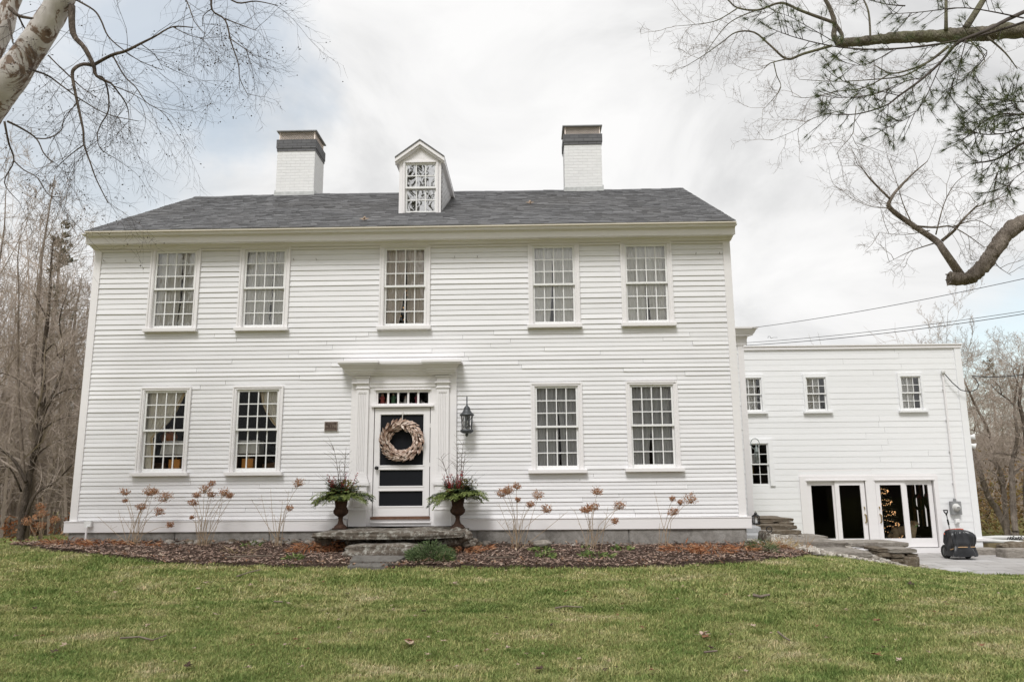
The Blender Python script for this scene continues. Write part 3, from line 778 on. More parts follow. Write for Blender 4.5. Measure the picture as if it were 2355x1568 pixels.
chimney(635.8, 722.5, 449, 348, 320.7, 300, .74, 1)
chimney(1298.5, 1384.5, 436.5, 333, 308, 288, .62, -1)

# ---- dormer on the roof
def on_roof(px, py):
    r_ = ray(px, py); k_ = (zr-ze)/(yr-yE); y = (ze-k_*yE-EYE.z)/(r_.z-k_); return EYE+r_*y
pb = on_roof(966, 491); yd = pb.y
dx0, dx1 = P(917.8, 430, yd).x, P(1014, 430, yd).x; dz0 = roof_z(yd); dze = P(966, 367, yd).z; dza = P(967, 321.5, yd-.1).z
gx0, gx1, gz0_, gz1_ = P(935.5,430,yd).x, P(999,430,yd).x, P(966,483,yd).z, P(966,378.5,yd).z
dxm = (dx0+dx1)/2; ydb = yE+(dze-ze)/(zr-ze)*(yr-yE)
dm = MB(); st, rt_ = .035, .05
wx0, wx1, wz0, wz1 = gx0-.032, gx1+.032, gz0_-.062, gz1_+.035
dm.box(dx0, wx0-.05, yd, yd+.10, dz0-.1, dze); dm.box(wx1+.05, dx1, yd, yd+.10, dz0-.1, dze)
dm.box(wx0-.05, wx1+.05, yd, yd+.1, dz0-.1, wz0-.06); dm.box(wx0-.05, wx1+.05, yd, yd+.1, wz1+.05, dze)
n = len(dm.v); dm.v += [(dx0,yd,dze),(dx1,yd,dze),(dxm,yd,dza-.06),(dx0,yd+.1,dze),(dx1,yd+.1,dze),(dxm,yd+.1,dza-.06)]
dm.f += [(n,n+1,n+2),(n+3,n+5,n+4)]
dorm = dm.build('dormer', M['trim'], house)
ds = MB()   # clapboarded cheeks
for x, sg in ((dx0, -1), (dx1, 1)):
    z = dz0-.05
    while z < dze-.02:
        yb0 = max(yd+.1, yE+(z-ze)/(zr-ze)*(yr-yE)); yend = ydb+.3
        a0 = yE+(z-ze)/(zr-ze)*(yr-yE)
        ds.quad((x+sg*.014, yd+.1, z), (x+sg*.014, max(a0,yd+.12), z), (x+sg*.003, max(a0,yd+.12)+.14, z+.105), (x+sg*.003, yd+.1, z+.105))
        ds.quad((x+sg*.014, yd+.1, z), (x+sg*.014, max(a0,yd+.12), z), (x, max(a0,yd+.12), z), (x, yd+.1, z)); z += .095
ds.build('dormer_cheek', M['clap'], dorm)
rk = MB(); rf = MB(); ov = .09
dn = math.hypot(dxm-dx0, dza-.06-dze); ux, uz = (dxm-dx0)/dn, (dza-.06-dze)/dn
for sg in (-1, 1):
    ex = dxm+sg*((dxm-dx0)+ov*ux); ez = dze-ov*uz; top = Vector((dxm, 0, dza)); lo = Vector((ex, 0, ez+.06))
    def sheet(mb_, y0_, y1_, t0, t1, in0=0.):
        nv = Vector((sg*uz, 0, ux)); A = top+nv*t0*0; 
        a = Vector((dxm,0,dza+t0)); b = Vector((lo.x,0,lo.z+t0)); c = Vector((lo.x,0,lo.z+t1)); d = Vector((dxm,0,dza+t1)); n = len(mb_.v)
        for y in (y0_, y1_):
            for q in (a,b,c,d): mb_.v.append((q.x, y, q.z))
        for i in range(4): mb_.f.append((n+i, n+(i+1)%4, n+4+(i+1)%4, n+4+i))
        mb_.f += [(n,n+1,n+2,n+3),(n+7,n+6,n+5,n+4)]
    sheet(rk, yd-.10, yd-.06, -.085, -.012); sheet(rk, yd-.06, yd-.0, -.12, -.03)
    sheet(rf, yd-.115, ydb+1.1, -.012, .012)
    e2 = MB()
    rk.box(min(ex, dxm+sg*(dxm-dx0)), max(ex, dxm+sg*(dxm-dx0)), yd, ydb+.25, ez-.03, ez+.045)
rk.build('dormer_rake', M['trim'], dorm, recalc=True); rf.build('dormer_roof', M['roof'], dorm, recalc=True)
dwin, _ = make_window(dorm, gx0, gx1, gz0_, gz1_, yd+.03, 3, 2, 2, cas=.045, sill=False, backband=False, glass='glass_dormer', name='dormer_window', depth=.045)
db = MB(); db.box(dx0+.03, dx1-.03, yd+.16, yd+.9, dz0-.2, dze+.1); db.build('dormer_dark_lining', M['interior'], dorm)  # near-black box added for the shade inside the dormer
# every piece of the dormer window moves up one level so that nothing hangs deeper than thing > part > sub-part
for ch in list(dwin.children):
    ch.parent = dorm; ch.matrix_parent_inverse = world_of(dorm).inverted()

# ------------------------------------------------------------------ entrance
yS = YF-.055
back = MB(); zTr0, zTr1 = P(928,928,YF).z, P(928,902.5,YF).z
tx0, tx1 = P(870.5,915,YF).x, P(985.5,915,YF).x
dX0, dX1 = P(861,1060,YF).x, P(988.5,1060,YF).x; dZ0, dZ1 = P(925,1186.5,YF).z, P(925,938.5,YF).z
zTop = P(925, 850, YF).z
back.box(DX0, dX0-.012, yS, YF+.05, ZST, zTop); back.box(dX1+.012, DX1, yS, YF+.05, ZST, zTop)
back.box(dX0-.012, dX1+.012, yS, YF+.05, zTr1+.035, zTop)
back.box(dX0-.012, tx0-.03, yS, YF+.05, zTr0-.02, zTr1+.035); back.box(tx1+.03, dX1+.012, yS, YF+.05, zTr0-.02, zTr1+.035)
back.box(dX0-.012, dX1+.012, yS, YF+.05, dZ1+.008, zTr0-.02)
back.box(dX0-.012, dX1+.012, yS, YF+.05, ZST, dZ0-.045)
back.box(dX0-.03, dX1+.03, yS-.03, yS, P(925,1200,YF).z-.012, P(925,1200,YF).z+.012)
sur = back.build('door_surround', M['trim'], house, bevel=.003)
def pil(xa, xb, xpa, xpb, mirror):
    p = MB(); q = lambda py: P(925, py, YF-.1).z
    z_cap = q(868); z_sh1 = q(893); z_sh0 = q(1094); z_pl = q(1209.5); f = yS-.045
    # shaft as raised fillets between flutes
    n = 6; w_ = (xb-xa); fl = .020; gap = (w_-.05-fl*0)/(n)
    p.box(xa, xb, yS-.034, yS, z_sh0, z_sh1)
    edges = [xa] + [xa+.028+gap*(i+.5)-fl/2 for i in range(n-1)]
    xs = [xa, xa+.034]
    for i in range(n-1):
        c_ = xa+.034+(w_-.068)*(i+.5)/(n-1)
        p.box(xs[-2] if i == 0 else xprev, c_-fl/2, f, yS-.034, z_sh0+.06, z_sh1-.075); xprev = c_+fl/2
    p.box(xprev, xb, f, yS-.034, z_sh0+.06, z_sh1-.075)
    p.box(xa, xb, f-.001, yS-.034, z_sh1-.075, z_sh1); p.box(xa, xb, f-.001, yS-.034, z_sh0, z_sh0+.06)
    p.box(xa-.012, xb+.012, f-.018, yS, z_sh1, z_sh1+.022); p.box(xa, xb, f-.004, yS, z_sh1+.022, z_cap+.0)
    p.box(xa-.022, xb+.022, f-.034, yS, z_cap, z_cap+.03)
    zt2 = q(836+26); p.box(xa, xb, f-.004, yS, z_cap+.03, q(852)+.0)
    zz = q(849.5); 
    # base mouldings and plinth with a panel
    b0 = q(1116)
    for k_, (o_, h0, h1) in enumerate(((.010,.0,.35),(.028,.35,.62),(.045,.62,1.0))):
        za = z_sh0-(z_sh0-b0)*h1; zb = z_sh0-(z_sh0-b0)*h0; p.box(xa-o_, xb+o_, f-o_, yS, za, zb-.001)
    z_m = q(1173)
    p.box(xpa, xpb, f-.025, yS, z_m+.02, b0-.001); p.box(xpa-.012, xpb+.012, f-.045, yS, z_m, z_m+.02); p.box(xpa-.006, xpb+.006, f-.036, yS, z_pl, z_m)
    pa, pb_, ha, hb = xpa+.055, xpb-.055, z_m+.06, b0-.07; g = f-.025
    p.box(pa, pb_, g-.008, g, ha, ha+.012); p.box(pa, pb_, g-.008, g, hb-.012, hb); p.box(pa, pa+.012, g-.008, g, ha+.012, hb-.012); p.box(pb_-.012, pb_, g-.008, g, ha+.012, hb-.012)
    # little row of drops at the head of the shaft
    for i in range(5):
        c_ = xa+.034+(w_-.068)*(i+.5)/5; p.box(c_-.009, c_+.009, f-.008, f-.001, z_sh1-.058, z_sh1-.046)
    p.build('pilaster', M['trim'], house, bevel=.0025)
pil(P(820,1000,YF).x, P(848.5,1000,YF).x, P(808,1150,YF).x, P(846,1150,YF).x, False)
pil(P(1005,1000,YF).x, P(1033.5,1000,YF).x, P(1001,1150,YF).x, P(1039.5,1150,YF).x, True)
# frieze rails and crown with blocks breaking forward over the pilasters
en = MB(); q = lambda py: P(925, py, YF-.1).z
xa_, xb_ = P(806,850,YF-.1).x, P(1048,850,YF-.1).x
pa0, pa1 = P(815,860,YF).x, P(851,860,YF).x; pb0, pb1 = P(1003.5,860,YF).x, P(1036,860,YF).x
en.box(pa1, pb0, yS-.032, yS, q(881.5), q(878.5)); en.box(pa1, pb0, yS-.018, yS, q(889), q(881.5))
for a, b in ((pa0,pa1),(pb0,pb1)): en.box(a-.01, b+.01, yS-.085, yS, q(881.5), q(878))
def crown(x0, x1, off, r0, r1):
    yb_ = yS; pr = [(yb_+.03, q(863)), (yb_-.03-off, q(863)), (yb_-.04-off, q(860.5)), (yb_-.085-off, q(857)), (yb_-.09-off, q(854.5)), (yb_-.11-off, q(853.5)), (yb_-.112-off, q(851)), (yb_-.135-off, q(848)), (yb_-.19-off, q(841.5)), (yb_-.205-off, q(841)), (yb_-.207-off, q(838.5))]
    return pr
z_sh = q(838.0)
en.prism_x(crown(0,0,0,0,0) + [(yS+.03, q(838.5))], pa1+.02, pb0-.02)
for a, b in ((pa0-.004, pa1+.004), (pb0-.004, pb1+.004)):
    pr = crown(0,0,.085,0,0) + [(yS+.03, q(838.5))]
    yref = yS-.03; n = len(en.v); kx = len(pr)
    for s_, x in ((-1, a), (1, b)):
        for y, z in pr: en.v.append((x + s_*max(0, (yref-y))*.75, y, z))
    for i in range(kx): j = (i+1)%kx; en.f.append((n+i, n+j, n+kx+j, n+kx+i))
    en.f.append(tuple(n+i for i in range(kx-1,-1,-1))); en.f.append(tuple(n+kx+i for i in range(kx)))
ol = .75*(.207+.085-.03)+.012
en.box(pa0-ol, pb1+ol, yS-.215, YF+.03, q(838.5)+.001, ZCR)
for a, b in ((pa0,pa1),(pb0,pb1)): en.box(a-ol, b+ol, yS-.305, yS-.216, q(838.5)+.0015, ZCR-.001)
en.build('crown_moulding', M['trim'], house, recalc=True)
# transom
tr = MB(); yT = YF-.035
tr.box(tx0-.032, tx0, yT, YF+.03, zTr0-.02, zTr1+.036); tr.box(tx1, tx1+.032, yT, YF+.03, zTr0-.02, zTr1+.036)
tr.box(tx0, tx1, yT+.001, YF+.03, zTr1, zTr1+.036); tr.box(tx0, tx1, yT+.001, YF+.03, zTr0-.02, zTr0)
for i in range(1, 5): x = tx0+(tx1-tx0)*i/5; tr.box(x-.016, x+.016, yT+.004, YF+.0, zTr0, zTr1)
tr.box(tx0-.05, tx1+.05, yS-.03, yS, zTr1+.036, zTr1+.052)
tr.box(tx0-.10, tx1+.10, yS-.05, yS, zTr0-.062, zTr0-.03)
trw = tr.build('transom_window', M['trim'], house, bevel=.002)
gp = MB(); gp.quad((tx0,YF-.012,zTr0),(tx1,YF-.012,zTr0),(tx1,YF-.012,zTr1),(tx0,YF-.012,zTr1)); gp.build('pane', M['glass_clear'], trw)
sh = MB(); sh.box(tx0-.02, tx1+.02, YF+.03, YF+.26, zTr0-.03, zTr0-.005); sh.build('inner_shelf', M['trim'], trw)
# screen door
dr = MB(); yD = YF-.048
g1 = (P(876,1000,YF).x, P(974.5,1000,YF).x)
zz = lambda zy: P(925, (1300+zy/1.866)/1.6306, YF).z
pan = [(zz(828), zz(477)), (zz(972), zz(862)), (zz(1112), zz(1010))]
dr.box(dX0, g1[0], yD, YF, dZ0, dZ1); dr.box(g1[1], dX1, yD, YF, dZ0, dZ1)
lv = [dZ0] + [v for a, b in reversed(pan) for v in (a, b)] + [dZ1]
for i in range(0, len(lv), 2): dr.box(g1[0], g1[1], yD+.0008, YF, lv[i], lv[i+1])
for a, b in pan:
    bd = .012
    dr.box(g1[0]-.02, g1[0]-.02+bd, yD-.007, yD, a-.02, b+.02); dr.box(g1[1]+.02-bd, g1[1]+.02, yD-.007, yD, a-.02, b+.02)
    dr.box(g1[0]-.02+bd, g1[1]+.02-bd, yD-.0065, yD+.0008, a-.02, a-.02+bd); dr.box(g1[0]-.02+bd, g1[1]+.02-bd, yD-.0065, yD+.0008, b+.02-bd, b+.02)
door = dr.build('screen_door', M['trim'], house, bevel=.002)
for a, b in pan:
    s_ = MB(); s_.box(g1[0], g1[1], YF-.022, YF-.016, a, b); s_.build('screen_panel', M['screen'], door)
kn = MB(); kc = P(866.2, 1075.6, yD-.03)
kn.lathe([(.0001,-.04),(.022,-.038),(.030,-.02),(.026,.0),(.012,.008),(.012,.03),(.028,.032),(.028,.04)], (0,0,0), 16)
ko = kn.build('door_knob', M['black'], door, True); ko.matrix_parent_inverse = Matrix(); ko.parent = door; ko.rotation_euler = (-PI/2, 0, 0); ko.location = (kc.x, yD-.04, kc.z)
for py in (978, 1068, 1160): c_ = P(989, py, yD); hg = MB(); hg.tube([(dX1+.005,yD-.006,c_.z-.035),(dX1+.005,yD-.006,c_.z+.035)], .007, 8); hg.build('hinge', M['trim'], door)
thr = MB(); thr.box(dX0-.03, dX1+.02, yS-.035, YF+.02, dZ0-.045, dZ0-.006); thr.build('threshold', M['brownwood'], house, bevel=.003)
# ------------------------------------------------------------------ curtains
def curtain(wk, left, right, mat, label, group, seed=0, y=YF+.088, amp=.010, nfold=9, top=.05, crinkle=0.0, bottom=.03, hem=None):
    """cloth hung behind a window; left/right = [(v,u)...] edges in glass coordinates (v from the top)"""
    gx0, gx1, gz0, gz1 = WR[wk]; w_ = gx1-gx0; h_ = gz1-gz0
    lv, lu = zip(*left); rv, ru = zip(*right); nu, nv = 56, 40; r_ = random.Random(seed); ph = r_.uniform(0, 6)
    c = MB(); vs = []
    for j in range(nv+1):
        v = -top + (1+top+bottom)*j/nv; a = np.interp(v, lv, lu); b = np.interp(v, rv, ru)
        cr = crinkle*(noise.noise((v*14, seed, 0))+.6*noise.noise((v*37, seed, 5)))
        row = []
        for i in range(nu+1):
            s = i/nu; u = a+(b-a)*s
            if crinkle: u += cr*(s**3 if b < .9 else (1-s)**3)
            yy = y + amp*math.sin(s*nfold*2*PI+ph+.5*math.sin(v*3+seed)) + .012*noise.noise((s*7, v*2.2, seed)) + .006*math.sin(s*nfold*4.7*PI)
            row.append(len(c.v)); c.v.append((gx0+w_*u, yy, gz1-h_*v))
        vs.append(row)
    for j in range(nv):
        for i in range(nu): c.f.append((vs[j][i], vs[j+1][i], vs[j+1][i+1], vs[j][i+1]))
    o = c.build('curtain', M[mat], None, True); tag(o, label, 'curtain', group)
    if hem:
        e = MB(); 
        for j in range(nv):
            if hem == 'r':
                p, q = Vector(c.v[vs[j][-1]]), Vector(c.v[vs[j+1][-1]]); d = Vector((-.045,-.02,0)); 
            else:
                p, q = Vector(c.v[vs[j][0]]), Vector(c.v[vs[j+1][0]]); d = Vector((.045,-.02,0))
            e.quad(p+Vector((0,-.012,0)), q+Vector((0,-.012,0)), q+d, p+d)
        e.build('gold_edging', M['gold_trim'], o)
    return o
gU, gL = 'curtains drawn across the upper windows', 'curtains in the lower windows'
F0, F1 = [(0,-.04),(1,-.04)], [(0,1.04),(1,1.04)]
nm = {'U1':'first upper window from the left','U2':'second upper window from the left','U3':'middle upper window above the door','U4':'fourth upper window from the left','U5':'upper window nearest the right corner',
      'L4':'lower window right of the wall lantern','L5':'lower window nearest the right corner'}
for k, gl_, gr_, mat_, cr in (
    ('U1', [(0,.605),(.22,.60),(.4,.605),(.6,.60),(.8,.575),(1,.56)], [(0,.60),(.22,.622),(.4,.645),(.6,.650),(.8,.607),(1,.575)], 'curtain', .026),
    ('U2', [(0,.69),(.15,.69),(.35,.66),(.5,.655),(.65,.65),(.8,.61),(1,.63)], [(0,.69),(.15,.71),(.35,.71),(.5,.70),(.65,.665),(.8,.68),(1,.655)], 'curtain', .028),
    ('U3', [(0,.51),(.22,.51),(.4,.49),(.55,.47),(.7,.43),(1,.34)], [(0,.51),(.22,.525),(.4,.53),(1,.54)], 'curtain_warm', .004),
    ('U4', [(0,.47),(.18,.465),(.5,.455),(.7,.43),(1,.385)], [(0,.47),(.18,.48),(.5,.505),(1,.515)], 'curtain', .003),
    ('U5', [(0,.485),(.2,.485),(.45,.485),(1,.475)], [(0,.487),(.2,.495),(.45,.512),(.6,.54),(1,.60)], 'curtain', .003),
    ('L4', [(0,.515),(.12,.515),(.5,.545),(.75,.545),(1,.548)], [(0,.516),(.12,.53),(.5,.585),(.75,.605),(1,.615)], 'curtain_lace', .003),
    ('L5', [(0,.48),(.5,.475),(.65,.45),(.8,.41),(1,.405)], [(0,.481),(.5,.482),(.65,.487),(1,.487)], 'curtain_lace', .003)):
    g = gU if k[0] == 'U' else gL
    word = {'curtain':'white sheer','curtain_warm':'beige','curtain_lace':'grey lace'}[mat_]
    curtain(k, F0, gl_, mat_, f'{word} curtain, left half in the {nm[k]}', g, hash(k[1])%7+ord(k[1]), crinkle=cr, nfold=5)
    curtain(k, gr_, F1, mat_, f'{word} curtain, right half in the {nm[k]}', g, ord(k[1])*3+1, crinkle=cr, nfold=4.5)
curtain('L1', [(0,-.05),(1,-.05)], [(0,.93),(.06,.88),(.25,.72),(.40,.52),(.50,.34),(.55,.22),(.60,.155),(.75,.20),(1,.235)], 'curtain_cream', 'cream drape swept to the left in the lower window nearest the left corner', gL, 4, nfold=6, hem='r')
curtain('L2', [(0,.50),(.15,.55),(.3,.70),(.42,.86),(.48,1.0),(.5,1.03),(1,1.05)], [(0,1.05),(1,1.06)], 'curtain_cream', 'short cream drape pulled to the right in the lower window beside the plaque', gL, 9, nfold=5, hem='l')

# ------------------------------------------------------------------ things seen inside the left lower windows
def table_lamp(wk, u, vtop, vbot, wtop, wbot, y, label):
    gx0, gx1, gz0, gz1 = WR[wk]; k = (y)/YF; X = lambda u_: EYE.x+(gx0+(gx1-gx0)*u_)*k; Zv = lambda v: EYE.z+((gz1-(gz1-gz0)*v)-EYE.z)*k
    cx = X(u); z1, z0 = Zv(vtop), Zv(vbot); zb = z0-.52
    e = empty('table_lamp', (cx, y, zb), label, 'lamp', 'lamps standing inside the lower windows')
    s = MB(); a, b = wtop/2, wbot/2; n = 4
    s.v += [(cx-b,y-.13,z0),(cx+b,y-.13,z0),(cx+b,y+.13,z0),(cx-b,y+.13,z0),(cx-a,y-.11,z1),(cx+a,y-.11,z1),(cx+a,y+.11,z1),(cx-a,y+.11,z1)]
    s.f += [(0,1,5,4),(1,2,6,5),(2,3,7,6),(3,0,4,7)]
    o = s.build('lamp_shade', M['shade'], e); sm = o.modifiers.new('s','SOLIDIFY'); sm.thickness = .004
    c = MB(); c.tube([(cx,y,z0-.10),(cx,y,z1-.03)], .012, 8); c.ball((cx,y,z1+.01), .016); c.tube([(cx-a,y,z1-.03),(cx+a,y,z1-.03)], .004, 4); c.build('stem', M['brass'], e)
    bse = MB(); bse.box(cx-.095,cx+.095,y-.06,y+.06,z0-.34,z0-.08); bse.box(cx-.095,cx+.095,y-.06,y+.06,zb+.03,z0-.365); bse.box(cx-.088,cx+.088,y-.055,y+.055,z0-.365,z0-.34); bse.box(cx-.12,cx+.12,y-.08,y+.08,zb,zb+.03)
    bse.build('lamp_base', M['orangewood'], e, bevel=.006)
table_lamp('L1', .86, .645, .82, .40, .44, YF+.235, 'table lamp with white square shade beside the cream drape in the left window')
table_lamp('L2', .33, .645, .815, .41, .43, YF+.235, 'table lamp with white square shade in the window beside the plaque')
def inside(wk, u, v, y):
    gx0, gx1, gz0, gz1 = WR[wk]; k = y/YF
    return Vector(((gx0+(gx1-gx0)*u)*k, y, EYE.z+((gz1-(gz1-gz0)*v)-EYE.z)*k))
def ribbed(mb, c, r, sz, n=32):
    k = 10; base = len(mb.v)
    for i in range(k+1):
        th = PI*i/k
        for j in range(n):
            a = 2*PI*j/n; q = r*(1-.09*abs(math.cos(4*a))**3)*max(.02,math.sin(th)); mb.v.append((c.x+q*math.cos(a), c.y+q*math.sin(a), c.z-r*sz*math.cos(th)))
    for i in range(k):
        for j in range(n): j2=(j+1)%n; o=base+i*n; mb.f.append((o+j,o+j2,o+n+j2,o+n+j))
pc = inside('L1', .64, .595, YF+.55)
e = empty('pumpkin', pc-Vector((0,0,.12)), 'orange pumpkin behind the lamp in the lower left window', 'pumpkin')
b_ = MB(); ribbed(b_, pc, .14, .85); b_.build('shell', M['pumpkin'], e, True)
b_ = MB(); b_.tube([pc+Vector((0,0,.10)), pc+Vector((.01,0,.15)), pc+Vector((.03,0,.18))], [.022,.016,.014], 7); b_.build('stalk', M['tanwood'], e)
def chair_back(wk, u0, u1, v0, y, label, slope):
    a = inside(wk, u0, v0, y); b = inside(wk, u1, v0-slope, y); zb = WR[wk][2]-.55
    e = empty('wooden_chair', ((a.x+b.x)/2, y, zb), label, 'chair', 'chairs behind the lower windows')
    c = MB(); 
    n = len(c.v); c.v += [(a.x,y,a.z-.17),(b.x,y,b.z-.17),(b.x,y,b.z),(a.x,y,a.z),(a.x,y+.03,a.z-.17),(b.x,y+.03,b.z-.17),(b.x,y+.03,b.z),(a.x,y+.03,a.z)]
    c.f += [(0,1,2,3),(5,4,7,6),(3,2,6,7),(0,3,7,4),(1,5,6,2),(4,5,1,0)]
    c.build('top_rail', M['tanwood'], e, bevel=.01)
    for x, z in ((a.x+.03, a.z-.17), (b.x-.03, b.z-.17)): l = MB(); l.tube([(x,y+.015,z),(x,y+.02,zb)], .018, 8); l.build('leg', M['tanwood'], e)
    s = MB(); s.box(a.x, b.x, y-.02, y+.42, zb+.40, zb+.44); s.build('seat', M['tanwood'], e, bevel=.01)
chair_back('L1', .28, .60, .925, YF+.5, 'brown wooden chair back below the pumpkin in the left window', .0)
chair_back('L2', .68, 1.12, .95, YF+.5, 'brown wooden chair back right of the lamp in the second window', .035)
# string of lights behind the middle upper window
gx0, gx1, gz0, gz1 = WR['U3']
fl = MB(); rq = random.Random(4)
e = empty('fairy_light_tree', ((gx0*.55+gx1*.45), YF+.5, gz0-.3), 'small lit tree glimpsed through the gap of the beige curtains', 'christmas tree')
tw = MB()
for i in range(260):
    z = rq.uniform(-.25, .75); r_ = (.8-z)*.33; a = rq.uniform(0, 2*PI); d = Vector((math.cos(a), math.sin(a), -.2)); tw.leaf(Vector((gx0*.55+gx1*.45, YF+.5, gz0+z)), d, Vector((0,0,1)), r_, .04)
tw.build('foliage', M['xmas'], e)
for i in range(46):
    z = rq.uniform(-.2, .7); r_ = (.8-z)*.31; a = rq.uniform(PI*1.1, PI*1.9); fl.octa((gx0*.55+gx1*.45+math.cos(a)*r_, YF+.5+math.sin(a)*r_, gz0+z), .0055)
fl.build('string_light', M['fairy'], e)

# ------------------------------------------------------------------ figurines in the transom
zsft = zTr0-.005
def figurine(u, h, mats, label, kind, y=YF+.07):
    x = tx0+(tx1-tx0)*u; f = MB(); s = h/.16
    e = empty('figurine', (x, y, zsft), label, 'figurine', 'nativity figurines on the transom shelf')
    if kind == 'stand':
        prof = [(.034,0),(.038,.01),(.033,.05),(.027,.085),(.030,.112),(.022,.125),(.010,.131)]
        f.lathe([(r*s, z*s) for r, z in prof], (x,y,zsft), 14, 1, .75); f.build('robe', mats[0], e, True)
        a = MB()
        for sg in (-1,1): a.tube([(x+sg*.028*s,y-.004,zsft+.112*s),(x+sg*.034*s,y-.018*s,zsft+.085*s),(x+sg*.010*s,y-.034*s,zsft+.078*s)], [.011*s,.010*s,.007*s], 7)
        a.build('arm', mats[0], e, True)
        b = MB(); b.ball((x,y-.004,zsft+.146*s), .0165*s, 10, 1.15); b.build('head', M['fig_skin'], e, True)
        b = MB(); b.lathe([(.020*s,.118*s),(.0225*s,.14*s),(.019*s,.158*s),(.008*s,.168*s)], (x,y+.005,zsft), 10, 1, .85); b.build('hood', mats[1], e, True)
    elif kind == 'kneel':
        f.lathe([(r*s, z*s) for r, z in [(.05,0),(.052,.02),(.040,.06),(.032,.1),(.022,.125),(.010,.132)]], (x,y,zsft), 14, 1, .8); f.build('robe', mats[0], e, True)
        b = MB(); b.ball((x-.008*s,y-.012,zsft+.142*s), .0165*s, 10, 1.15); b.build('head', M['fig_skin'], e, True)
        b = MB(); b.lathe([(.024*s,.112*s),(.025*s,.14*s),(.019*s,.158*s),(.008*s,.166*s)], (x,y+.004,zsft), 10, 1, .85); b.build('hood', mats[1], e, True)
    else:       # lying lamb or ass
        b = MB(); z = zsft+.032*s
        b.tube([(x+.045*s,y,z-.004),(x+.02*s,y,z),(x-.015*s,y,z+.002),(x-.035*s,y,z+.018*s),(x-.045*s,y,z+.042*s)], [.012*s,.027*s,.027*s,.018*s,.013*s], 9)
        b.tube([(x-.040*s,y,z+.045*s),(x-.058*s,y-.008,z+.040*s),(x-.072*s,y-.012,z+.031*s)], [.016*s,.014*s,.008*s], 8)
        for sg in (-1,1): b.tube([(x-.042*s,y+sg*.008,z+.054*s),(x-.040*s,y+sg*.016*s,z+.080*s)], [.006*s,.002*s], 5)
        for q in (-.02,.025): b.tube([(x+q*s,y-.02*s,z-.01),(x+q*s-.03*s,y-.03*s,zsft+.006)], [.009*s,.006*s], 6)
        b.build('body', mats[0], e, True)
figurine(.065, .175, (M['fig_red'], M['fig_pink']), 'red-robed standing figurine, first from the left in the transom', 'stand')
figurine(.165, .115, (M['fig_pink'], M['fig_white']), 'small peach figurine half behind the first transom bar', 'kneel')
figurine(.285, .18, (M['fig_green'], M['fig_green']), 'green-robed standing figurine in the second transom pane', 'stand')
figurine(.445, .10, (M['fig_white'], M['fig_white']), 'small white donkey figurine in the middle transom pane', 'animal')
figurine(.535, .135, (M['fig_white'], M['fig_grey']), 'white kneeling figurine in the middle transom pane', 'kneel')
figurine(.665, .06, (M['fig_white'], M['fig_white']), 'tiny white lamb figurine lying in the fourth transom pane', 'animal')
figurine(.765, .175, (M['fig_plum'], M['fig_white']), 'plum and white standing figurine in the fourth transom pane', 'stand')
figurine(.885, .10, (M['fig_white'], M['fig_white']), 'white animal figurine in the last transom pane on the right', 'animal')

# ------------------------------------------------------------------ wreath
wc = P(923.4, 1012.0, YF-.13); sc_ = (YF-.13)/FPX
Rx, Rz = 38*sc_*1.005, 35.5*sc_
e = empty('wreath', wc, 'round wreath of pale copper leaves hanging on the screen door', 'wreath')
cor = MB(); cor.tube([wc+Vector((Rx*math.cos(2*PI*i/40), .03, Rz*math.sin(2*PI*i/40))) for i in range(41)], .052, 8, False); cor.build('core', M['wreath_core'], e)
lv = MB(); rw = random.Random(12)
for i in range(520):
    a = rw.uniform(0, 2*PI); ph = rw.gauss(0, 1.0); rad_ = .055
    cdir = Vector((math.cos(a), 0, math.sin(a))); tdir = Vector((math.sin(a), 0, -math.cos(a)))    # leaves sweep round clockwise
    o_ = math.sin(ph); f_ = math.cos(ph)
    base = wc + Vector((Rx*math.cos(a), 0, Rz*math.sin(a))) + cdir*o_*rad_*1.15 + Vector((0, -f_*rad_*rw.uniform(.5,1.0)+.02, 0))
    d = tdir*1.0 + cdir*(o_*.62+rw.uniform(-.25,.25)) + Vector((0, -.28*abs(f_)+rw.uniform(-.2,.15), 0))
    nn = cdir*o_*.8 + Vector((0,-1,0)) + Vector((rw.uniform(-.4,.4),0,rw.uniform(-.4,.4)))
    lv.leaf(base, d, nn, rw.uniform(.062,.098), rw.uniform(.026,.040), rw.choice((-.25,.2,.3)))
for d, L in ((Vector((.9,-.2,.35)),.16),(Vector((-.9,-.2,.25)),.11),(Vector((.5,-.2,-.8)),.10)): lv.leaf(wc+Vector((.0,-.05,Rz+.0)), d, Vector((0,-1,0)), L, .04, .2)
lv.build('leaves', M['wreath'], e)
s_ = MB(); zt_ = dZ1-.004; s_.tube([(wc.x,yD-.008,zt_),(wc.x,yD-.03,wc.z+Rz+.06),(wc.x,wc.y+.03,wc.z+Rz)], .006, 5); s_.build('hanging_cord', M['string'], e)

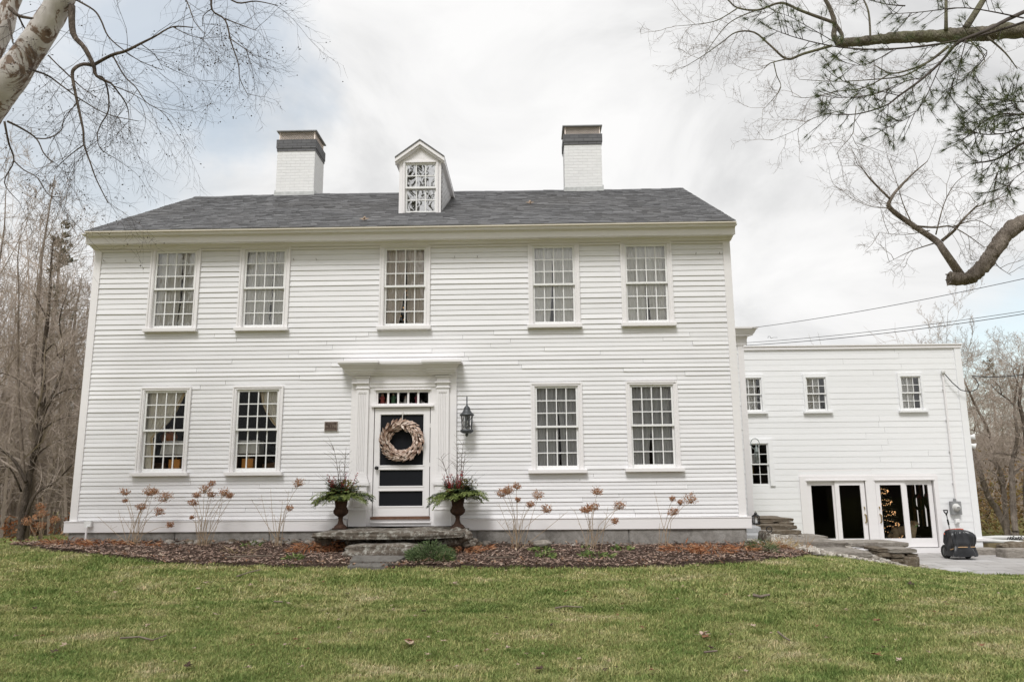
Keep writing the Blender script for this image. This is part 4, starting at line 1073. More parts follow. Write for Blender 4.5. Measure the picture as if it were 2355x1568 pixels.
# ------------------------------------------------------------------ plaque
a, b = P(746.2, 990.8, YF-.03), P(777.0, 969.4, YF-.03)
e = empty('house_plaque', ((a.x+b.x)/2, YF-.03, a.z), 'small dark bronze plaque reading ca. 1785 left of the door', 'plaque')
m_ = MB(); m_.box(a.x-.013, b.x+.013, YF-.028, YF-.002, a.z-.013, b.z+.013); m_.build('backing_board', M['trim'], e)
m_ = MB(); m_.box(a.x, b.x, YF-.040, YF-.0285, a.z, b.z); m_.build('plate', M['plaque'], e, bevel=.003)
m_ = MB(); bw = .007
m_.box(a.x+.006, b.x-.006, YF-.0435, YF-.0402, b.z-.006-bw, b.z-.006); m_.box(a.x+.006, b.x-.006, YF-.0435, YF-.0402, a.z+.006, a.z+.006+bw)
m_.box(a.x+.006, a.x+.006+bw, YF-.0435, YF-.0402, a.z+.006+bw, b.z-.006-bw); m_.box(b.x-.006-bw, b.x-.006, YF-.0435, YF-.0402, a.z+.006+bw, b.z-.006-bw)
m_.build('raised_border', M['letter'], e)
tc = bpy.data.curves.new('date_lettering', 'FONT'); tc.body = 'ca. 1785'; tc.align_x = 'CENTER'; tc.align_y = 'CENTER'; tc.size = .066; tc.extrude = .0015; tc.materials.append(M['letter'])
tmp = bpy.data.objects.new('lettering_curve', tc); COL.objects.link(tmp); bpy.context.view_layer.update()
tme = bpy.data.meshes.new_from_object(tmp.evaluated_get(bpy.context.evaluated_depsgraph_get())); bpy.data.objects.remove(tmp); tme.name = 'date_lettering'
to = bpy.data.objects.new('date_lettering', tme); COL.objects.link(to); to.parent = e; to.location = (0, -.0125, (b.z-a.z)*.50); to.rotation_euler = (PI/2, 0, 0)
m_ = MB()
for zf, n_, w_ in ((.80, 9, .12), (.22, 11, .15)):
    for i in range(n_): x0 = (a.x+b.x)/2 - w_/2 + w_*i/n_; m_.box(x0, x0+w_/n_*.62, YF-.0425, YF-.0402, a.z+(b.z-a.z)*zf-.0035, a.z+(b.z-a.z)*zf+.0035)
m_.build('small_worn_lettering', M['letter'], e)

# ------------------------------------------------------------------ wall lantern
yl = YF-.20; s_ = yl/FPX; lc = P(1073.6, 1000, yl); zq = lambda zy: P(1073.6, (1300+zy/1.866)/1.6306, yl).z; k_ = s_/1.866/1.6306
e = empty('wall_lantern', (lc.x, YF, zq(630)), 'dark metal coach lantern fixed to the wall right of the door', 'lantern')
cx = lc.x
m_ = MB(); m_.lathe([(.001,zq(480)-.004),(50*k_,zq(483)),(51*k_,zq(474)),(36*k_,zq(462)),(27*k_,zq(448)),(22*k_,zq(438)),(24*k_,zq(432)),(19*k_,zq(424)),(10*k_,zq(414)),(4.5*k_,zq(405)),(4.5*k_,zq(352)),(1*k_,zq(345))], (cx,yl,0), 20); m_.build('roof_cap', M['lantern'], e, True)
m_ = MB()
for i in range(6):
    a_ = 2*PI*i/6+PI/6; m_.tube([(cx+42*k_*math.cos(a_),yl+42*k_*math.sin(a_),zq(482)),(cx+36*k_*math.cos(a_),yl+36*k_*math.sin(a_),zq(580))], .0085, 5)
    a2 = a_+PI/3
    if i % 2 == 0:
        m_.tube([(cx+43*k_*math.cos(a_),yl+43*k_*math.sin(a_),zq(486)),(cx+37*k_*math.cos(a2),yl+37*k_*math.sin(a2),zq(576))], .005, 4); m_.tube([(cx+43*k_*math.cos(a2),yl+43*k_*math.sin(a2),zq(486)),(cx+37*k_*math.cos(a_),yl+37*k_*math.sin(a_),zq(576))], .005, 4)
m_.build('cage', M['lantern'], e)
m_ = MB(); m_.lathe([(.001,zq(608)),(30*k_,zq(604)),(46*k_,zq(594)),(47*k_,zq(586)),(42*k_,zq(578)),(.001,zq(576))], (cx,yl,0), 20); m_.lathe([(.001,zq(630)),(5*k_,zq(626)),(11*k_,zq(616)),(9*k_,zq(608)),(16*k_,zq(604))], (cx,yl,0), 14); m_.build('base', M['lantern'], e, True)
m_ = MB(); m_.lathe([(38*k_,zq(486)),(33*k_,zq(576))], (cx,yl,0), 6, cap=False); m_.build('glass', M['glass_lamp'], e)
m_ = MB(); m_.tube([(cx,yl,zq(578)),(cx,yl,zq(545))], .012, 8); m_.ball((cx,yl,zq(528)), .022, 10, 1.5); m_.build('bulb', M['palegrey'], e, True)
m_ = MB(); m_.box(cx-.05,cx+.05,YF-.03,YF-.006,zq(560),zq(450)); m_.tube([(cx,YF-.03,zq(470)),(cx,YF-.09,zq(440)),(cx,YF-.15,zq(408)),(cx,yl,zq(395))], .010, 7); m_.build('wall_bracket', M['lantern'], e)

# ------------------------------------------------------------------ stone helper
def slab(name, x0, x1, y0, y1, z0, z1, mat, seed=0, amp=.03, cuts=(26, 10, 6), taper=0.0, layers=True, parent=None, rnd_=.35):
    """a split-faced stone: rounded block with bedding ridges"""
    bm = bmesh.new(); bmesh.ops.create_cube(bm, size=2)
    bmesh.ops.subdivide_edges(bm, edges=[e_ for e_ in bm.edges if abs(e_.verts[0].co.x-e_.verts[1].co.x) > 1], cuts=cuts[0], use_grid_fill=True)
    bmesh.ops.subdivide_edges(bm, edges=[e_ for e_ in bm.edges if abs(e_.verts[0].co.y-e_.verts[1].co.y) > 1], cuts=cuts[1], use_grid_fill=True)
    bmesh.ops.subdivide_edges(bm, edges=[e_ for e_ in bm.edges if abs(e_.verts[0].co.z-e_.verts[1].co.z) > 1], cuts=cuts[2], use_grid_fill=True)
    hx, hy, hz = (x1-x0)/2, (y1-y0)/2, (z1-z0)/2; rad_ = min(hz, hy)*rnd_
    for v in bm.verts:
        p = Vector((v.co.x*hx, v.co.y*hy, v.co.z*hz))
        q = Vector((max(-hx+rad_, min(hx-rad_, p.x)), max(-hy+rad_, min(hy-rad_, p.y)), max(-hz+rad_, min(hz-rad_, p.z)))); d = p-q
        if d.length > rad_: p = q + d.normalized()*rad_
        w_ = p + Vector((x0, y0, z0)); n_ = d.normalized() if d.length > 1e-6 else Vector((0,0,v.co.z)).normalized()
        a_ = amp*(noise.noise((w_.x*1.3+seed, w_.y*1.3, w_.z*2)) + .5*noise.noise((w_.x*4+seed, w_.y*4, w_.z*8)) + .35*noise.noise((w_.x*11, w_.y*11+seed, w_.z*18)))
        if layers and abs(v.co.z) < .95: a_ += amp*.9*noise.noise((w_.x*.8+seed, w_.y*.8, w_.z*26+seed))
        if abs(v.co.z) > .95 and abs(v.co.x) < .97: n_ = Vector((n_.x*.3, n_.y*.3, n_.z)); a_ *= .55
        p = p + n_*a_
        if taper: p.z *= 1 - taper*max(0, abs(v.co.x)-.55)/.45
        v.co = p + Vector(((x0+x1)/2, (y0+y1)/2, (z0+z1)/2))
    me = bpy.data.meshes.new(name); bm.to_mesh(me); bm.free(); me.materials.append(mat)
    me.polygons.foreach_set('use_smooth', [True]*len(me.polygons))
    o = bpy.data.objects.new(name, me); COL.objects.link(o)
    if parent: attach(o, parent)
    return o
def rock(name, c, r, mat, seed=0, sz=.7, amp=.22, sub=3):
    bm = bmesh.new(); bmesh.ops.create_icosphere(bm, subdivisions=sub, radius=1)
    for v in bm.verts:
        d = v.co.copy(); k_ = 1+amp*(noise.noise(d*1.4+Vector((seed,0,0)))+.5*noise.noise(d*3.3+Vector((0,seed,0))))
        v.co = Vector((d.x*k_*r, d.y*k_*r*.85, d.z*k_*r*sz))
    me = bpy.data.meshes.new(name); bm.to_mesh(me); bm.free(); me.materials.append(mat)
    me.polygons.foreach_set('use_smooth', [True]*len(me.polygons))
    o = bpy.data.objects.new(name, me); COL.objects.link(o); o.location = c
    return o

# ------------------------------------------------------------------ entrance steps
yf_ = 11.45; zS1 = P(925, 1210.5, YF-.08).z; zS0 = P(925, 1241, yf_).z
o = slab('stone_step', P(736,1225,11.9).x, P(1072,1225,11.9).x, yf_, YF-.09, zS0, zS1, M['slab'], 3, .042, (44,12,7), .45); tag(o, 'long lichen-covered stone slab forming the top entrance step', 'step')
y2 = 11.2; o = slab('stone_step', P(787,1260,y2).x, P(972,1260,y2).x, y2, yf_+.25, P(870,1277,y2).z-.08, P(870,1252,y2).z, M['slab'], 17, .035, (34,10,6), .25); tag(o, 'shorter dark stone step below the entrance slab', 'step')
# dark packing under the big slab
for i, (px, py, r_, lab) in enumerate(((748,1240,.15,'rough stone propping the left end of the entrance slab'),(1043,1243,.17,'dark stone packed under the right end of the entrance slab'),(1068,1232,.15,'ragged stone at the right end of the entrance slab'),(1078,1247,.13,'small dark stone right of the entrance slab'),(1050,1222,.11,'thin stone lodged on top of the right-hand stones'),(1020,1252,.15,'stone half hidden behind the juniper'),(900,1246,.24,'dark stone in the gap between the two entrance steps'),(830,1246,.22,'dark stone behind the left part of the lower step'))):
    yy = 11.75 if i < 6 else 11.95
    o = rock('rough_stone', P(px, py, yy), r_, M['slab'], i*3.7, .62, .4); tag(o, lab, 'stone', 'stones packed round the entrance slab'); o.rotation_euler = (0,0,i)
def flat(name, pts2, y_list, th, mat, label, cat, group=None, lift=.03):
    """flagstone: outline of photo points with their distances"""
    pts = [P(px, py, y) for (px, py), y in zip(pts2, y_list)]; n = len(pts)
    m_ = MB(); c = sum(pts, Vector())/n; ring = []
    dense = []
    for i in range(n):
        a, b = pts[i], pts[(i+1)%n]
        for k in range(6): q = a.lerp(b, k/6); dense.append(q+Vector((noise.noise(q*5)*.025, noise.noise(q*5+Vector((9,0,0)))*.03, 0)))
    zz_ = [p.z for p in pts]; n = len(dense); zt_ = sum(zz_)/len(zz_)
    for off, ins in ((-th, 0), (-.012, 0), (0, .03)):
        for p in dense:
            d = (c-p); d.z = 0; q = p + d.normalized()*ins; m_.v.append((q.x, q.y, p.z*.0+zt_+ (p.z-zt_)*.9 +off+lift))
    m_.v.append((c.x, c.y, zt_+lift+.004))
    for k in range(2):
        for i in range(n): j=(i+1)%n; m_.f.append((k*n+i, k*n+j, (k+1)*n+j, (k+1)*n+i))
    for i in range(n): m_.f.append((2*n+i, 2*n+(i+1)%n, 3*n))
    o = m_.build(name, mat, None, recalc=True); return tag(o, label, cat, group)
flat('flagstone', [(803,1297),(905,1297.5),(935,1285),(812,1283.5)], [10.8,10.8,11.0,11.0], .06, M['flag'], 'flat grey flagstone set in the mulch below the steps', 'flagstone', 'flagstones in front of the steps', .05)
flat('flagstone', [(800,1308),(888,1308),(893,1302),(806,1301.5)], [10.6,10.6,10.7,10.7], .06, M['flag'], 'narrow flagstone where the mulch meets the lawn', 'flagstone', 'flagstones in front of the steps', .045)

# ------------------------------------------------------------------ urns and their arrangements
def make_urn(px, label, yU):
    b = P(px, 1208.5, yU); s = yU/FPX/1.6306/1.866; zb = zS1-.004
    # profile in zoom pixels (r, height above base)
    pr = [(46,0),(46,10),(43,12),(40,20),(30,26),(20,36),(16,50),(14,64),(15,70),(19,73),(15,78),(22,84),(38,94),(48,106),(50,118),(47,130),(43,134),(44,138),(39,146),(41,165),(46,190),(52,206),(60,214),(60,219),(53,218),(47,205),(43,190),(41,180)]
    e = empty('urn', (b.x, yU, zb), label, 'urn', 'urns flanking the entrance')
    m_ = MB(); m_.box(b.x-46*s, b.x+46*s, yU-46*s, yU+46*s, zb, zb+9*s); m_.build('foot', M['rust'], e, bevel=.004)
    m_ = MB(); base = len(m_.v); n = 48; P_ = [p for p in pr if p[1] >= 10]
    for r, h in P_:
        for j in range(n):
            a = 2*PI*j/n; k = 1+(.035*abs(math.sin(a*12)) if 84 <= h <= 130 and r > 20 else 0); m_.v.append((b.x+math.cos(a)*r*s*k, yU+math.sin(a)*r*s*k, zb+h*s))
    for i in range(len(P_)-1):
        for j in range(n): j2=(j+1)%n; o_=i*n; m_.f.append((o_+j,o_+j2,o_+n+j2,o_+n+j))
    m_.build('bowl', M['rust'], e, True)
    m_ = MB(); m_.lathe([(.001,195*s),(44*s,195*s)], (b.x,yU,zb), 20); m_.build('soil', M['mulch'], e)
    return Vector((b.x, yU, zb+212*s)), s
def arrangement(c, s, label, seed, tall, greens):
    r_ = random.Random(seed); e = empty('urn_planting', c, label, 'plant', 'winter plantings in the urns')
    ced = MB(); fir = MB(); ol = MB(); ber = MB(); bt = MB(); tw = MB(); wd = MB()
    def frond(mb, p, d, L, droop, leafl, w, dens=14):
        q = p.copy(); d = d.normalized(); dens = 13; step = L/dens
        for i in range(dens):
            d = (d + Vector((r_.gauss(0,.05), r_.gauss(0,.05), -droop/dens))).normalized(); q = q+d*step; t_ = i/dens; side = d.cross(Vector((r_.gauss(0,.25),r_.gauss(0,.25),1))).normalized(); ll = leafl*(1.25-.75*t_)
            for sg in (-1, 1):
                b_ = q.copy(); e_ = (side*sg*.8+d*.75+Vector((0,0,r_.uniform(-.35,.1)))).normalized(); m = 5
                for k in range(m):
                    b_ = b_+e_*ll/m; e_ = (e_+d*.12+Vector((0,0,-.10))).normalized(); s2 = e_.cross(Vector((0,0,1))).normalized()
                    for g2 in (-1, 1): mb.leaf(b_, e_*.9+s2*g2*.7+Vector((0,0,r_.uniform(-.25,.15))), Vector((r_.uniform(-.5,.5),r_.uniform(-.7,.3),1)), ll*.30*r_.uniform(.7,1.3), w*.62)
            mb.leaf(q, d, Vector((0,0,1)), ll*.4, w*.7)
    for i in range(greens):
        a = 2*PI*i/greens + r_.uniform(-.2,.2); rr_ = (185 if abs(math.cos(a)) > .4 else 120)*s*r_.uniform(.75,1.12)
        d = Vector((math.cos(a), math.sin(a)*.8, r_.uniform(.25,.62))); frond(ced if r_.random() < .66 else fir, c+Vector((math.cos(a)*.05, math.sin(a)*.05, .01)), d, rr_*1.0, r_.uniform(.7,1.3), .115, .022)
    for i in range(greens//2):
        a = r_.uniform(PI*.95, PI*2.05); d = Vector((math.cos(a)*.9, math.sin(a), r_.uniform(.1,.6))); frond(ced, c, d+Vector((0,0,.25)), 100*s*r_.uniform(.7,1.1), .95, .085, .02, 40)
    for i in range(30):   # bushy middle
        a = r_.uniform(0, 2*PI); d = Vector((math.cos(a), math.sin(a)*.7, r_.uniform(.45,1.5))); frond(ced if r_.random() < .5 else fir, c+Vector((math.cos(a)*.05, math.sin(a)*.05, .02)), d, r_.uniform(75,125)*s, .8, .075, .02)
    for i in range(24):   # upright dark fir and olive sprigs
        a = r_.uniform(0, 2*PI); d = Vector((math.cos(a)*.55, math.sin(a)*.4, 1)); frond(fir, c+Vector((math.cos(a)*.06,math.sin(a)*.06,0)), d, 150*s*r_.uniform(.45,1), .35, .06, .018, 40)
    for i in range(230):
        x = r_.gauss(.10,.07); p = c+Vector((x, r_.uniform(-.1,.1), r_.uniform(.02,.27))); ol.leaf(p, Vector((r_.uniform(-1,1),r_.uniform(-1,.3),r_.uniform(-.2,1))), Vector((r_.uniform(-1,1),-1,r_.uniform(-1,1))), r_.uniform(.025,.045), .018)
    for i in range(20):   # berried stems
        a = r_.uniform(0, 2*PI); d = Vector((math.cos(a)*.45-.1, math.sin(a)*.3, 1)).normalized(); L = r_.uniform(.12,.42)*(1 if i < 22 else 1.2); p0 = c+Vector((r_.gauss(-.03,.07), r_.uniform(-.09,.05), 0)); bt.tube([p0, p0+d*L*.6, p0+d*L+Vector((0,0,.01))], [.004,.003,.002], 4, False)
        for j in range(24):
            t_ = r_.uniform(.25,1)**.8; q = p0+d*L*t_+Vector((r_.gauss(0,.012),r_.gauss(0,.012),r_.gauss(0,.01))); ber.octa(q, r_.uniform(.0055,.0095))
    for i in range(60):
        p = c+Vector((r_.gauss(-.08,.08), -.10+r_.uniform(-.05,.05), r_.uniform(.0,.10))); ber.octa(p, r_.uniform(.009,.014))
    for (dx, h, lean) in tall:
        p = c+Vector((dx, r_.uniform(-.03,.03), 0)); pts = [p+Vector((lean*h*t_**1.4+r_.uniform(-.006,.006), r_.uniform(-.01,.01), h*t_)) for t_ in (0,.25,.5,.75,1)]
        tw.tube(pts, [.008,.0065,.0055,.004,.002], 5, False)
        for j in range(7):
            k = r_.uniform(.35,1); i0 = min(3, int(k*4)); q = pts[i0].lerp(pts[i0+1], k*4-i0); dd = Vector((r_.choice((-1,1))*r_.uniform(.5,1.2), r_.uniform(-.4,.3), r_.uniform(.7,1.2))).normalized(); L = r_.uniform(.10,.28)*h*1.3
            tw.tube([q, q+dd*L*.5+Vector((0,0,.02)), q+dd*L], [.003,.0022,.0012], 3, False)
    for i in range(12):
        a = r_.uniform(0,PI*2); d = Vector((math.cos(a), math.sin(a)*.6, r_.uniform(.3,1))).normalized(); L = r_.uniform(.3,.62); tw.tube([c, c+d*L*.6+Vector((0,0,.03)), c+d*L], [.0028,.002,.001], 3, False)
    ced.build('cedar_sprays', M['cedar'], e); fir.build('fir_sprays', M['fir'], e); ol.build('olive_leaves', M['olive'], e)
    tag(ber.build('berries', M['berry'], e), kind='stuff'); bt.build('berry_stems', M['darktwig'], e); tw.build('bare_twigs', M['greentwig'], e)
c, s = make_urn(782.8, 'rusty iron urn left of the front door, darker in its upper half', 12.1)
arrangement(c, s, 'evergreen and red berry planting in the left door urn with two tall bare twigs', 5, ((-.03,.80,-.16),(.03,.78,.02),(.0,.55,-.10)), 26)
c, s = make_urn(1052.5, 'rusty iron urn right of the front door', 12.1)
arrangement(c, s, 'evergreen and red berry planting in the right door urn below the wall lantern', 29, ((.02,.86,.08),(-.02,.84,.03),(-.10,.62,-.28),(.05,.7,.1)), 26)
# ------------------------------------------------------------------ ell between house and wing
xe = P(1720, 980, YE).x; zE1 = P(1708, 757, YE).z; zE0 = P(1725, 1193, YE).z; XE0 = XR-.3
ell = empty('house_ell', (xe-.6, YE+2, zE0-.3), 'narrow white clapboard ell with cornice set back beside the main house', 'building')
m_ = MB(); re_ = random.Random(8); sp = .105; zs = [zE0+.02+sp*i for i in range(int((zE1-.3-zE0)/sp)+2)]
clapboards(XE0, xe-.115, zs, YE, [], re_, m_, seg=(3,4)); 
m_.box(XE0, xe-.02, YE+.005, YE+.04, zE0, zE1-.1)
m_.build('wall', M['wing_clap'], ell)
m_ = MB(); m_.box(xe-.02, xe, YE+.02, YW+.5, zE0, zE1-.1)
z = zE0+.02
while z < zE1-.25:
    m_.quad((xe+.015,YE+.1,z),(xe+.015,YW+.3,z),(xe+.003,YW+.3,z+sp+.01),(xe+.003,YE+.1,z+sp+.01)); m_.quad((xe+.015,YE+.1,z),(xe+.015,YW+.3,z),(xe,YW+.3,z),(xe,YE+.1,z)); z += sp
m_.build('side_wall', M['wing_clap'], ell)
m_ = MB(); m_.box(xe-.12, xe+.008, YE-.03, YE+.10, zE0-.02, zE1-.22); m_.build('corner_board', M['trim'], ell, bevel=.003)
m_ = MB(); z = zE1
pr = [(YE+.05, z), (YE-.30, z), (YE-.30, z-.035), (YE-.25, z-.06), (YE-.20, z-.14), (YE-.18, z-.145), (YE-.18, z-.175), (YE-.07, z-.185), (YE-.05, z-.24), (YE-.045, z-.37), (YE+.05, z-.37)]
m_.prism_x(pr, XE0, xe+.005, 0, .8); m_.box(XE0, xe+.3, YE+.05, YW-.05, z-.03, z-.002); m_.build('cornice', M['trim'], ell, recalc=True)
m_ = MB(); m_.box(XE0, xe+.02, YE-.05, YE+.3, zE0-.13, zE0-.022); m_.build('skirt_board', M['trim'], ell)
m_ = MB(); m_.box(XE0, xe-.02, YE-.02, YE+4, zE0-1.2, zE0-.132); m_.build('foundation', M['found'], ell)

# ------------------------------------------------------------------ wing
XW1 = P(2231, 1010, YW).x; XW0 = P(1705, 1000, YW).x; zW1 = P(1950, 793.5, YW).z; zW0 = ZP
wing = empty('house_wing', ((XW0+XW1)/2, YW+3, zW0), 'white clapboard wing with three small upper windows and two sliding doors', 'building')
wh = []
def wr(zx0, zx1, zy0, zy1, zx0b=None, zx1b=None):
    f = lambda zx, zy: ((2700+zx/1.493)/1.6306, (1150+zy/1.493)/1.6306)
    zx0b = zx0b or zx0; zx1b = zx1b or zx1
    return rect(f(zx0,zy0), f(zx1,zy0), f(zx0b,zy1), f(zx1b,zy1), YW)
wg = [wr(124,222,408,577,133,230), wr(486,583,403,572,493,592), wr(1017,1112,395,564,1025,1120)]
w_ = sum(b-a for a,b,_,_ in wg)/3; za_ = sum(g[2] for g in wg)/3; zb_ = sum(g[3] for g in wg)/3
WG = []
for a, b, _, _ in wg:
    c = (a+b)/2; WG.append((c-w_/2, c+w_/2, za_, zb_))
    W, h = make_window(wing, c-w_/2, c+w_/2, za_, zb_, YW, 3, 2, 2, cas=.077, head=.095, sillx=.05, backband=False, casing_mat='wing_clap', glass='glass_sky'); wh.append(h)
g4 = wr(178,262,772,990,183,270); W, h = make_window(wing, *g4, YW, 2, 2, 2, cas=.13, head=.12, sillx=0, backband=False, casing_mat='wing_clap', sill=False); wh.append(h)
fD = lambda zx, zy: P((2700+zx/1.493)/1.6306, (1150+zy/1.493)/1.6306, YW)
dz1 = fD(850,945).z; dxa, dxb = fD(452,1100).x, fD(1228,1100).x
wh.append((dxa+.01, dxb-.01, zW0-1, dz1-.01))
m_ = MB(); rw_ = random.Random(31); sp = .158; n_ = int((zW1-.10-zW0-.25)/sp)+1
zs = [zW1-.07-sp*i for i in range(n_+1)][::-1]
clapboards(XW0, XW1-.17, zs, YW, wh, rw_, m_, lip=.010, seg=(2.5,4.8))
m_.build('wall', M['wing_clap'], wing)
m_ = MB(); m_.box(XW1-.175, XW1, YW-.035, YW+.03, zW0+.16, zW1-.02); m_.box(XW1-.03, XW1, YW+.03, YW+6, zW0, zW1-.02); m_.build('corner_board', M['wing_clap'], wing)
m_ = MB(); m_.box(XW0, XW1+.04, YW-.09, YW+6, zW1-.03, zW1); m_.box(XW0, XW1+.03, YW-.06, YW-.0, zW1-.115, zW1-.0305); m_.build('roof_edge', M['trim'], wing)
m_ = MB(); m_.box(XW0, dxa, YW-.03, YW+.03, zW0-.1, zs[0]+.02); m_.box(dxb, XW1, YW-.03, YW+.03, zW0-.1, zs[0]+.01); m_.box(XW1-.30, XW1+.24, YW-.07, YW+.5, zW0+.30, zW0+.36); m_.build('skirt_board', M['trim'], wing)
# near-black lining added so the rooms behind stay dark
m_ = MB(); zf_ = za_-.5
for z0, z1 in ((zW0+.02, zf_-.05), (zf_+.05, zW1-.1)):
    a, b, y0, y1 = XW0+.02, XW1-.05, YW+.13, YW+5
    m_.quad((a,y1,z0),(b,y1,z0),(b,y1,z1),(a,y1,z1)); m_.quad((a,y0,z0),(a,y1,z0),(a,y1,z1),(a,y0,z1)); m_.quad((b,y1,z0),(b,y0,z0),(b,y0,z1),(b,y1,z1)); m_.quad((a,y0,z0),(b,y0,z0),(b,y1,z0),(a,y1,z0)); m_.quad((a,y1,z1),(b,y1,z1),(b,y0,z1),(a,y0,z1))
m_.build('room_dark_lining', M['interior'], wing)
m_ = MB(); m_.quad((XW0,YW+6,zW0),(XW1,YW+6,zW0),(XW1,YW+6,zW1),(XW0,YW+6,zW1)); m_.quad((XW0,YW,zW0-.0),(XW0,YW+6,zW0),(XW0,YW+6,zW1),(XW0,YW,zW1)); m_.build('rear_wall', M['wing_clap'], wing)
# sliding doors: casing, then two leaves in each
xc0, xc1 = fD(828,1100).x, fD(870,1100).x
cs = MB(); yc = YW-.05
dA0, dA1 = fD(493,1130).x, fD(822,1130).x; dB0, dB1 = fD(876,1130).x, fD(1207,1130).x; ztop = fD(850,972).z; zbt = fD(1100,1345).z
cs.box(dxa, dA0, yc, YW+.06, zW0, dz1); cs.box(dA1, dB0, yc, YW+.06, zW0, dz1); cs.box(dB1, dxb, yc, YW+.06, zW0, dz1)
for a, b in ((dA0,dA1),(dB0,dB1)): cs.box(a, b, yc+.001, YW+.06, ztop, dz1); cs.box(a-.03, b+.03, yc-.02, yc, ztop+.002, ztop+.03); cs.box(dxa, dxb, YW-.006 if a == dA0 else YW-.005, YW+.02, dz1+.0005 if a == dA0 else dz1+.001, dz1+.17); cs.box(a, b, yc-.03, YW+.1, zW0, zbt-.02)
cs.build('door_casing', M['trim'], wing)
zg1a, zg0 = fD(640,999).z, fD(1000,1295).z
def slide(a, b, handle_left):
    mid = (a+b)/2; sl_ = MB()
    root = None
    for i, (x0, x1, yy) in enumerate(((a+.02, mid+.03, YW+.03 if handle_left is False else YW-.015), (mid-.03, b-.02, YW-.015 if handle_left is False else YW+.03))):
        s_ = MB(); sw = .115
        s_.box(x0, x0+sw, yy, yy+.04, zbt, ztop-.003); s_.box(x1-sw, x1, yy, yy+.04, zbt, ztop-.003); s_.box(x0+sw, x1-sw, yy+.0005, yy+.04, zbt, zg0); s_.box(x0+sw, x1-sw, yy+.0005, yy+.04, zg1a, ztop-.003)
        o = s_.build('sliding_door', M['trim'], wing)
        g = MB(); g.quad((x0+sw,yy+.02,zg0),(x1-sw,yy+.02,zg0),(x1-sw,yy+.02,zg1a),(x0+sw,yy+.02,zg1a)); g.build('pane', M['glass_clear'], o)
        if (i == 1) != bool(handle_left):
            hx = x1-sw*.45 if i == 1 else x0+sw*.45; hz = (zbt+ztop)/2-.12; h_ = MB()
            h_.tube([(hx,yy-.002,hz+.30),(hx,yy-.03,hz+.29),(hx,yy-.03,hz+.24)], .014, 6)
            h_.tube([(hx,yy-.002,hz+.11),(hx+.01,yy-.05,hz+.09),(hx+.015,yy-.055,hz),(hx+.01,yy-.05,hz-.09),(hx,yy-.002,hz-.11)], .016, 7)
            h_.build('handle', M['brass'], o)
slide(dA0, dA1, False); slide(dB0, dB1, True)
# wing curtains
for i, (a, b, z0, z1) in enumerate(WG):
    c = MB(); n = 40; x0, x1 = a-.02, b-(.10 if i else .06)
    for j in range(2):
        for k in range(n+1): c.v.append((x0+(x1-x0)*k/n, YW+.11+.012*math.sin(k*1.1+i)+.006*math.sin(k*2.7), z1+.05 if j else z0-.05))
    for k in range(n): c.f.append((k, k+1, n+2+k, n+1+k))
    c2 = c.build('curtain', M['curtain'], None, True); tag(c2, ('white curtain in the small wing window beside the ell','white curtain in the middle small window of the wing','white curtain in the small wing window nearest the far corner')[i], 'curtain', 'curtains in the small wing windows')

# ------------------------------------------------------------------ things seen through the sliding doors
def fir_tree(c, h, r, label):
    e = empty('christmas_tree', c, label, 'christmas tree'); q_ = random.Random(77); f = MB(); li = MB(); tk = MB()
    tk.tube([c, c+Vector((0,0,h))], [.05,.01], 8); tk.build('trunk', M['bark'], e)
    for i in range(150):
        t_ = (i/150)**.9; z = .12+(h-.15)*t_; L = r*(1-t_)*q_.uniform(.75,1.15)+.06; a = i*2.399; d = Vector((math.cos(a), math.sin(a), -.22)); p0 = c+Vector((0,0,z))
        for k in range(16):
            u_ = (k+1)/16; p = p0+d*L*u_
            for sg in (-1,0,1): f.leaf(p, d+Vector((-math.sin(a),math.cos(a),0))*sg*.9+Vector((0,0,q_.uniform(-.3,.5))), Vector((0,0,1)), .11, .028)
    for i in range(380):
        t_ = i/380; a = t_*2*PI*8; rr = (r*(1-t_)*.98+.03)*(1+.05*math.sin(i*1.7)); z = .2+(h-.25)*t_
        p = c+Vector((math.cos(a)*rr, math.sin(a)*rr, z-.18*rr+q_.uniform(-.03,.03))); li.octa(p, .0085)
    f.build('foliage', M['xmas'], e); tag(li.build('string_light', M['fairy'], e), kind='stuff')
tc_ = P(2034, 1262, YW+.75); tc_.z = zW0+.04; fir_tree(tc_, 2.5, .52, 'frosted christmas tree with warm fairy lights behind the sliding doors')
# dog standing in profile, head to the right
def skin_body(name, joints, edges, mat, parent=None, root=0, sub=2):
    me = bpy.data.meshes.new(name); me.from_pydata([j[0] for j in joints], edges, []); me.materials.append(mat)
    o = bpy.data.objects.new(name, me); COL.objects.link(o)
    sk_ = o.modifiers.new('skin', 'SKIN'); sk_.use_smooth_shade = True
    for i, j in enumerate(joints): r_ = j[1]; me.skin_vertices[0].data[i].radius = (r_, r_*(j[2] if len(j) > 2 else 1))
    me.skin_vertices[0].data[root].use_root = True
    sb = o.modifiers.new('sub', 'SUBSURF'); sb.levels = sub; sb.render_levels = sub
    if parent: attach(o, parent)
    return o
yd_ = YW+.42; k_ = 1/1.6306/4.361
def dq(zx, zy, dy=0): return tuple(P((3020+zx/4.361)/1.6306, (1780+zy/4.361)/1.6306, yd_+dy))
dfl = zW0+.03
J = [(dq(1560,920),.135),(dq(1480,925),.13),(dq(1425,975),.09),(dq(1660,905),.14),(dq(1735,890),.135),(dq(1770,850),.095),(dq(1775,805),.085),(dq(1785,778),.082),(dq(1822,795),.052),(dq(1852,810),.036),
     (dq(1380,1000,.02),.05),(dq(1345,1035,.03),.042)]
E_ = [(0,1),(1,2),(0,3),(3,4),(4,5),(5,6),(6,7),(7,8),(8,9),(2,10),(10,11)]
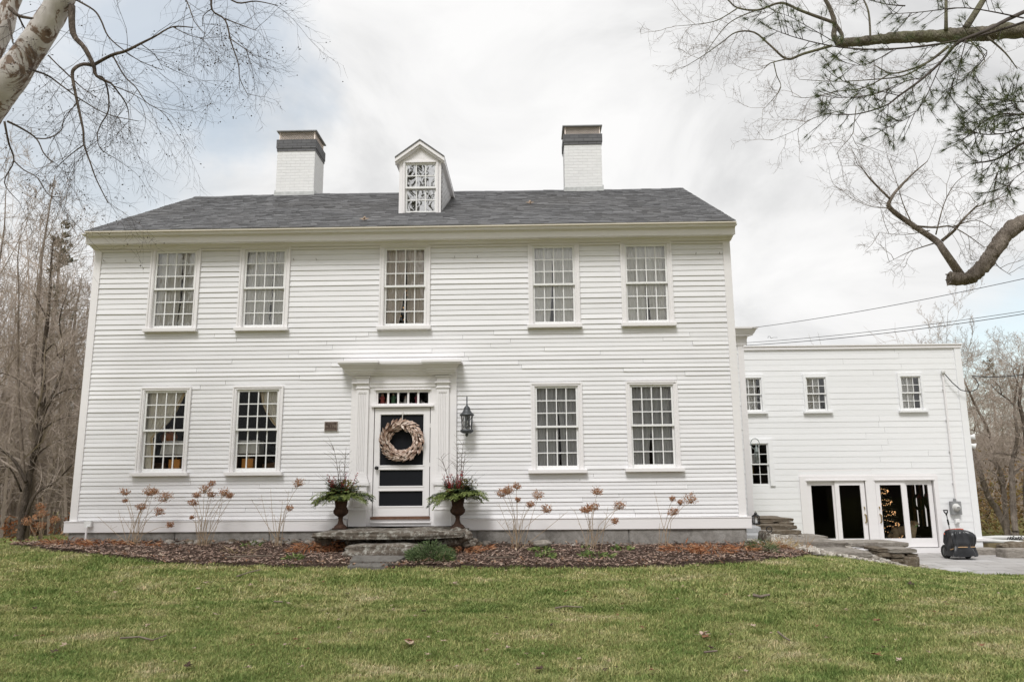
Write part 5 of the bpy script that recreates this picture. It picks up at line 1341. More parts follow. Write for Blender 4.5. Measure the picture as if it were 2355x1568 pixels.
def leg(start, pts):
    prev = start
    for p, r_ in pts: J.append((p, r_)); E_.append((prev, len(J)-1)); prev = len(J)-1
gf = lambda zx, dy, dzf: (dq(zx, 900, dy)[0], yd_+dy, dfl+dzf)
leg(4, [(gf(1748,-.07,.30),.055),(gf(1742,-.07,.17),.038),(gf(1744,-.07,.05),.034),(gf(1758,-.07,.025),.036)])
leg(4, [(gf(1735,.09,.30),.055),(gf(1728,.09,.17),.038),(gf(1728,.09,.05),.034),(gf(1742,.09,.025),.036)])
leg(2, [(gf(1470,-.08,.36),.08),(gf(1420,-.08,.22),.045),(gf(1436,-.08,.06),.033),(gf(1452,-.08,.025),.036)])
leg(2, [(gf(1455,.09,.36),.08),(gf(1405,.09,.22),.045),(gf(1420,.09,.06),.033),(gf(1436,.09,.025),.036)])
e = empty('dog', (dq(1560,920)[0], yd_, dfl), 'golden dog standing in profile behind the glass of the sliding door', 'dog')
skin_body('body', J, E_, M['dog'], e)
hd = Vector(dq(1785,778))
m_ = MB()
for dy in (-.055, .065): m_.tube([hd+Vector((-.03,dy,.05)), hd+Vector((-.055,dy*1.5,-.01)), hd+Vector((-.05,dy*1.5,-.075))], [.014,.034,.016], 8)
m_.build('ear', simple('darker_golden_fur', (.36,.24,.13), .9), e, True)
m_ = MB(); m_.ball(dq(1862,806), .02, 8); m_.ball(dq(1806,776,-.055), .011, 8); m_.build('nose_and_eyes', M['black'], e, True)
m_ = MB(); cp_ = Vector(dq(1772,842)); m_.tube([cp_+Vector((.088*math.cos(t_), .088*math.sin(t_), .035*math.cos(t_))) for t_ in [2*PI*i/20 for i in range(21)]], .012, 6, False); m_.build('collar', simple('green_collar', (.12,.42,.10), .6), e)
# dark sofa and the far windows of the room
sx0, sx1 = fD(1085,1200).x, fD(1215,1200).x
e = empty('sofa', ((sx0+sx1)/2, YW+1.2, zW0+.02), 'dark sofa right of the dog inside the wing', 'sofa')
m_ = MB(); zt_ = fD(1150,1232).z; m_.box(sx0, sx1, YW+1.35, YW+1.6, zW0+.05, zt_); m_.build('backrest', M['tarp'], e, bevel=.06)
m_ = MB(); m_.box(sx0, sx1, YW+.85, YW+1.345, zW0+.05, zW0+.38); m_.build('seat', M['tarp'], e, bevel=.06)
e = empty('inner_window', (fD(1130,1100).x+.25, YW+2.0, zW0+.4), 'brown-framed tall inner window with a dark wreath on its pane', 'window')
m_ = MB(); k2 = (YW+2.0)/YW
def fW(zx, zy): p = fD(zx, zy); return Vector((p.x*k2, YW+2.0, EYE.z+(p.z-EYE.z)*k2))
for zx0, zx1 in ((1078,1094),(1114,1142),(1160,1182)): a, b = fW(zx0,985), fW(zx1,1228); m_.box(a.x, b.x, YW+1.96, YW+2.05, b.z, a.z)
m_.build('frame', M['orangewood'] if False else simple('brown_window_frame', (.20,.105,.04), .5), e)
m_ = MB()
for zx0, zx1 in ((1094,1114),(1142,1160)): a, b = fW(zx0,985), fW(zx1,1228); m_.quad((a.x,YW+2.02,b.z),(b.x,YW+2.02,b.z),(b.x,YW+2.02,a.z),(a.x,YW+2.02,a.z))
m_.build('pane', mat_emit('daylit_pane', (.62,.58,.56), .6), e)
for zx, lab in ((1105,'dark oval wreath with red bow hanging on the inner window'),(1152,'second dark wreath on the inner window seen edge on')):
    c = fW(zx, 1092 if zx == 1105 else 1085); we = empty('small_wreath', c, lab, 'wreath', 'wreaths on the inner window'); m_ = MB(); rx = .13 if zx == 1105 else .05
    m_.tube([c+Vector((rx*math.cos(t_), -.08, .21*math.sin(t_))) for t_ in [2*PI*i/24 for i in range(25)]], .04, 7, False); m_.build('ring', M['fir'], we)
    m_ = MB(); m_.leaf(c+Vector((0,-.13,.23)), Vector((.5,0,-1)), Vector((0,-1,0)), .16, .07, .2); m_.leaf(c+Vector((0,-.13,.23)), Vector((-.5,0,-1)), Vector((0,-1,0)), .16, .07, .2); m_.build('bow', M['fig_red'], we)

# ------------------------------------------------------------------ fittings on the wing
def D2(zx, zy): return ((3440+zx/5.06)/1.6306, (1850+zy/5.06)/1.6306)
k_ = YW/FPX/1.6306/5.06
a, b = P(*D2(655,400), YW-.1), P(*D2(818,145), YW-.1)
e = empty('electric_meter', ((a.x+b.x)/2, YW, a.z), 'grey electric meter box with round dial on the wing wall', 'meter')
m_ = MB(); m_.box(a.x, b.x, YW-.13, YW-.02, a.z, b.z); m_.build('box', M['greymetal'], e, bevel=.01)
m_ = MB(); c = P(*D2(765,262), YW-.2); m_.lathe([(.0,-.10),(46*k_,-.09),(52*k_,-.05),(54*k_,.0),(70*k_,.0),(70*k_,.03)], (0,0,0), 24); o = m_.build('dial', M['palegrey'], None, True); o.parent = e; o.location = (c.x-e.location.x, -.135, c.z-e.location.z); o.rotation_euler = (-PI/2,0,0)
for v in o.data.vertices: pass
m_ = MB(); m_.box(c.x-.03, c.x+.03, YW-.245, YW-.232, c.z-.015, c.z+.02); m_.build('readout', M['greymetal'], e)
m_ = MB(); m_.tube([((a.x+b.x)/2,YW-.07,b.z-.01),((a.x+b.x)/2,YW-.07,b.z+.07)], .035, 10); m_.build('hub', M['greymetal'], e)
top = fD(1240,376); bot = P(*D2(735,100), YW-.06)
e = empty('conduit_pipe', (bot.x, YW, bot.z), 'white conduit pipe running up the wing wall above the meter', 'pipe')
m_ = MB(); m_.tube([(bot.x,YW-.06,bot.z-.02),((bot.x+top.x)/2,YW-.06,(bot.z+top.z)/2),(top.x,YW-.06,top.z),(top.x,YW-.09,top.z+.03)], .026, 8); m_.build('pipe', M['trim'], e)
m_ = MB(); m_.lathe([(.04,-.05),(.055,0),(.05,.05),(.01,.08)], (top.x,YW-.09,top.z+.03), 12); m_.build('weather_head', M['palegrey'], e, True)
for i in range(4): m_ = MB(); z = bot.z+(top.z-bot.z)*(i+.5)/4; x = bot.x+(top.x-bot.x)*(i+.5)/4; m_.box(x-.04, x+.04, YW-.065, YW-.022, z-.012, z+.012); m_.build('clip', M['trim'], e)
a, b = P(*D2(728,570), YW-.08), P(*D2(798,475), YW-.08)
e = empty('outlet_box', ((a.x+b.x)/2, YW, a.z), 'small white outlet box below the electric meter', 'outlet')
m_ = MB(); m_.box(a.x, b.x, YW-.10, YW-.02, a.z, b.z); m_.build('cover', M['whiteplastic'], e, bevel=.012)
m_ = MB(); m_.box(a.x+.015, b.x-.015, YW-.104, YW-.101, a.z+.02, a.z+.035); m_.build('slot', M['greymetal'], e)
# double floodlight on the far corner
c = P(2236, 1010, YW); fx = XW1+.0
e = empty('floodlight', (fx, YW+.3, c.z), 'white twin floodlight on the outer corner of the wing', 'floodlight')
m_ = MB(); m_.box(fx+.001, fx+.05, YW+.2, YW+.34, c.z-.09, c.z+.12); m_.build('mount', M['whiteplastic'], e, bevel=.01)
for dz_, dx_ in ((.07,.20),(-.12,.14)):
    m_ = MB(); ax = Vector((.75,-.35,-.25 if dz_ < 0 else .05)).normalized(); p0 = Vector((fx+.05,YW+.27,c.z+dz_)); u_ = ax.orthogonal().normalized(); w2 = ax.cross(u_); n = 14; base = 0
    for i, (r_, h) in enumerate(((.02,0),(.03,.04),(.05,.06),(.055,.14),(.085,.21),(.075,.215),(.001,.205))):
        for j in range(n): t_ = 2*PI*j/n; q = p0+ax*h+(u_*math.cos(t_)+w2*math.sin(t_))*r_; m_.v.append(tuple(q))
        if i:
            for j in range(n): j2=(j+1)%n; m_.f.append(((i-1)*n+j,(i-1)*n+j2,i*n+j2,i*n+j))
    m_.build('lamp_head', M['whiteplastic'], e, True)
# black service cable drooping at the corner
def wire(name, pts, r_, label, mat='cable', group=None, extra=None):
    e = empty(name, pts[0], label, 'wire', group); m_ = MB(); m_.tube(pts, r_, 5, False); m_.build('line', M[mat], e)
    if extra: 
        m_ = MB(); m_.tube(extra, r_*.9, 4, False); m_.build('knot', M[mat], e)
def sag(a, b, s_, n=16): return [a.lerp(b, i/n)-Vector((0,0,s_*4*(i/n)*(1-i/n))) for i in range(n+1)]
hx = fD(1240,372); lp = [fD(1245,380)+Vector((0,-.12,0)), fD(1285,428)+Vector((0,-.14,0)), fD(1330,470)+Vector((0,-.16,0)), fD(1375,482)+Vector((0,-.2,0)), fD(1415,465)+Vector((0,-.2,0)), fD(1425,440)+Vector((0,-.2,0)), fD(1408,410)+Vector((0,-.2,0)), fD(1390,397)+Vector((0,-.2,0))]
wire('service_cable', lp+sag(fD(1390,393)+Vector((0,-.2,0)), P(2420, 847, YW-.5), .1), .013, 'black service cable looping off the far corner of the wing', 'cable')
wire('overhead_wire', sag(P(1712,756,YE-.1), P(2620,580,10.5), .10, 24), .0055, 'highest thin wire rising from the ell cornice to the right', 'cable', 'overhead wires running from the ell')
lo = P(1775,777,YE-1)
wire('overhead_wire', sag(P(1716,788,YE-.1), P(2620,672,11.5), .10, 24), .005, 'middle thin wire with a small knotted loop near the ell', 'cable', 'overhead wires running from the ell', [P(1766,777.5,YE-.4), P(1767,773,YE-.4), P(1771,773.5,YE-.4), P(1773,778,YE-.4), P(1778,776,YE-.5), P(1788,776,YE-.6)])
wire('overhead_wire', sag(P(1716,794,YE-.1), P(2620,676,11.8), .12, 24), .0065, 'lowest of the three wires leaving the ell', 'cable', 'overhead wires running from the ell')

# ------------------------------------------------------------------ snow blower under its cover, shovel
yb_ = YW-1.5; B = lambda zx, zy, y=yb_: P(*D2(zx, zy), y)
c0 = B(860,1165); zg_ = ZP
e = empty('covered_snow_blower', (c0.x, yb_, zg_), 'snow blower under a black tarp with wheel and orange-red handle showing', 'snow blower')
def bag(mb, rows, n=40, seed=0, amp=.02):
    """rows: (cx, cy, z, rx, ry, squareness)"""
    base = len(mb.v)
    for (cx_, cy_, z_, rx_, ry_, sq) in rows:
        for j in range(n):
            t_ = 2*PI*j/n; cs_, sn_ = math.cos(t_), math.sin(t_); ex = 2/sq
            x_ = math.copysign(abs(cs_)**ex, cs_)*rx_; y_ = math.copysign(abs(sn_)**ex, sn_)*ry_
            nn = amp*(noise.noise((t_*0+cs_*2.2, sn_*2.2, z_*3+seed)) + .6*noise.noise((cs_*6, sn_*6, z_*1.2+seed))); k = 1+nn/max(.25, rx_)
            mb.v.append((cx_+x_*k, cy_+y_*k, z_+nn*.3))
    for i in range(len(rows)-1):
        for j in range(n): j2=(j+1)%n; o_=base+i*n; mb.f.append((o_+j,o_+j2,o_+n+j2,o_+n+j))
    mb.f.append(tuple(base+(len(rows)-1)*n+j for j in range(n)))
m_ = MB()
zr_ = lambda zy: B(860, zy).z
X_ = lambda zx: B(zx, 900).x
yc_ = yb_-.07
def row(zx0, zx1, zy, ry, sq=4., dy=0.): a, b = P(*D2(zx0,900), yb_-.30).x, P(*D2(zx1,900), yb_-.30).x; return ((a+b)/2, yc_+dy, zr_(zy), (b-a)/2, ry, sq)
bag(m_, [row(640,1122,1168,.26,5,-.03),row(660,1116,1110,.25,5,-.02),row(680,1104,1040,.24,4.5,-.01),row(690,1098,995,.23,4),row(680,1098,965,.24,4),row(672,1100,935,.25,4.2),row(668,1100,890,.25,4.2),row(668,1096,840,.25,4),row(672,1084,790,.25,3.8),row(684,1060,745,.23,3.4),row(708,1025,712,.20,3.1),row(744,985,694,.16,2.8),row(790,940,686,.11,2.5),row(840,890,683,.04,2)], 64, 3, .10)
m_.build('tarp_cover', M['tarp'], e, True)
m_ = MB(); rows_ = row(684,1100,992,.235,4); ring = []
for j in range(48):
    t_ = 2*PI*j/48; cs_, sn_ = math.cos(t_), math.sin(t_); ring.append(Vector((rows_[0]+math.copysign(abs(cs_)**.5,cs_)*(rows_[3]+.016), rows_[1]+math.copysign(abs(sn_)**.5,sn_)*(rows_[4]+.02), rows_[2]-.07*max(0,-cs_)**3)))
m_.tube(ring+[ring[0]], .011, 5, False); m_.build('strap', M['tarp_cord'], e)
m_ = MB(); m_.tube([B(512,775,yb_+.12), B(522,735,yb_+.14), B(545,700,yb_+.14), B(600,686,yb_+.10), B(700,676,yb_+.02), B(800,672,yb_-.02), B(870,680,yb_-.02)], .016, 8); m_.build('handle_bar', M['redpaint'], e)
wcn = B(540,1068,yb_-.12)
def wheel(c, r_, w_):
    m_ = MB(); n = 28; pr = [(r_*.62,-w_/2),(r_*.9,-w_/2),(r_,-w_*.3),(r_,w_*.3),(r_*.9,w_/2),(r_*.62,w_/2)]
    m_.lathe(pr, (0,0,0), n, cap=False); o = m_.build('tyre', M['rubber'], None, True); o.parent = e; o.rotation_euler = (0, PI/2, 0); o.location = c-e.location
    m_ = MB(); m_.lathe([(.001,-w_*.35),(r_*.2,-w_*.4),(r_*.25,-w_*.3),(r_*.55,-w_*.28),(r_*.64,-w_*.42),(r_*.64,w_*.42),(.001,w_*.3)], (0,0,0), n, cap=False); p = m_.build('rim', M['greymetal'], None, True); p.parent = e; p.rotation_euler = o.rotation_euler; p.location = o.location
xw_ = P(*D2(560,1068), yb_).x
wheel(Vector((xw_+.01, yb_+.06, zg_+.165)), .165, .10); wheel(Vector((xw_+.52, yb_+.06, zg_+.165)), .165, .10)
m_ = MB(); m_.box(xw_+.09, xw_+.44, yb_-.2, yb_+.2, zg_+.06, zr_(930)); m_.build('engine_frame', M['black'], e)
ysh = YW-.35; S_ = lambda zx, zy: P(*D2(zx, zy), ysh)
e = empty('snow_shovel', (S_(660,1100).x, ysh-.3, ZP), 'snow shovel with black D-grip leaning on the wall behind the tarp', 'shovel')
m_ = MB(); m_.tube([S_(553,395), S_(610,660), S_(690,1100)], .014, 8); m_.build('shaft', M['steel'], e)
m_ = MB(); m_.tube([S_(553,412), S_(545,385), S_(508,345), S_(497,318), S_(572,316), S_(572,345), S_(556,385), S_(553,412)], .017, 7); m_.build('d_grip', M['black'], e)
m_ = MB(); m_.tube([S_(573,490), S_(597,592)], .022, 8); m_.build('foam_grip', M['rubber'], e)
m_ = MB(); q = S_(692,1105); m_.box(q.x-.22, q.x+.22, ysh-.02, ysh+.02, ZP+.01, q.z+.03); m_.build('blade', M['black'], e, bevel=.01)

# ------------------------------------------------------------------ right edge of the patio
yr_ = YW+.3
def blk(zx0, zx1, zy0, zy1, y0, y1, name, lab, mat, grp, seed):
    a, b = P(*D2(zx0,zy1), y0), P(*D2(zx1,zy0), y0); o = slab(name, a.x, b.x, y0, y1, min(a.z, ZP-.02), b.z, mat, seed, .010, (14,6,6), 0, False, None, .12); return tag(o, lab, 'stone block', grp)
blk(1125,1556,1045,1182,YW-.7,YW-.25,'granite_block','long grey granite block beside the tarped snow blower',M['palestone'],'granite blocks edging the patio',4)
blk(1702,2200,1052,1225,YW-1.5,YW-1.05,'granite_block','nearer granite block cut off by the right edge of the picture',M['palestone'],'granite blocks edging the patio',9)
e = empty('plank_retaining_wall', (P(*D2(1320,1000), YW+.2).x, YW+.2, ZP), 'low wall of weathered slanted planks behind the granite block', 'wall')
a, b = P(*D2(1085,1045), YW+.2), P(*D2(1565,940), YW+.2); m_ = MB(); n = 14
for i in range(n):
    x0 = a.x+(b.x-a.x)*i/n; x1 = a.x+(b.x-a.x)*(i+1)/n-.006; m_.v += [(x0,YW+.2,a.z),(x1,YW+.2,a.z),(x1+.08,YW+.2+.003*(i%2),b.z),(x0+.08,YW+.2+.003*(i%2),b.z),(x0,YW+.26,a.z),(x1,YW+.26,a.z),(x1+.08,YW+.26,b.z),(x0+.08,YW+.26,b.z)]
    q = i*8; m_.f += [(q,q+1,q+2,q+3),(q+5,q+4,q+7,q+6),(q+3,q+2,q+6,q+7),(q+1,q+5,q+6,q+2),(q+4,q,q+3,q+7)]
m_.build('planks', M['plankwood'], e); m_ = MB(); m_.box(a.x, b.x+.1, YW+.265, YW+.5, ZP-.2, a.z+.05); m_.build('footing', M['bark'], e)
for i, (zx, zy, r_) in enumerate(((1640,1000,.16),(1720,975,.13),(1600,1060,.15),(1700,1070,.14),(1860,1005,.30),(2010,1010,.28))):
    o = rock('garden_rock', P(*D2(zx,zy), YW+.1), r_, M['stone'], i*2.3, .5, .35); tag(o, ('brown rock just right of the plank wall','small rock under the white rail by the plank wall','low rock in the gap between the granite blocks','dark rock beside the nearer granite block','long rock lying on the nearer granite block','rock at the right picture edge on the granite block')[i], 'rock', 'rocks piled by the patio')
for i, (p0, p1, lab) in enumerate((((1195,845),(2300,838),'upper white pipe rail beyond the patio'),((1085,902),(2300,945),'lower white pipe rail sloping along the patio edge'))):
    y = YW+1.6 if i == 0 else YW+.55; a, b = P(*D2(*p0), y), P(*D2(*p1), y-(.6 if i else 0)); e = empty('pipe_rail', (a.x, a.y, ZP), lab, 'rail', 'white rails beyond the patio')
    m_ = MB(); m_.tube([a, a.lerp(b,.3)+Vector((0,0,.02)), a.lerp(b,.65)+Vector((0,0,.01)), b], .055, 10); m_.build('rail', M['palegrey'], e, True)
    for t_ in (.06,.5,.95): q = a.lerp(b, t_); m_ = MB(); m_.tube([(q.x,q.y+.04,ZP-.3),(q.x,q.y+.04,q.z)], .045, 8); m_.build('post', M['palegrey'], e)
e = empty('wire_fire_basket', (P(*D2(1810,890), YW+1.1).x, YW+1.1, ZP), 'black bent-iron basket standing between the white rails', 'basket'); m_ = MB()
for i in range(6):
    x0 = 1690+i*50; m_.tube([P(*D2(x0,905),YW+1.1), P(*D2(x0+35,830-12*(i%3)),YW+1.0+.06*i), P(*D2(x0+90,850),YW+1.1), P(*D2(x0+110,905),YW+1.15)], .014, 5)
m_.build('hoops', M['black'], e)

# ------------------------------------------------------------------ copper lantern hanging by the wing window
yl2 = YW-1.6; Z3 = lambda zx, zy: P((2720+zx/1.7036)/1.6306, (1180+zy/1.7043)/1.6306, yl2)
e = empty('hanging_lantern', Z3(204,943), 'aged tin lantern with a large ring handle in front of the wing window', 'lantern')
k2 = yl2/FPX/1.6306/1.7036; m_ = MB(); cR = Z3(190,824)
m_.tube([cR+Vector((27*k2*math.cos(t_), 0, 33*k2*math.sin(t_))) for t_ in [2*PI*i/28 for i in range(29)]], .010, 6, False); m_.build('ring_handle', M['verdigris'], e)
cB = Z3(204,943); m_ = MB(); h_ = (Z3(204,878).z-cB.z); m_.lathe([(.001,h_*1.9),(3*k2,h_*1.85),(4*k2,h_*1.6),(9*k2,h_*1.45),(13*k2,h_*1.08),(14*k2,h_)], cB, 14); m_.lathe([(.001,-.01),(14*k2,0),(13*k2,.03)], cB, 14)
for i in range(6): t_ = 2*PI*i/6; m_.tube([cB+Vector((12.5*k2*math.cos(t_),12.5*k2*math.sin(t_),0)), cB+Vector((12.5*k2*math.cos(t_),12.5*k2*math.sin(t_),h_))], .008, 4)
m_.build('body', M['verdigris'], e, True)
m_ = MB(); m_.lathe([(12*k2,.01),(12*k2,h_-.01)], cB, 12, cap=False); m_.build('glass', M['glass_lamp'], e)
m_ = MB(); m_.tube([Z3(172,828), Z3(150,830)+Vector((0,.0,0)), Vector((xe+.02, yl2, Z3(150,830).z))], .014, 6); m_.build('wall_arm', M['verdigris'], e)
# lamp glow box seen in that window: white wall sconce behind the glass
e = empty('paper_lantern', (fD(208,872).x, YW+.5, fD(208,872).z), 'white square lamp shade inside the lower wing window', 'lamp'); a, b = fD(178,872), fD(240,822); m_ = MB(); m_.box(a.x, b.x, YW+.40, YW+.62, a.z, b.z); m_.build('lamp_shade', M['shade'], e, bevel=.01); m_ = MB(); m_.tube([((a.x+b.x)/2,YW+.5,a.z),((a.x+b.x)/2,YW+.5,a.z-.3)], .03, 8); m_.build('stem', M['brass'], e)

# ------------------------------------------------------------------ stone steps, slabs and wall beside the ell
S5 = lambda zx, zy, y: P((2750+zx/3.14)/1.6306, (1880+zy/3.14)/1.6306, y)
def sstone(zx0, zx1, zy0, zy1, y0, dep, name, lab, mat='stone', cat='stone', grp=None, seed=1, amp=.035, taper=.2, layers=True):
    a, b = S5(zx0, zy1, y0), S5(zx1, zy0, y0); o = slab(name, a.x, b.x, y0, y0+dep, a.z-.004, b.z-.006, M[mat], seed, amp, (18,6,5), taper, layers); return tag(o, lab, cat, grp)
gs = 'stones stacked as steps beside the ell'
sstone(205,712,190,240,17.3,1.3,'step_stone','topmost brown slab of the stone steps by the ell','stone','stone',gs,2)
sstone(345,470,238,272,17.2,.8,'step_stone','thin wedge stone under the topmost step slab on its left','stone','stone',gs,3)
sstone(545,715,238,285,17.2,.9,'step_stone','flat stone under the right end of the topmost step slab','stone','stone',gs,4)
sstone(235,750,272,332,16.8,1.2,'step_stone','second long slab of the stone steps','stone','stone',gs,5)
sstone(455,802,335,390,16.4,1.1,'step_stone','third slab of the stone steps stepping out to the right','stone','stone',gs,6)
sstone(325,460,335,372,16.4,.8,'step_stone','pale stone left of the third step slab','palestone','stone',gs,7)
for i, (x0, x1) in enumerate(((490,580),(585,640),(650,735))): sstone(x0,x1,390,430,16.3,.6,'step_stone',('left small block under the third step slab','middle small block under the third step slab','right small block under the third step slab')[i],'palestone','stone',gs,8+i)
sstone(152,328,290,378,15.2,1.2,'granite_step','upper light-grey granite step beside the foundation corner','granite','step','granite steps at the ell',11,.008,0,False)
sstone(152,382,380,466,14.75,.45,'granite_step','lower light-grey granite step beside the foundation corner','granite','step','granite steps at the ell',12,.008,0,False)
# standing stone
c = S5(425,520,13.9); o = slab('standing_stone', S5(352,500,13.9).x, S5(495,500,13.9).x, 13.9, 14.3, c.z-.15, S5(425,350,13.9).z, M['slab'], 20, .04, (8,8,16), 0, False)
cz = o.data.vertices
zt_ = max(v.co.z for v in cz); zb2 = min(v.co.z for v in cz); xm = (S5(352,500,13.9).x+S5(495,500,13.9).x)/2
for v in cz: f_ = (v.co.z-zb2)/(zt_-zb2); v.co.x = xm+(v.co.x-xm)*(1-.48*f_)-.02*f_
tag(o, 'tapering upright grey stone with an iron ring at its top', 'stone')
m_ = MB(); q = S5(424,345,14.05); m_.tube([q+Vector((.05*math.cos(t_),0,.05*math.sin(t_)+.03)) for t_ in [2*PI*i/16 for i in range(17)]], .009, 5, False); m_.build('iron_ring', M['black'], o)
# slabs of the path
sstone(650,1335,455,580,14.6,1.3,'path_slab','long thick pale slab in the pebble path','palestone','slab','slabs along the pebble path',30,.05,.25)
sstone(735,1118,398,462,17.0,.9,'path_slab','upper pale slab near the stone steps','palestone','slab','slabs along the pebble path',31,.03,.3)
sstone(840,1630,580,690,13.6,.95,'path_slab','lowest wide slab where the path meets the lawn','palestone','slab','slabs along the pebble path',32,.04,.3)
sstone(1372,2050,468,545,17.6,.8,'path_slab','thin slab running in front of the sliding doors','palestone','slab','slabs along the pebble path',33,.03,.3)
# dry-stone end of the retaining wall
rwg = 'stones of the dry-stone wall end'
for i, (x0, x1, y0, y1, yy, lab, mt) in enumerate(((1845,2168,550,606,16.4,'flat cap stone on the dry-stone wall end','palestone'),(1705,1850,550,592,16.5,'thin cap stone left on the dry-stone wall end','stone'),(1880,2012,615,660,16.4,'yellowish stone under the wall cap','stone'),(1715,1900,595,655,16.45,'wedge stone at the left of the wall end','stone'),(2050,2182,612,640,16.4,'thin stone above the big boulder in the wall end','stone'),(1880,2012,668,722,16.4,'squarish stone low in the wall end','stone'),(1800,1885,655,720,16.5,'dark stone low at the left of the wall end','stone'),(1905,2025,724,755,16.4,'bottom stone of the wall end','stone'),(1880,2100,757,785,16.3,'pale footing stone at the lawn edge','palestone'))):
    sstone(x0,x1,y0,y1,yy,.7,'wall_stone',lab,mt,'stone',rwg,40+i,.03,.15)
o = sstone(2022,2198,640,810,16.35,.7,'wall_boulder','large rounded boulder at the right end of the dry-stone wall','stone','boulder',rwg,60,.03,0,False)
m_ = MB(); a, b = S5(1760,760,16.6), S5(2170,560,16.6); m_.box(a.x+.2, b.x-.05, 16.75, 17.7, a.z-.1, b.z-.03); tag(m_.build('wall_core', M['bark'], None), 'dark earth packed behind the dry-stone wall end', 'earth bank')
# pebbles
peb = MB(); rp = random.Random(9); poly = [(4.05,13.0),(3.7,15.5),(3.9,18.6),(5.3,18.9),(7.6,18.4),(8.6,17.4),(8.3,16.2),(6.9,14.6),(5.8,13.3),(4.6,12.3)]
def inside_poly(x, y, pl):
    c = False; n = len(pl)
    for i in range(n):
        (x0,y0),(x1,y1) = pl[i], pl[(i+1)%n]
        if (y0 > y) != (y1 > y) and x < (x1-x0)*(y-y0)/(y1-y0)+x0: c = not c
    return c
cnt = 0
while cnt < 5200:
    x, y = rp.uniform(3.6,8.7), rp.uniform(12.2,19)
    if not inside_poly(x, y, poly): continue
    cnt += 1; r_ = rp.uniform(.018,.06); z = gz(x,y)+.03+rp.uniform(0,.03); n = len(peb.v); a = rp.uniform(0,PI); ca, sa = math.cos(a), math.sin(a)
    for dx,dy,dz_ in ((1,0,0),(0,.75,0),(-1,0,0),(0,-.75,0),(.5,.45,.5),(-.5,.45,.55),(-.5,-.45,.5),(.5,-.45,.55)):
        peb.v.append((x+r_*(dx*ca-dy*sa), y+r_*(dx*sa+dy*ca), z+r_*dz_))
    for q in ((0,1,4),(1,5,4),(1,2,5),(2,6,5),(2,3,6),(3,7,6),(3,0,7),(0,4,7),(4,5,6,7)): peb.f.append(tuple(n+i for i in q))
tag(peb.build('pebbles', M['pebble']), 'pale rounded pebbles covering the path beside the ell', 'pebbles', kind='stuff')
gb_ = MB()
ids = {}
for i in range(26):
    for j in range(34):
        x, y = 3.6+5.2*i/25, 12.2+6.9*j/33; ids[i,j] = len(gb_.v); gb_.v.append((x, y, gz(x,y)+.022))
for i in range(25):
    for j in range(33):
        if inside_poly(3.6+5.2*(i+.5)/25, 12.2+6.9*(j+.5)/33, poly): gb_.f.append((ids[i,j],ids[i+1,j],ids[i+1,j+1],ids[i,j+1]))
tag(gb_.build('path', simple('gravel_bed', (.30,.27,.235), 1, .35, 30)), kind='structure')
# black lantern on the steps
c = S5(270,268,16.6); k_ = 16.6/FPX/1.6306/3.14; hz = S5(270,125,16.6).z-c.z
e = empty('floor_lantern', c, 'black iron candle lantern standing on the stone steps', 'lantern'); m_ = MB(); r_ = 30*k_
for sx in (-1,1):
    for sy in (-1,1): m_.tube([c+Vector((sx*r_,sy*r_,0)), c+Vector((sx*r_,sy*r_,hz*.68))], .012, 4)
m_.box(c.x-r_*1.15, c.x+r_*1.15, c.y-r_*1.15, c.y+r_*1.15, c.z-.0, c.z+.03); m_.build('frame', M['black'], e)
m_ = MB(); m_.lathe([(r_*1.6,hz*.66),(r_*1.5,hz*.71),(r_*.7,hz*.82),(r_*.55,hz*.9),(r_*.6,hz*.92),(.001,hz*.96)], c, 4); m_.build('roof_cap', M['black'], e)
m_ = MB(); m_.tube([c+Vector((-r_*.5,0,hz*.9)), c+Vector((0,0,hz*1.05)), c+Vector((r_*.5,0,hz*.9))], .008, 5); m_.build('handle', M['black'], e)
m_ = MB(); m_.lathe([(.03,.03),(.03,.14),(.002,.15)], c, 10); m_.build('candle', M['whiteplastic'], e)
# white pipe at the left end of the bed
e = empty('vent_pipe', P(197,1247,12.35), 'thin white pipe standing in the mulch at the left foundation corner', 'pipe'); m_ = MB(); a, b = P(196,1249,12.35), P(199,1212,12.35); m_.tube([a-Vector((0,0,.1)), b], .016, 8); m_.build('pipe', M['trim'], e); m_ = MB(); q = P(200,1205,12.45); m_.box(q.x-.055, q.x+.055, YF-.14, YF-.088, q.z-.045, q.z+.05); m_.tube([b, Vector((q.x, YF-.11, q.z-.04))], .016, 8); m_.build('junction_box', M['whiteplastic'], e)
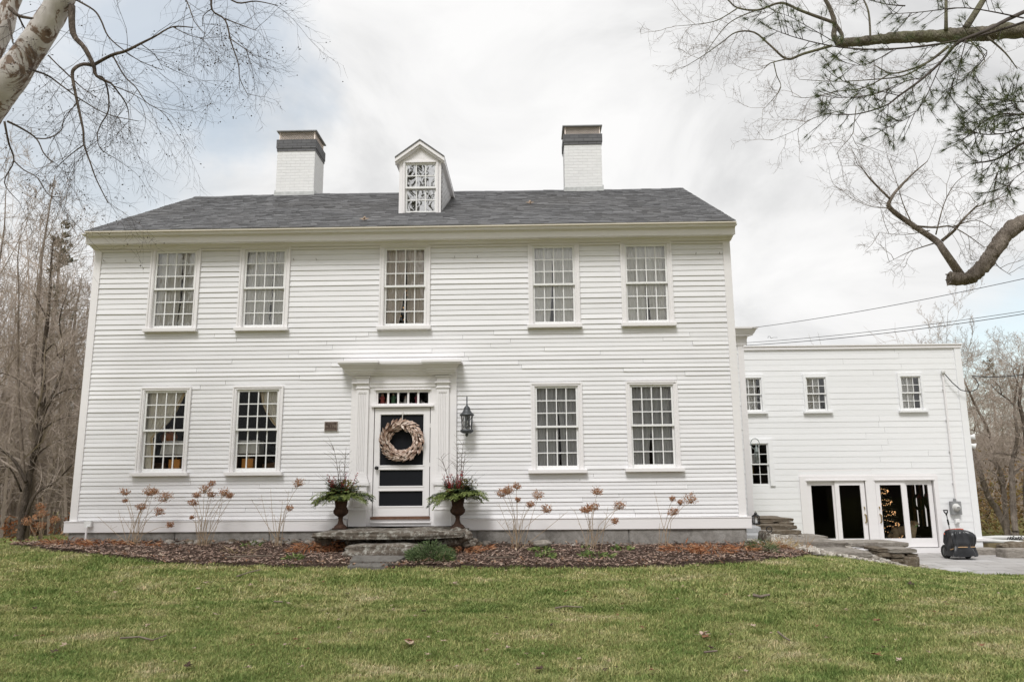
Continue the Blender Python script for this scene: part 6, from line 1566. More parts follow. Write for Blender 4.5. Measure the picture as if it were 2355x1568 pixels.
# ------------------------------------------------------------------ dried hydrangeas
def hydrangea(base_px, base_py, y, heads, bare, label, seed):
    r_ = random.Random(seed); b = P(base_px, base_py, y); b.z = gz(b.x, b.y)+.03
    e = empty('dried_hydrangea', b, label, 'shrub', 'dried hydrangeas along the house front')
    st = MB()
    for i, (hx, hy, rr) in enumerate(heads):
        yy = y+r_.uniform(-.25,.2); c = P(hx, hy, yy); k = yy/FPX
        off = Vector((r_.gauss(0,.05), r_.gauss(0,.04), 0)); mid = (b+c)/2 + Vector((-(c.x-b.x)*.22, 0, (c.z-b.z)*.06))
        st.tube([b+off, (b+off).lerp(mid,.6)+Vector((r_.gauss(0,.01),0,0)), mid, mid.lerp(c,.6)+Vector((r_.gauss(0,.012),0,.02)), c-Vector((0,0,rr*k*.4))], [.0045,.004,.0036,.003,.0024], 5, False)
        f = MB(); n = int(36+rr*10)
        for j in range(n):
            v = Vector((r_.gauss(0,1), r_.gauss(0,1), r_.gauss(0,1))).normalized(); v.z = v.z*.85+.15
            p = c+Vector((v.x*rr*k*1.08, v.y*rr*k*.95, v.z*rr*k*.95))*r_.uniform(.55,1.08)*(1+.45*noise.noise(v*2+Vector((i,seed,0))))
            if noise.noise(v*2.6+Vector((seed,i*2.3,3))) > .36: continue
            for q in range(2): f.leaf(p, Vector((r_.uniform(-1,1),r_.uniform(-1,1),r_.uniform(-1,1))), v+Vector((r_.uniform(-.4,.4),)*3), r_.uniform(.012,.022), r_.uniform(.010,.018), .2)
            if j % 3 == 0: st.tube([c-Vector((0,0,rr*k*.5)), p], .0014, 3, False)
        f.build('flower_head', M['hydrangea'], e)
    for i in range(int(bare*.6)):
        a = r_.gauss(0,.35); h = r_.uniform(.35,.95); p = b+Vector((r_.gauss(0,.06), r_.gauss(0,.05), 0)); d = Vector((math.sin(a), r_.uniform(-.15,.15), math.cos(a)))
        st.tube([p, p+d*h*.5+Vector((r_.gauss(0,.012),0,0)), p+d*h], [.0042,.0034,.0018], 4, False)
        for q in range(2):
            s_ = p+d*h*r_.uniform(.5,.95); st.tube([s_, s_+Vector((r_.uniform(-.09,.09),0,r_.uniform(.03,.09)))], .002, 3, False)
    st.build('stems', M['hyd_stem'], e)
hydrangea(85,1262,12.9, [(62,1200,12),(93,1166,11),(95,1182,12),(92,1209,11),(126,1196,11)], 4, 'dried hydrangea with five round heads beyond the left house corner', 1)
hydrangea(305,1252,12.05, [(288,1132,11),(343,1131,14),(379,1144,16),(325,1166,11),(366,1177,12),(391,1207,8),(355,1131,9),(288,1151,5)], 16, 'dried hydrangea with large brown heads under the leftmost lower window', 2)
hydrangea(465,1252,12.05, [(472,1126,13),(488,1112,8),(516,1133,13),(444,1157,10),(452,1139,9),(486,1138,9),(528,1140,9),(441,1190,5)], 18, 'dried hydrangea with a cluster of heads under the second lower window', 3)
hydrangea(640,1252,12.05, [(687,1112,12),(667,1168,8)], 16, 'sparse dried hydrangea with one tall head leaning towards the left urn', 4)
hydrangea(1190,1255,12.0, [(1154,1134,13),(1170,1127,12),(1188,1119,10),(1237,1139,13),(1220,1160,9),(1258,1171,13),(1191,1149,7),(1166,1131,9)], 16, 'dried hydrangea with a long arching head right of the right-hand urn', 5)
hydrangea(1360,1255,12.0, [(1373,1131,13),(1352,1171,13),(1367,1166,12),(1425,1163,13),(1414,1199,9),(1345,1173,10)], 12, 'dried hydrangea with dark heads under the lower window nearest the lantern', 6)
hydrangea(1527,1255,12.0, [(1587,1148,16),(1548,1178,12),(1546,1147,7),(1565,1156,7)], 4, 'thin two-stemmed dried hydrangea under the lower window near the right corner', 7)

# ------------------------------------------------------------------ low plants of the bed
def tuft(name, px, py, y, wd, ht, mat, label, cat, n, seed, leafl, leafw, droop=.5, group=None, twig=None):
    r_ = random.Random(seed); c = P(px, py, y); c.z = gz(c.x, c.y)+.03; m_ = MB(); e = empty(name, c, label, cat, group)
    for i in range(n):
        a = r_.uniform(0,2*PI); q = math.sqrt(r_.random()); p = c+Vector((math.cos(a)*q*wd, math.sin(a)*q*min(wd,.3), r_.random()*ht*(1-.6*q)))
        d = Vector((math.cos(a)*r_.uniform(.2,1.2), math.sin(a)*r_.uniform(.2,1), r_.uniform(-droop,1.1-droop))); m_.leaf(p, d, Vector((r_.uniform(-1,1),r_.uniform(-1,.4),r_.uniform(-.2,1))), leafl*r_.uniform(.6,1.3), leafw*r_.uniform(.7,1.3), .2)
    m_.build('leaves', M[mat], e)
    if twig:
        t_ = MB()
        for i in range(twig):
            a = r_.uniform(0,2*PI); d = Vector((math.cos(a)*.8, math.sin(a)*.4, 1)).normalized()*ht*r_.uniform(.8,1.5); p = c+Vector((r_.gauss(0,wd*.35), r_.gauss(0,.06), -.02)); t_.tube([p, p+d*.6, p+d], [.004,.003,.0015], 4, False)
        t_.build('twigs', M['hyd_stem'], e)
    return e
dl = 'collapsed rust-coloured daylily clumps'
for i, (px, py, y, wd, ht, n, lab) in enumerate(((150,1263,12.0,.34,.10,200,'rust-brown dead clump at the left end of the bed'),(235,1260,12.0,.30,.09,160,'flattened rust clump in front of the thin white pipe'),(325,1257,12.1,.22,.06,80,'small rust clump at the foot of the leftmost wall hydrangea'),(712,1262,11.7,.30,.16,260,'bright rust clump left of the entrance slab'),(757,1257,11.8,.24,.22,220,'dark bushy rust clump against the left end of the slab'),(1068,1262,11.7,.26,.14,190,'rust clump beside the juniper right of the steps'),(1110,1258,11.9,.18,.10,90,'small rust clump just right of the step stones'),(1575,1266,11.6,.32,.12,260,'rust clump left of the foundation\'s right end'),(1640,1270,11.5,.34,.13,280,'largest rust clump below the right foundation block'),(1705,1272,11.6,.24,.11,180,'rust clump under the house\'s right corner'),(1775,1262,12.6,.28,.10,160,'rust clump in front of the standing stone'))):
    tuft('dead_daylily', px, py, y, wd, ht, 'rust_leaf', lab, 'plant', n, 50+i, .13, .018, .75, dl, 8 if i in (3,4,7,8) else None)
tuft('juniper', 990, 1272, 11.05, .34, .30, 'juniper', 'round blue-green juniper bush in front of the entrance steps', 'bush', 2300, 70, .055, .012, .15)
tuft('small_shrub', 1022, 1284, 10.95, .12, .14, 'greenleaf', 'small leafy shrub in front of the juniper', 'shrub', 130, 71, .04, .02, .2, None, 10)
tuft('low_perennial', 674, 1290, 11.1, .12, .07, 'greenleaf', 'dark green rosette alone in the mulch left of the steps', 'plant', 70, 72, .08, .03, .4)
gg = 'green perennials still in leaf in the bed'
for i, (px, py, y, wd, n, lab) in enumerate(((1243,1264,11.8,.16,90,'leafy green perennial beside the pale rock'),(1254,1277,11.3,.13,60,'low green perennial in front of the pale rock'),(1372,1277,11.3,.24,110,'spreading green perennial below the middle of the right lower windows'),(1432,1258,11.9,.14,60,'green tuft at the joint in the foundation'),(580,1254,12.1,.14,50,'green tuft by the stones under the second lower window'),(1345,1255,12.0,.06,20,'tiny green leaf at the foot of a hydrangea'))):
    tuft('low_perennial', px, py, y, wd, .08, 'greenleaf', lab, 'plant', n, 80+i, .075, .032, .45, gg)
tuft('ornamental_grass', 1752, 1282, 11.6, .18, .17, 'juniper', 'green spiky tuft at the right end of the mulch bed', 'grass tuft', 260, 90, .12, .008, .1)
tuft('ornamental_grass', 1800, 1272, 12.4, .22, .17, 'straw', 'straw-coloured grass tuft in front of the standing stone', 'grass tuft', 260, 91, .13, .007, .1)
tuft('ornamental_grass', 555, 1275, 11.6, .22, .05, 'straw', 'flattened straw tuft lying on the mulch below the second window', 'grass tuft', 90, 92, .14, .006, .6)
tuft('small_shrub', 1848, 1255, 13.6, .18, .22, 'rust_leaf', 'thin shrub holding a few russet leaves beside the long path slab', 'shrub', 30, 93, .04, .02, .3, None, 14)
# stones along the foundation
rs_ = random.Random(14)
for i in range(44):
    px = rs_.choice((rs_.uniform(380,720), rs_.uniform(540,720), rs_.uniform(1090,1500), rs_.uniform(380,460))); yy = YF-.14-rs_.random()*.25; p = P(px, 1250, yy); p.z = gz(p.x, p.y)+.055
    o = rock('edging_stone', p, rs_.uniform(.03,.085), M[rs_.choice(('palestone','stone','palestone'))], i*1.7, .6, .25, 2); o.rotation_euler = (0,0,rs_.uniform(0,6)); tag(o, 'small rounded stone lying against the house foundation', 'stone', 'stones along the foundation')
o = rock('pale_rock', P(1247,1250,12.1), .15, M['palestone'], 91, .42, .2); tag(o, 'largest pale flat rock against the foundation right of the steps', 'rock')
# sticks
def stick(pts, y, lab, r_=.012, grp='fallen sticks on mulch and lawn', lift=.05):
    q = []
    for px, py, yy in pts: p = P(px, py, yy); p.z = gz(p.x, p.y)+lift; q.append(p)
    e = empty('fallen_stick', q[0], lab, 'stick', grp); m_ = MB(); m_.tube(q, [r_*(1-.5*i/len(q)) for i in range(len(q))], 6); m_.build('stick', M['twig'], e); return e
def yl(py): # distance of the lawn under a photo row near the middle
    for i in range(400):
        y = 5+i*.02; p = P(1177, py, y)
        if p.z <= gz(p.x, y): return y
    return 10.6
stick([(520,1291,11.0),(560,1289,11.05),(590,1285,11.1),(625,1284,11.1)], 0, 'long curved stick lying on the mulch left of the steps', .010, lift=.085)
stick([(1118,1288,11),(1150,1286,11.0),(1185,1285,11.05)], 0, 'short stick on the mulch right of the steps', .008, lift=.085)
for pts, lab in (([(275,1477),(320,1473),(350,1482),(382,1470)],'forked bent twig on the lawn at lower left'),([(1277,1408),(1300,1404),(1340,1406)],'pale twig lying on the middle of the lawn'),([(1733,1377),(1750,1380),(1770,1376)],'pale bark strip on the lawn below the house corner'),([(545,1330),(570,1322),(600,1315)],'thin twig on the lawn near the mulch edge'),([(630,1389),(650,1390)],'short dark twig on the lawn below the hydrangeas'),([(1790,1463),(1805,1476),(1817,1484)],'grey twig on the lawn at lower right'),([(1620,1513),(1650,1510)],'dark short twig near the bottom of the lawn')):
    e = stick([(a, b, yl(b)) for a, b in pts], 0, lab, .010 if 'bark' not in lab else .02, lift=.045)
# fallen leaves
def fallen(px, py, L, seed, mat):
    y = yl(py); p = P(px, py, y); p.z = gz(p.x, p.y)+.05; r_ = random.Random(seed); m_ = MB(); a0 = r_.uniform(0,2*PI)
    for k in range(5):
        a = a0+(k-2)*.62; d = Vector((math.cos(a), math.sin(a), r_.uniform(-.1,.55))); m_.leaf(Vector((0,0,0)), d, Vector((0,0,1)), L*(1,.85,.62)[abs(k-2)], L*.42, r_.uniform(-.3,.35))
    m_.tube([Vector((0,0,0)), Vector((-math.cos(a0),-math.sin(a0),.1))*L*.7], .0018, 3, False)
    o = m_.build('fallen_leaf', mat); o.scale = (.72,.72,.72); o.location = p; return tag(o, 'curled dry brown leaf lying on the lawn', 'leaf', 'fallen leaves scattered on the lawn')
lm = [simple('leaf_tan',(.40,.30,.22),.8,.2), simple('leaf_brown',(.22,.11,.06),.8,.2), simple('leaf_dark',(.07,.045,.03),.8,.2), simple('leaf_pink',(.48,.36,.30),.8,.2)]
for i, (px, py, L, k) in enumerate(((950,1487,.15,1),(945,1495,.12,0),(1042,1350,.12,3),(1614,1472,.14,3),(1622,1478,.10,1),(2095,1350,.12,2),(1640,1505,.09,2),(784,1355,.07,2),(575,1351,.08,0),(335,1446,.08,0),(500,1421,.09,3),(680,1483,.08,1),(660,1497,.07,3),(150,1494,.09,0),(262,1367,.07,0),(125,1510,.09,2),(970,1417,.10,2),(985,1520,.06,0),(1370,1383,.07,1),(1570,1360,.06,0),(1245,1553,.13,2),(430,1553,.10,2),(1010,1440,.06,0),(755,1421,.06,3),(1480,1455,.08,1),(1905,1478,.06,0),(2015,1437,.10,1),(2010,1520,.12,1),(1860,1405,.06,2),(1745,1395,.06,1),(1265,1450,.08,2),(820,1391,.06,1),(900,1402,.05,0),(640,1470,.06,1),(1140,1470,.06,0),(1300,1371,.07,1),(1430,1400,.05,1),(2180,1400,.06,1),(2260,1500,.06,1),(1330,1530,.06,0),(80,1405,.08,2),(480,1344,.10,3),(742,1345,.05,1),(1100,1316,.09,1),(890,1313,.08,1),(1010,1315,.05,1))):
    fallen(px, py, L, 300+i, lm[k])
for i in range(84):
    px, py = rs_.uniform(30,2330), 1310+250*rs_.random()**.8
    if py < 1335 and px > 2050: continue
    fallen(px, py, rs_.uniform(.035,.07), 500+i, lm[rs_.choice((0,1,0,3,2,1))])
# two leaves lodged on the roof
for px, py, lab in ((1219,471,'pale curled leaf resting on the roof right of the dormer'),(838,509,'small pale leaf on the roof left of the dormer')):
    p = on_roof(px, py); m_ = MB(); 
    for k in range(4): a = k*1.6; m_.leaf(p+nrm*.02, Vector((math.cos(a), .3*math.sin(a), .35+.3*math.sin(a))), Vector((0,-.6,.8)), .10, .05, .3)
    tag(m_.build('roof_leaf', lm[0]), lab, 'leaf', 'leaves caught on the roof')

# ------------------------------------------------------------------ grass
M['grass'] = None
def mat_grass():
    t = NT('grass_blades')
    g = t.ramp(t.noise(1.7, 6, .72, t.mapping((.65,1.2,1)), .3), [(.34,(.14,.22,.06)),(.48,(.26,.31,.11)),(.56,(.36,.375,.165)),(.66,(.49,.455,.28))])
    r = t.island(); s = t.ramp(r, [(0,(.68,.72,.62)),(.5,(1,1,1)),(.78,(1.2,1.17,1.05)),(.82,(1.5,1.32,1.4)),(1,(1.9,1.6,1.8))])
    c = t.mix(1.0, g, s, 'MULTIPLY'); return t.finish(c, .7, None, .15, 0, .25)
M['grass'] = mat_grass()
def grass(name, n, ymin, ymax, seed, h0, h1, wmul, power):
    g = np.random.default_rng(seed); u = g.random(n); y = ymin+(ymax-ymin)*u**power; x = (g.random(n)*2-1)*(y*.76+.6)+y*.02
    nb = np.array([in_bed(a, b, .05+.10*noise.noise((a*5,b*3,1))) for a, b in zip(x, y)]) if ymax > 10 else np.zeros(n, bool)
    byv = np.array([bed_y(a) if bx[0] <= a <= bx[13] else 99 for a in x]) if ymax > 10 else np.full(n, 99.)
    keep = ~nb & ~((y > byv+.14) & (x > XL-.5) & (x < XR+.2) )
    keep &= ~((x > XL-.1) & (x < XR+.1) & (y > YF-.3))
    ex = np.interp(y, [11.3,12.0,13.4,14.8,16.2,30], [4.25,4.35,5.55,6.75,8.25,8.3])     # right lawn edge along path and patio
    keep &= ~((y > 12.0) & (x > 3.0) & (x < 99) & (((x < ex) & (x > XR))|(y > 16.4)))
    x, y = x[keep], y[keep]; n = len(x); z = gz_np(x, y)
    pat = np.array([noise.noise((a*.9, b*1.6, 3.3)) for a, b in zip(x, y)])
    pt2 = np.array([noise.noise((a*3.1, b*4.2, 9.1)) for a, b in zip(x, y)]); h = (h0+(h1-h0)*g.random(n)**1.5)*(1+.4*pat)*(1+1.5*np.clip(pt2-.12,0,1)); a = g.random(n)*2*np.pi; lean = g.normal(0,1.0,n); wd = (.0028+.0030*g.random(n))*wmul
    dx, dy = np.cos(a), np.sin(a); lx, ly = np.cos(a+1.3)*lean*h, np.sin(a+1.3)*lean*h
    b = np.stack([x,y,z],1); s = np.stack([dx*wd,dy*wd,np.zeros(n)],1)
    mid = b+np.stack([lx*.35,ly*.35,h*.62],1); tip = b+np.stack([lx,ly,h*.96],1)
    V = np.stack([b-s,b+s,mid+s*.75,mid-s*.75,tip],1).reshape(-1,3); o = np.arange(n)*5
    F = np.concatenate([np.stack([o,o+1,o+2],1),np.stack([o,o+2,o+3],1),np.stack([o+3,o+2,o+4],1)])
    return tag(np_mesh(name, V, F, M['grass']), 'short green and straw-coloured grass covering the lawn', 'grass', kind='stuff')
grass('lawn_grass', 380000, 5.3, 9.0, 1, .016, .040, .8, 1.15)
grass('lawn_grass', 280000, 8.5, 13.2, 2, .018, .045, 1.3, 1.1)
grass('lawn_grass', 70000, 12.6, 20, 3, .028, .055, 2.2, 1.3)

# ------------------------------------------------------------------ trees
def grow(mb, p, d, L, r0, lvl, R_, prm, tips=None):
    """one limb with side shoots; mb gets tubes, tips collects shoot ends"""
    n = max(3, int(4+lvl)); pts = [p.copy()]; dirs = []; dd = d.normalized(); q = p.copy(); st = L/n
    for i in range(n):
        dd = (dd + Vector((R_.gauss(0,1), R_.gauss(0,1), R_.gauss(0,1)))*prm['wob'] + Vector((0,0,prm['up']))).normalized(); q = q+dd*st; pts.append(q.copy()); dirs.append(dd.copy())
    rad = [r0*(1-(1-prm['tap'])*i/n) for i in range(n+1)]
    mb.tube(pts, rad, 3 if r0 < prm['thin'] else (5 if r0 < .05 else 8), False)
    if lvl <= 0:
        if tips is not None: tips.append((pts[-1], dirs[-1]))
        return
    k = prm['kids'][lvl] if lvl < len(prm['kids']) else 4
    for j in range(k):
        fr_ = prm.get('from', .25); t_ = fr_+(1-fr_)*(j+R_.random())/k; f = t_*n; i = min(n-1, int(f)); b = pts[i].lerp(pts[i+1], f-i)
        ax = dirs[i].orthogonal().normalized(); ax = Matrix.Rotation(R_.uniform(0,2*PI), 3, dirs[i]) @ ax; ang = R(R_.uniform(*prm['ang']))
        nd = dirs[i]*math.cos(ang)+ax*math.sin(ang)
        if prm.get('flat'): nd.y *= prm['flat']
        grow(mb, b, nd, L*prm['len']*R_.uniform(.7,1.15)*(1-.35*t_), max(prm['min'], rad[i]*prm['rat']*R_.uniform(.75,1.1)), lvl-1, R_, prm, tips)
def limb(mb, pxs, y, r0, r1, n=8, ys=None, rough=.22):
    """limb along photo points at given distances -> list of points"""
    ys = ys or [y]*len(pxs); pts = [P(a, b, c) for (a, b), c in zip(pxs, ys)]; out = []
    for i in range(len(pts)-1):      # Catmull-Rom for an easy curve
        p0, p1, p2, p3 = pts[max(0,i-1)], pts[i], pts[i+1], pts[min(len(pts)-1,i+2)]
        for k in range(4):
            t_ = k/4; out.append(.5*((2*p1)+(p2-p0)*t_+(2*p0-5*p1+4*p2-p3)*t_*t_+(3*p1-p0-3*p2+p3)*t_**3))
    out.append(pts[-1]); N = len(out)
    if max(r0, r1) > .075:
        fine = [out[i].lerp(out[i+1], k/5) for i in range(N-1) for k in range(5)]+[out[-1]]; Nf = len(fine); v0 = len(mb.v)
        rr = [(r0+(r1-r0)*i/(Nf-1))*(1+.07*noise.noise(fine[i]*2.2)+.05*noise.noise(fine[i]*6)) for i in range(Nf)]; mb.tube(fine, rr, 20)
        for i in range(Nf):
            for j in range(20):
                p = Vector(mb.v[v0+i*20+j]); d = p-fine[i]; k = 1+rough*(noise.noise(p*9)+.7*noise.noise(p*23)); mb.v[v0+i*20+j] = tuple(fine[i]+d*k)
        return out
    mb.tube(out, [(r0+(r1-r0)*i/(N-1))*(1+.06*noise.noise(out[i]*3)) for i in range(N)], n)
    return out
def shoots(mb, pts, k, L, r_, lvl, R_, prm, tips=None, start=.1, dirb=None):
    N = len(pts)
    for j in range(k):
        f = (start+(1-start)*(j+R_.random())/k)*(N-1); i = min(N-2, int(f)); b = pts[i].lerp(pts[i+1], f-i); d = (pts[i+1]-pts[i]).normalized(); ax = Matrix.Rotation(R_.uniform(0,2*PI), 3, d) @ d.orthogonal().normalized(); ang = R(R_.uniform(30,75)); nd = d*math.cos(ang)+ax*math.sin(ang)
        nd.y *= .6
        if dirb: nd += dirb
        grow(mb, b, nd.normalized(), L*R_.uniform(.6,1.2), r_*R_.uniform(.7,1.1), lvl, R_, prm, tips)
# --- sycamore reaching in at upper left
Z = lambda zx, zy: (zx/1.823/1.6306, zy/1.823/1.6306)
RA = random.Random(41); ysy = 8.6
base = Vector((-9.3, 9.2, gz(-9.3, 9.2)-.2))
syc = empty('sycamore_tree', base, 'mottled white-barked tree leaning in at the upper left with fruit-dotted twigs', 'tree')
tk = MB(); lowp = P(*Z(-700,1500), ysy+.5); 
tk.tube([base, base.lerp(lowp,.5)+Vector((-.35,0,.1)), lowp], [.36,.29,.25], 14)
L1 = limb(tk, [(a, b) for a, b in (Z(-700,1500),Z(-300,1010),Z(0,620),Z(200,350),Z(415,0),Z(600,-420))], ysy, .245, .12, 14, [ysy+.5,ysy+.2,ysy,ysy,ysy-.1,ysy-.3], .03)
limb(tk, [Z(-700,1450),Z(-250,640),Z(0,230),Z(60,60),Z(120,-60),Z(200,-300)], ysy+.5, .18, .06, 10, None, .03)
o = tk.build('trunk', M['sycamore'], syc, True)
br = MB(); tips = []; tw = MB()
prm = dict(wob=.13, up=-.05, tap=.35, thin=.02, kids=[0,4,5,5], ang=(22,60), len=.62, rat=.55, min=.0015)
paths = [([(490,40),(500,230),(580,330),(640,450),(660,520),(760,570)], .042,.012),([(650,440),(760,380),(860,350),(960,300),(1060,250),(1180,185),(1320,190)], .022,.006),
 ([(640,450),(570,440),(510,470),(495,520),(520,660),(550,800),(570,900),(575,990),(620,1120),(660,1230),(740,1390)], .024,.005),([(520,0),(640,70),(690,140),(740,250),(840,340),(960,420),(1110,480)], .013,.004),
 ([(200,470),(250,490),(330,520),(440,600),(550,680),(730,780),(950,830)], .014,.004),([(330,380),(430,480),(560,600),(650,660)], .010,.004),([(660,520),(710,540),(740,640),(740,760),(690,850),(665,930),(690,1020),(790,1085)], .013,.004),
 ([(760,570),(850,690),(880,780),(880,930)], .011,.003),([(770,380),(850,520),(930,600),(1000,700),(1100,760),(1180,850)], .010,.003),([(780,590),(900,640),(1000,700)], .007,.003),
 ([(1450,-60),(1450,70),(1540,140),(1580,290),(1630,440),(1640,540),(1700,660)], .014,.004),([(1450,60),(1390,110),(1385,180)], .007,.003),([(1240,-60),(1290,40),(1330,150),(1400,230)], .010,.003),([(1500,-60),(1620,20),(1750,10),(1900,40)], .013,.004),([(1540,130),(1640,170),(1750,210)], .009,.003),([(1580,270),(1680,340),(1760,400)], .007,.003),
 ([(30,830),(60,980),(95,1100),(30,1250),(130,1380)], .013,.004),([(50,830),(150,880),(250,950),(300,1050),(360,1110)], .014,.004),([(240,945),(330,945),(420,890),(440,800),(520,720)], .010,.003),([(95,1100),(160,1160),(260,1220),(330,1330),(430,1350)], .008,.003),
 ([(70,60),(130,110),(240,130)], .03,.012),([(60,140),(70,200),(90,300)], .02,.008),([(120,100),(160,180),(200,240)], .014,.006),([(575,990),(480,1060),(370,1160)], .009,.003),([(1180,185),(1290,240),(1380,260),(1430,230)], .006,.002),([(960,300),(1060,380),(1130,500)], .006,.002),([(550,680),(480,760),(420,860)], .007,.003)]
for pts, r0, r1 in paths:
    dpt = RA.uniform(-.5,.5); q = limb(br, [Z(*p) for p in pts], ysy, r0, r1, 6, [ysy-.1+dpt*min(1,i/2) for i in range(len(pts))])
    k = max(3, int(len(pts)*1.05)); shoots(tw, q, k, .85 if r0 < .02 else 1.05, .0038, 2, RA, prm, tips, .12, Vector((.05,0,-.25)))
br.build('branches', M['bark'], syc, True)
fr = MB()
for p, d in tips:
    if RA.random() < .17:
        for k in range(RA.choice((1,1,2,3))): q = p+Vector((RA.gauss(0,.03),RA.gauss(0,.03),RA.uniform(-.05,.0))); fr.octa(q, RA.uniform(.007,.0115))
tw.build('twigs', M['darktwig'], syc); tag(fr.build('fruits', M['darktwig'], syc), kind='stuff')

# --- oak and pine reaching in at the right
Z2 = lambda zx, zy: (zx*.4692+1471.9, zy*.4692)
RB = random.Random(42); yo = 11.0; ob = Vector((P(*Z2(2700,0), yo).x+.8, yo+.4, -.3))
oak = empty('oak_tree', ob, 'bare rough-barked tree reaching in from the right with a crooked lower limb', 'tree')
tk = MB(); top = P(*Z2(2750,-300), yo); tk.tube([ob, ob.lerp(top,.5)+Vector((.1,0,0)), top], [.42,.34,.26], 14)
q = limb(tk, [Z2(2720,700),Z2(2300,900),Z2(1882,1090),Z2(1800,1140),Z2(1730,1240),Z2(1660,1325),Z2(1600,1365),Z2(1515,1365)], yo, .115, .092, 12); 
q0 = P(*Z2(1515,1365), yo)
for i in range(9): a = RB.uniform(0,6.28); b_ = q0+Vector((.03,math.cos(a)*.06,math.sin(a)*.06)); tk.tube([b_, b_+Vector((-RB.uniform(.03,.10),math.cos(a)*.02,math.sin(a)*.03-.02))], [.026,.006], 5)
tk.build('trunk', M['oakbark'], oak, True)
br = MB(); tw = MB()
prmo = dict(wob=.19, up=.02, tap=.4, thin=.02, kids=[0,5,5,6], ang=(30,75), len=.6, rat=.55, min=.0018)
low = [([(1575,1355),(1490,1230),(1450,1180),(1330,1100),(1225,1020),(1230,975),(1270,920),(1340,850),(1410,790)], .125,.014),([(1225,975),(1130,880),(1100,840),(1060,800)], .035,.008),([(1480,1180),(1540,1130),(1580,1080),(1640,1020),(1660,1000)], .055,.012),([(1360,1110),(1450,1115),(1520,1110),(1600,1150),(1690,1215)], .035,.010),([(1540,1110),(1650,1080),(1740,1130)], .02,.006),([(1450,1150),(1490,1000),(1545,900),(1610,850)], .022,.006),([(1225,1020),(1120,1010),(1010,960)], .014,.004),([(1450,1190),(1330,1230),(1210,1290)], .022,.004),([(1330,1090),(1290,1000),(1260,900),(1220,780)], .02,.004),([(1730,1270),(1760,1310),(1820,1350)], .018,.005),([(1420,1130),(1300,1150),(1160,1140)], .016,.004),([(1640,1020),(1740,980),(1882,930)], .018,.005)]
for pts, r0, r1 in low:
    r0 *= .5; r1 *= .42
    q = limb(br, [Z2(*p) for p in pts], yo, r0, r1, 8, [yo+RB.uniform(-.12,.12)+.05*i*(1 if pts[0][0] > 1500 else -1) for i in range(len(pts))]); shoots(tw, q, int(len(pts)*1.7), .62, .0048, 2, RB, prmo, None, .15, Vector((-.1,0,.1)))
br.build('branches', M['oakbark'], oak, True)
b2 = MB()
up = [([(2650,200),(1882,155),(1700,165),(1560,172),(1400,180),(1250,185),(1130,200),(970,215)], .215,.12),([(975,215),(950,175),(955,120),(930,40),(890,-30)], .08,.05),([(985,200),(990,170),(960,120)], .05,.04),([(960,115),(860,80),(780,50),(690,15),(580,50),(480,40),(430,0),(400,-30)], .045,.014),([(940,225),(800,265),(720,290),(640,225),(560,160),(470,160),(400,210),(300,280),(200,340)], .04,.006),([(600,45),(520,70),(430,120),(350,220),(300,300)], .02,.006),([(480,40),(380,100),(280,120),(160,130)], .018,.004),([(720,290),(640,310),(610,335)], .02,.008),([(655,305),(670,370),(690,430),(640,500),(600,540)], .016,.004),([(1130,200),(1120,60),(1085,-20)], .03,.02),([(1500,150),(1500,-30)], .05,.04),([(1595,140),(1640,70),(1690,-10),(1730,-60)], .09,.07),([(1510,230),(1420,300),(1330,340),(1230,360),(1150,320)], .04,.012),([(1420,300),(1300,370),(1150,390),(960,400),(780,390)], .025,.006),([(1230,360),(1100,430),(960,450),(820,480),(740,470)], .02,.005),([(1000,540),(850,580),(760,640),(640,690)], .012,.004),([(1060,520),(1050,600),(1040,660),(990,720),(960,760)], .013,.004),([(1042,670),(1060,710),(1095,730)], .008,.003),([(1700,180),(1790,260),(1850,340)], .03,.01),([(1600,180),(1690,300),(1560,380)], .02,.006)]
for pts, r0, r1 in up:
    r0 *= .60; r1 *= .55
    q = limb(b2, [Z2(*p) for p in pts], yo, r0, r1, 8, [yo+.03*i for i in range(len(pts))])
    if r0 < .042: shoots(tw, q, int(len(pts)*1.5), .60, .0044, 2, RB, prmo, None, .15, Vector((-.15,0,.0)))
b2.build('branches', M['mossbark'], oak, True); tw.build('twigs', M['twig'], oak)
# pine
yp = 9.4; pbse = Vector((P(*Z2(2800,0), yp).x+.6, yp-.6, -.2)); RC = random.Random(43)
pine = empty('pine_tree', pbse, 'long-needled dark pine whose boughs hang in from the upper right', 'tree')
tk = MB(); top = P(*Z2(2900,-500), yp-.3); tk.tube([pbse, pbse.lerp(top,.5), top], [.34,.28,.2], 12); tk.build('trunk', M['oakbark'], pine, True)
br = MB(); tw = MB(); nd = MB()
def tuftn(p, d, n=30, L=.115):
    d = d.normalized()
    for i in range(n):
        v = Vector((RC.gauss(0,1),RC.gauss(0,1),RC.gauss(0,1))).normalized(); q = (d*.75+v*.85).normalized(); l = L*RC.uniform(.75,1.15); w = q.cross(v)
        if w.length < 1e-4: continue
        w = w.normalized()*.0021; b_ = p-d*RC.uniform(0,.05); n0 = len(nd.v); nd.v += [tuple(b_-w), tuple(b_+w), tuple(b_+q*l)]; nd.f.append((n0,n0+1,n0+2))
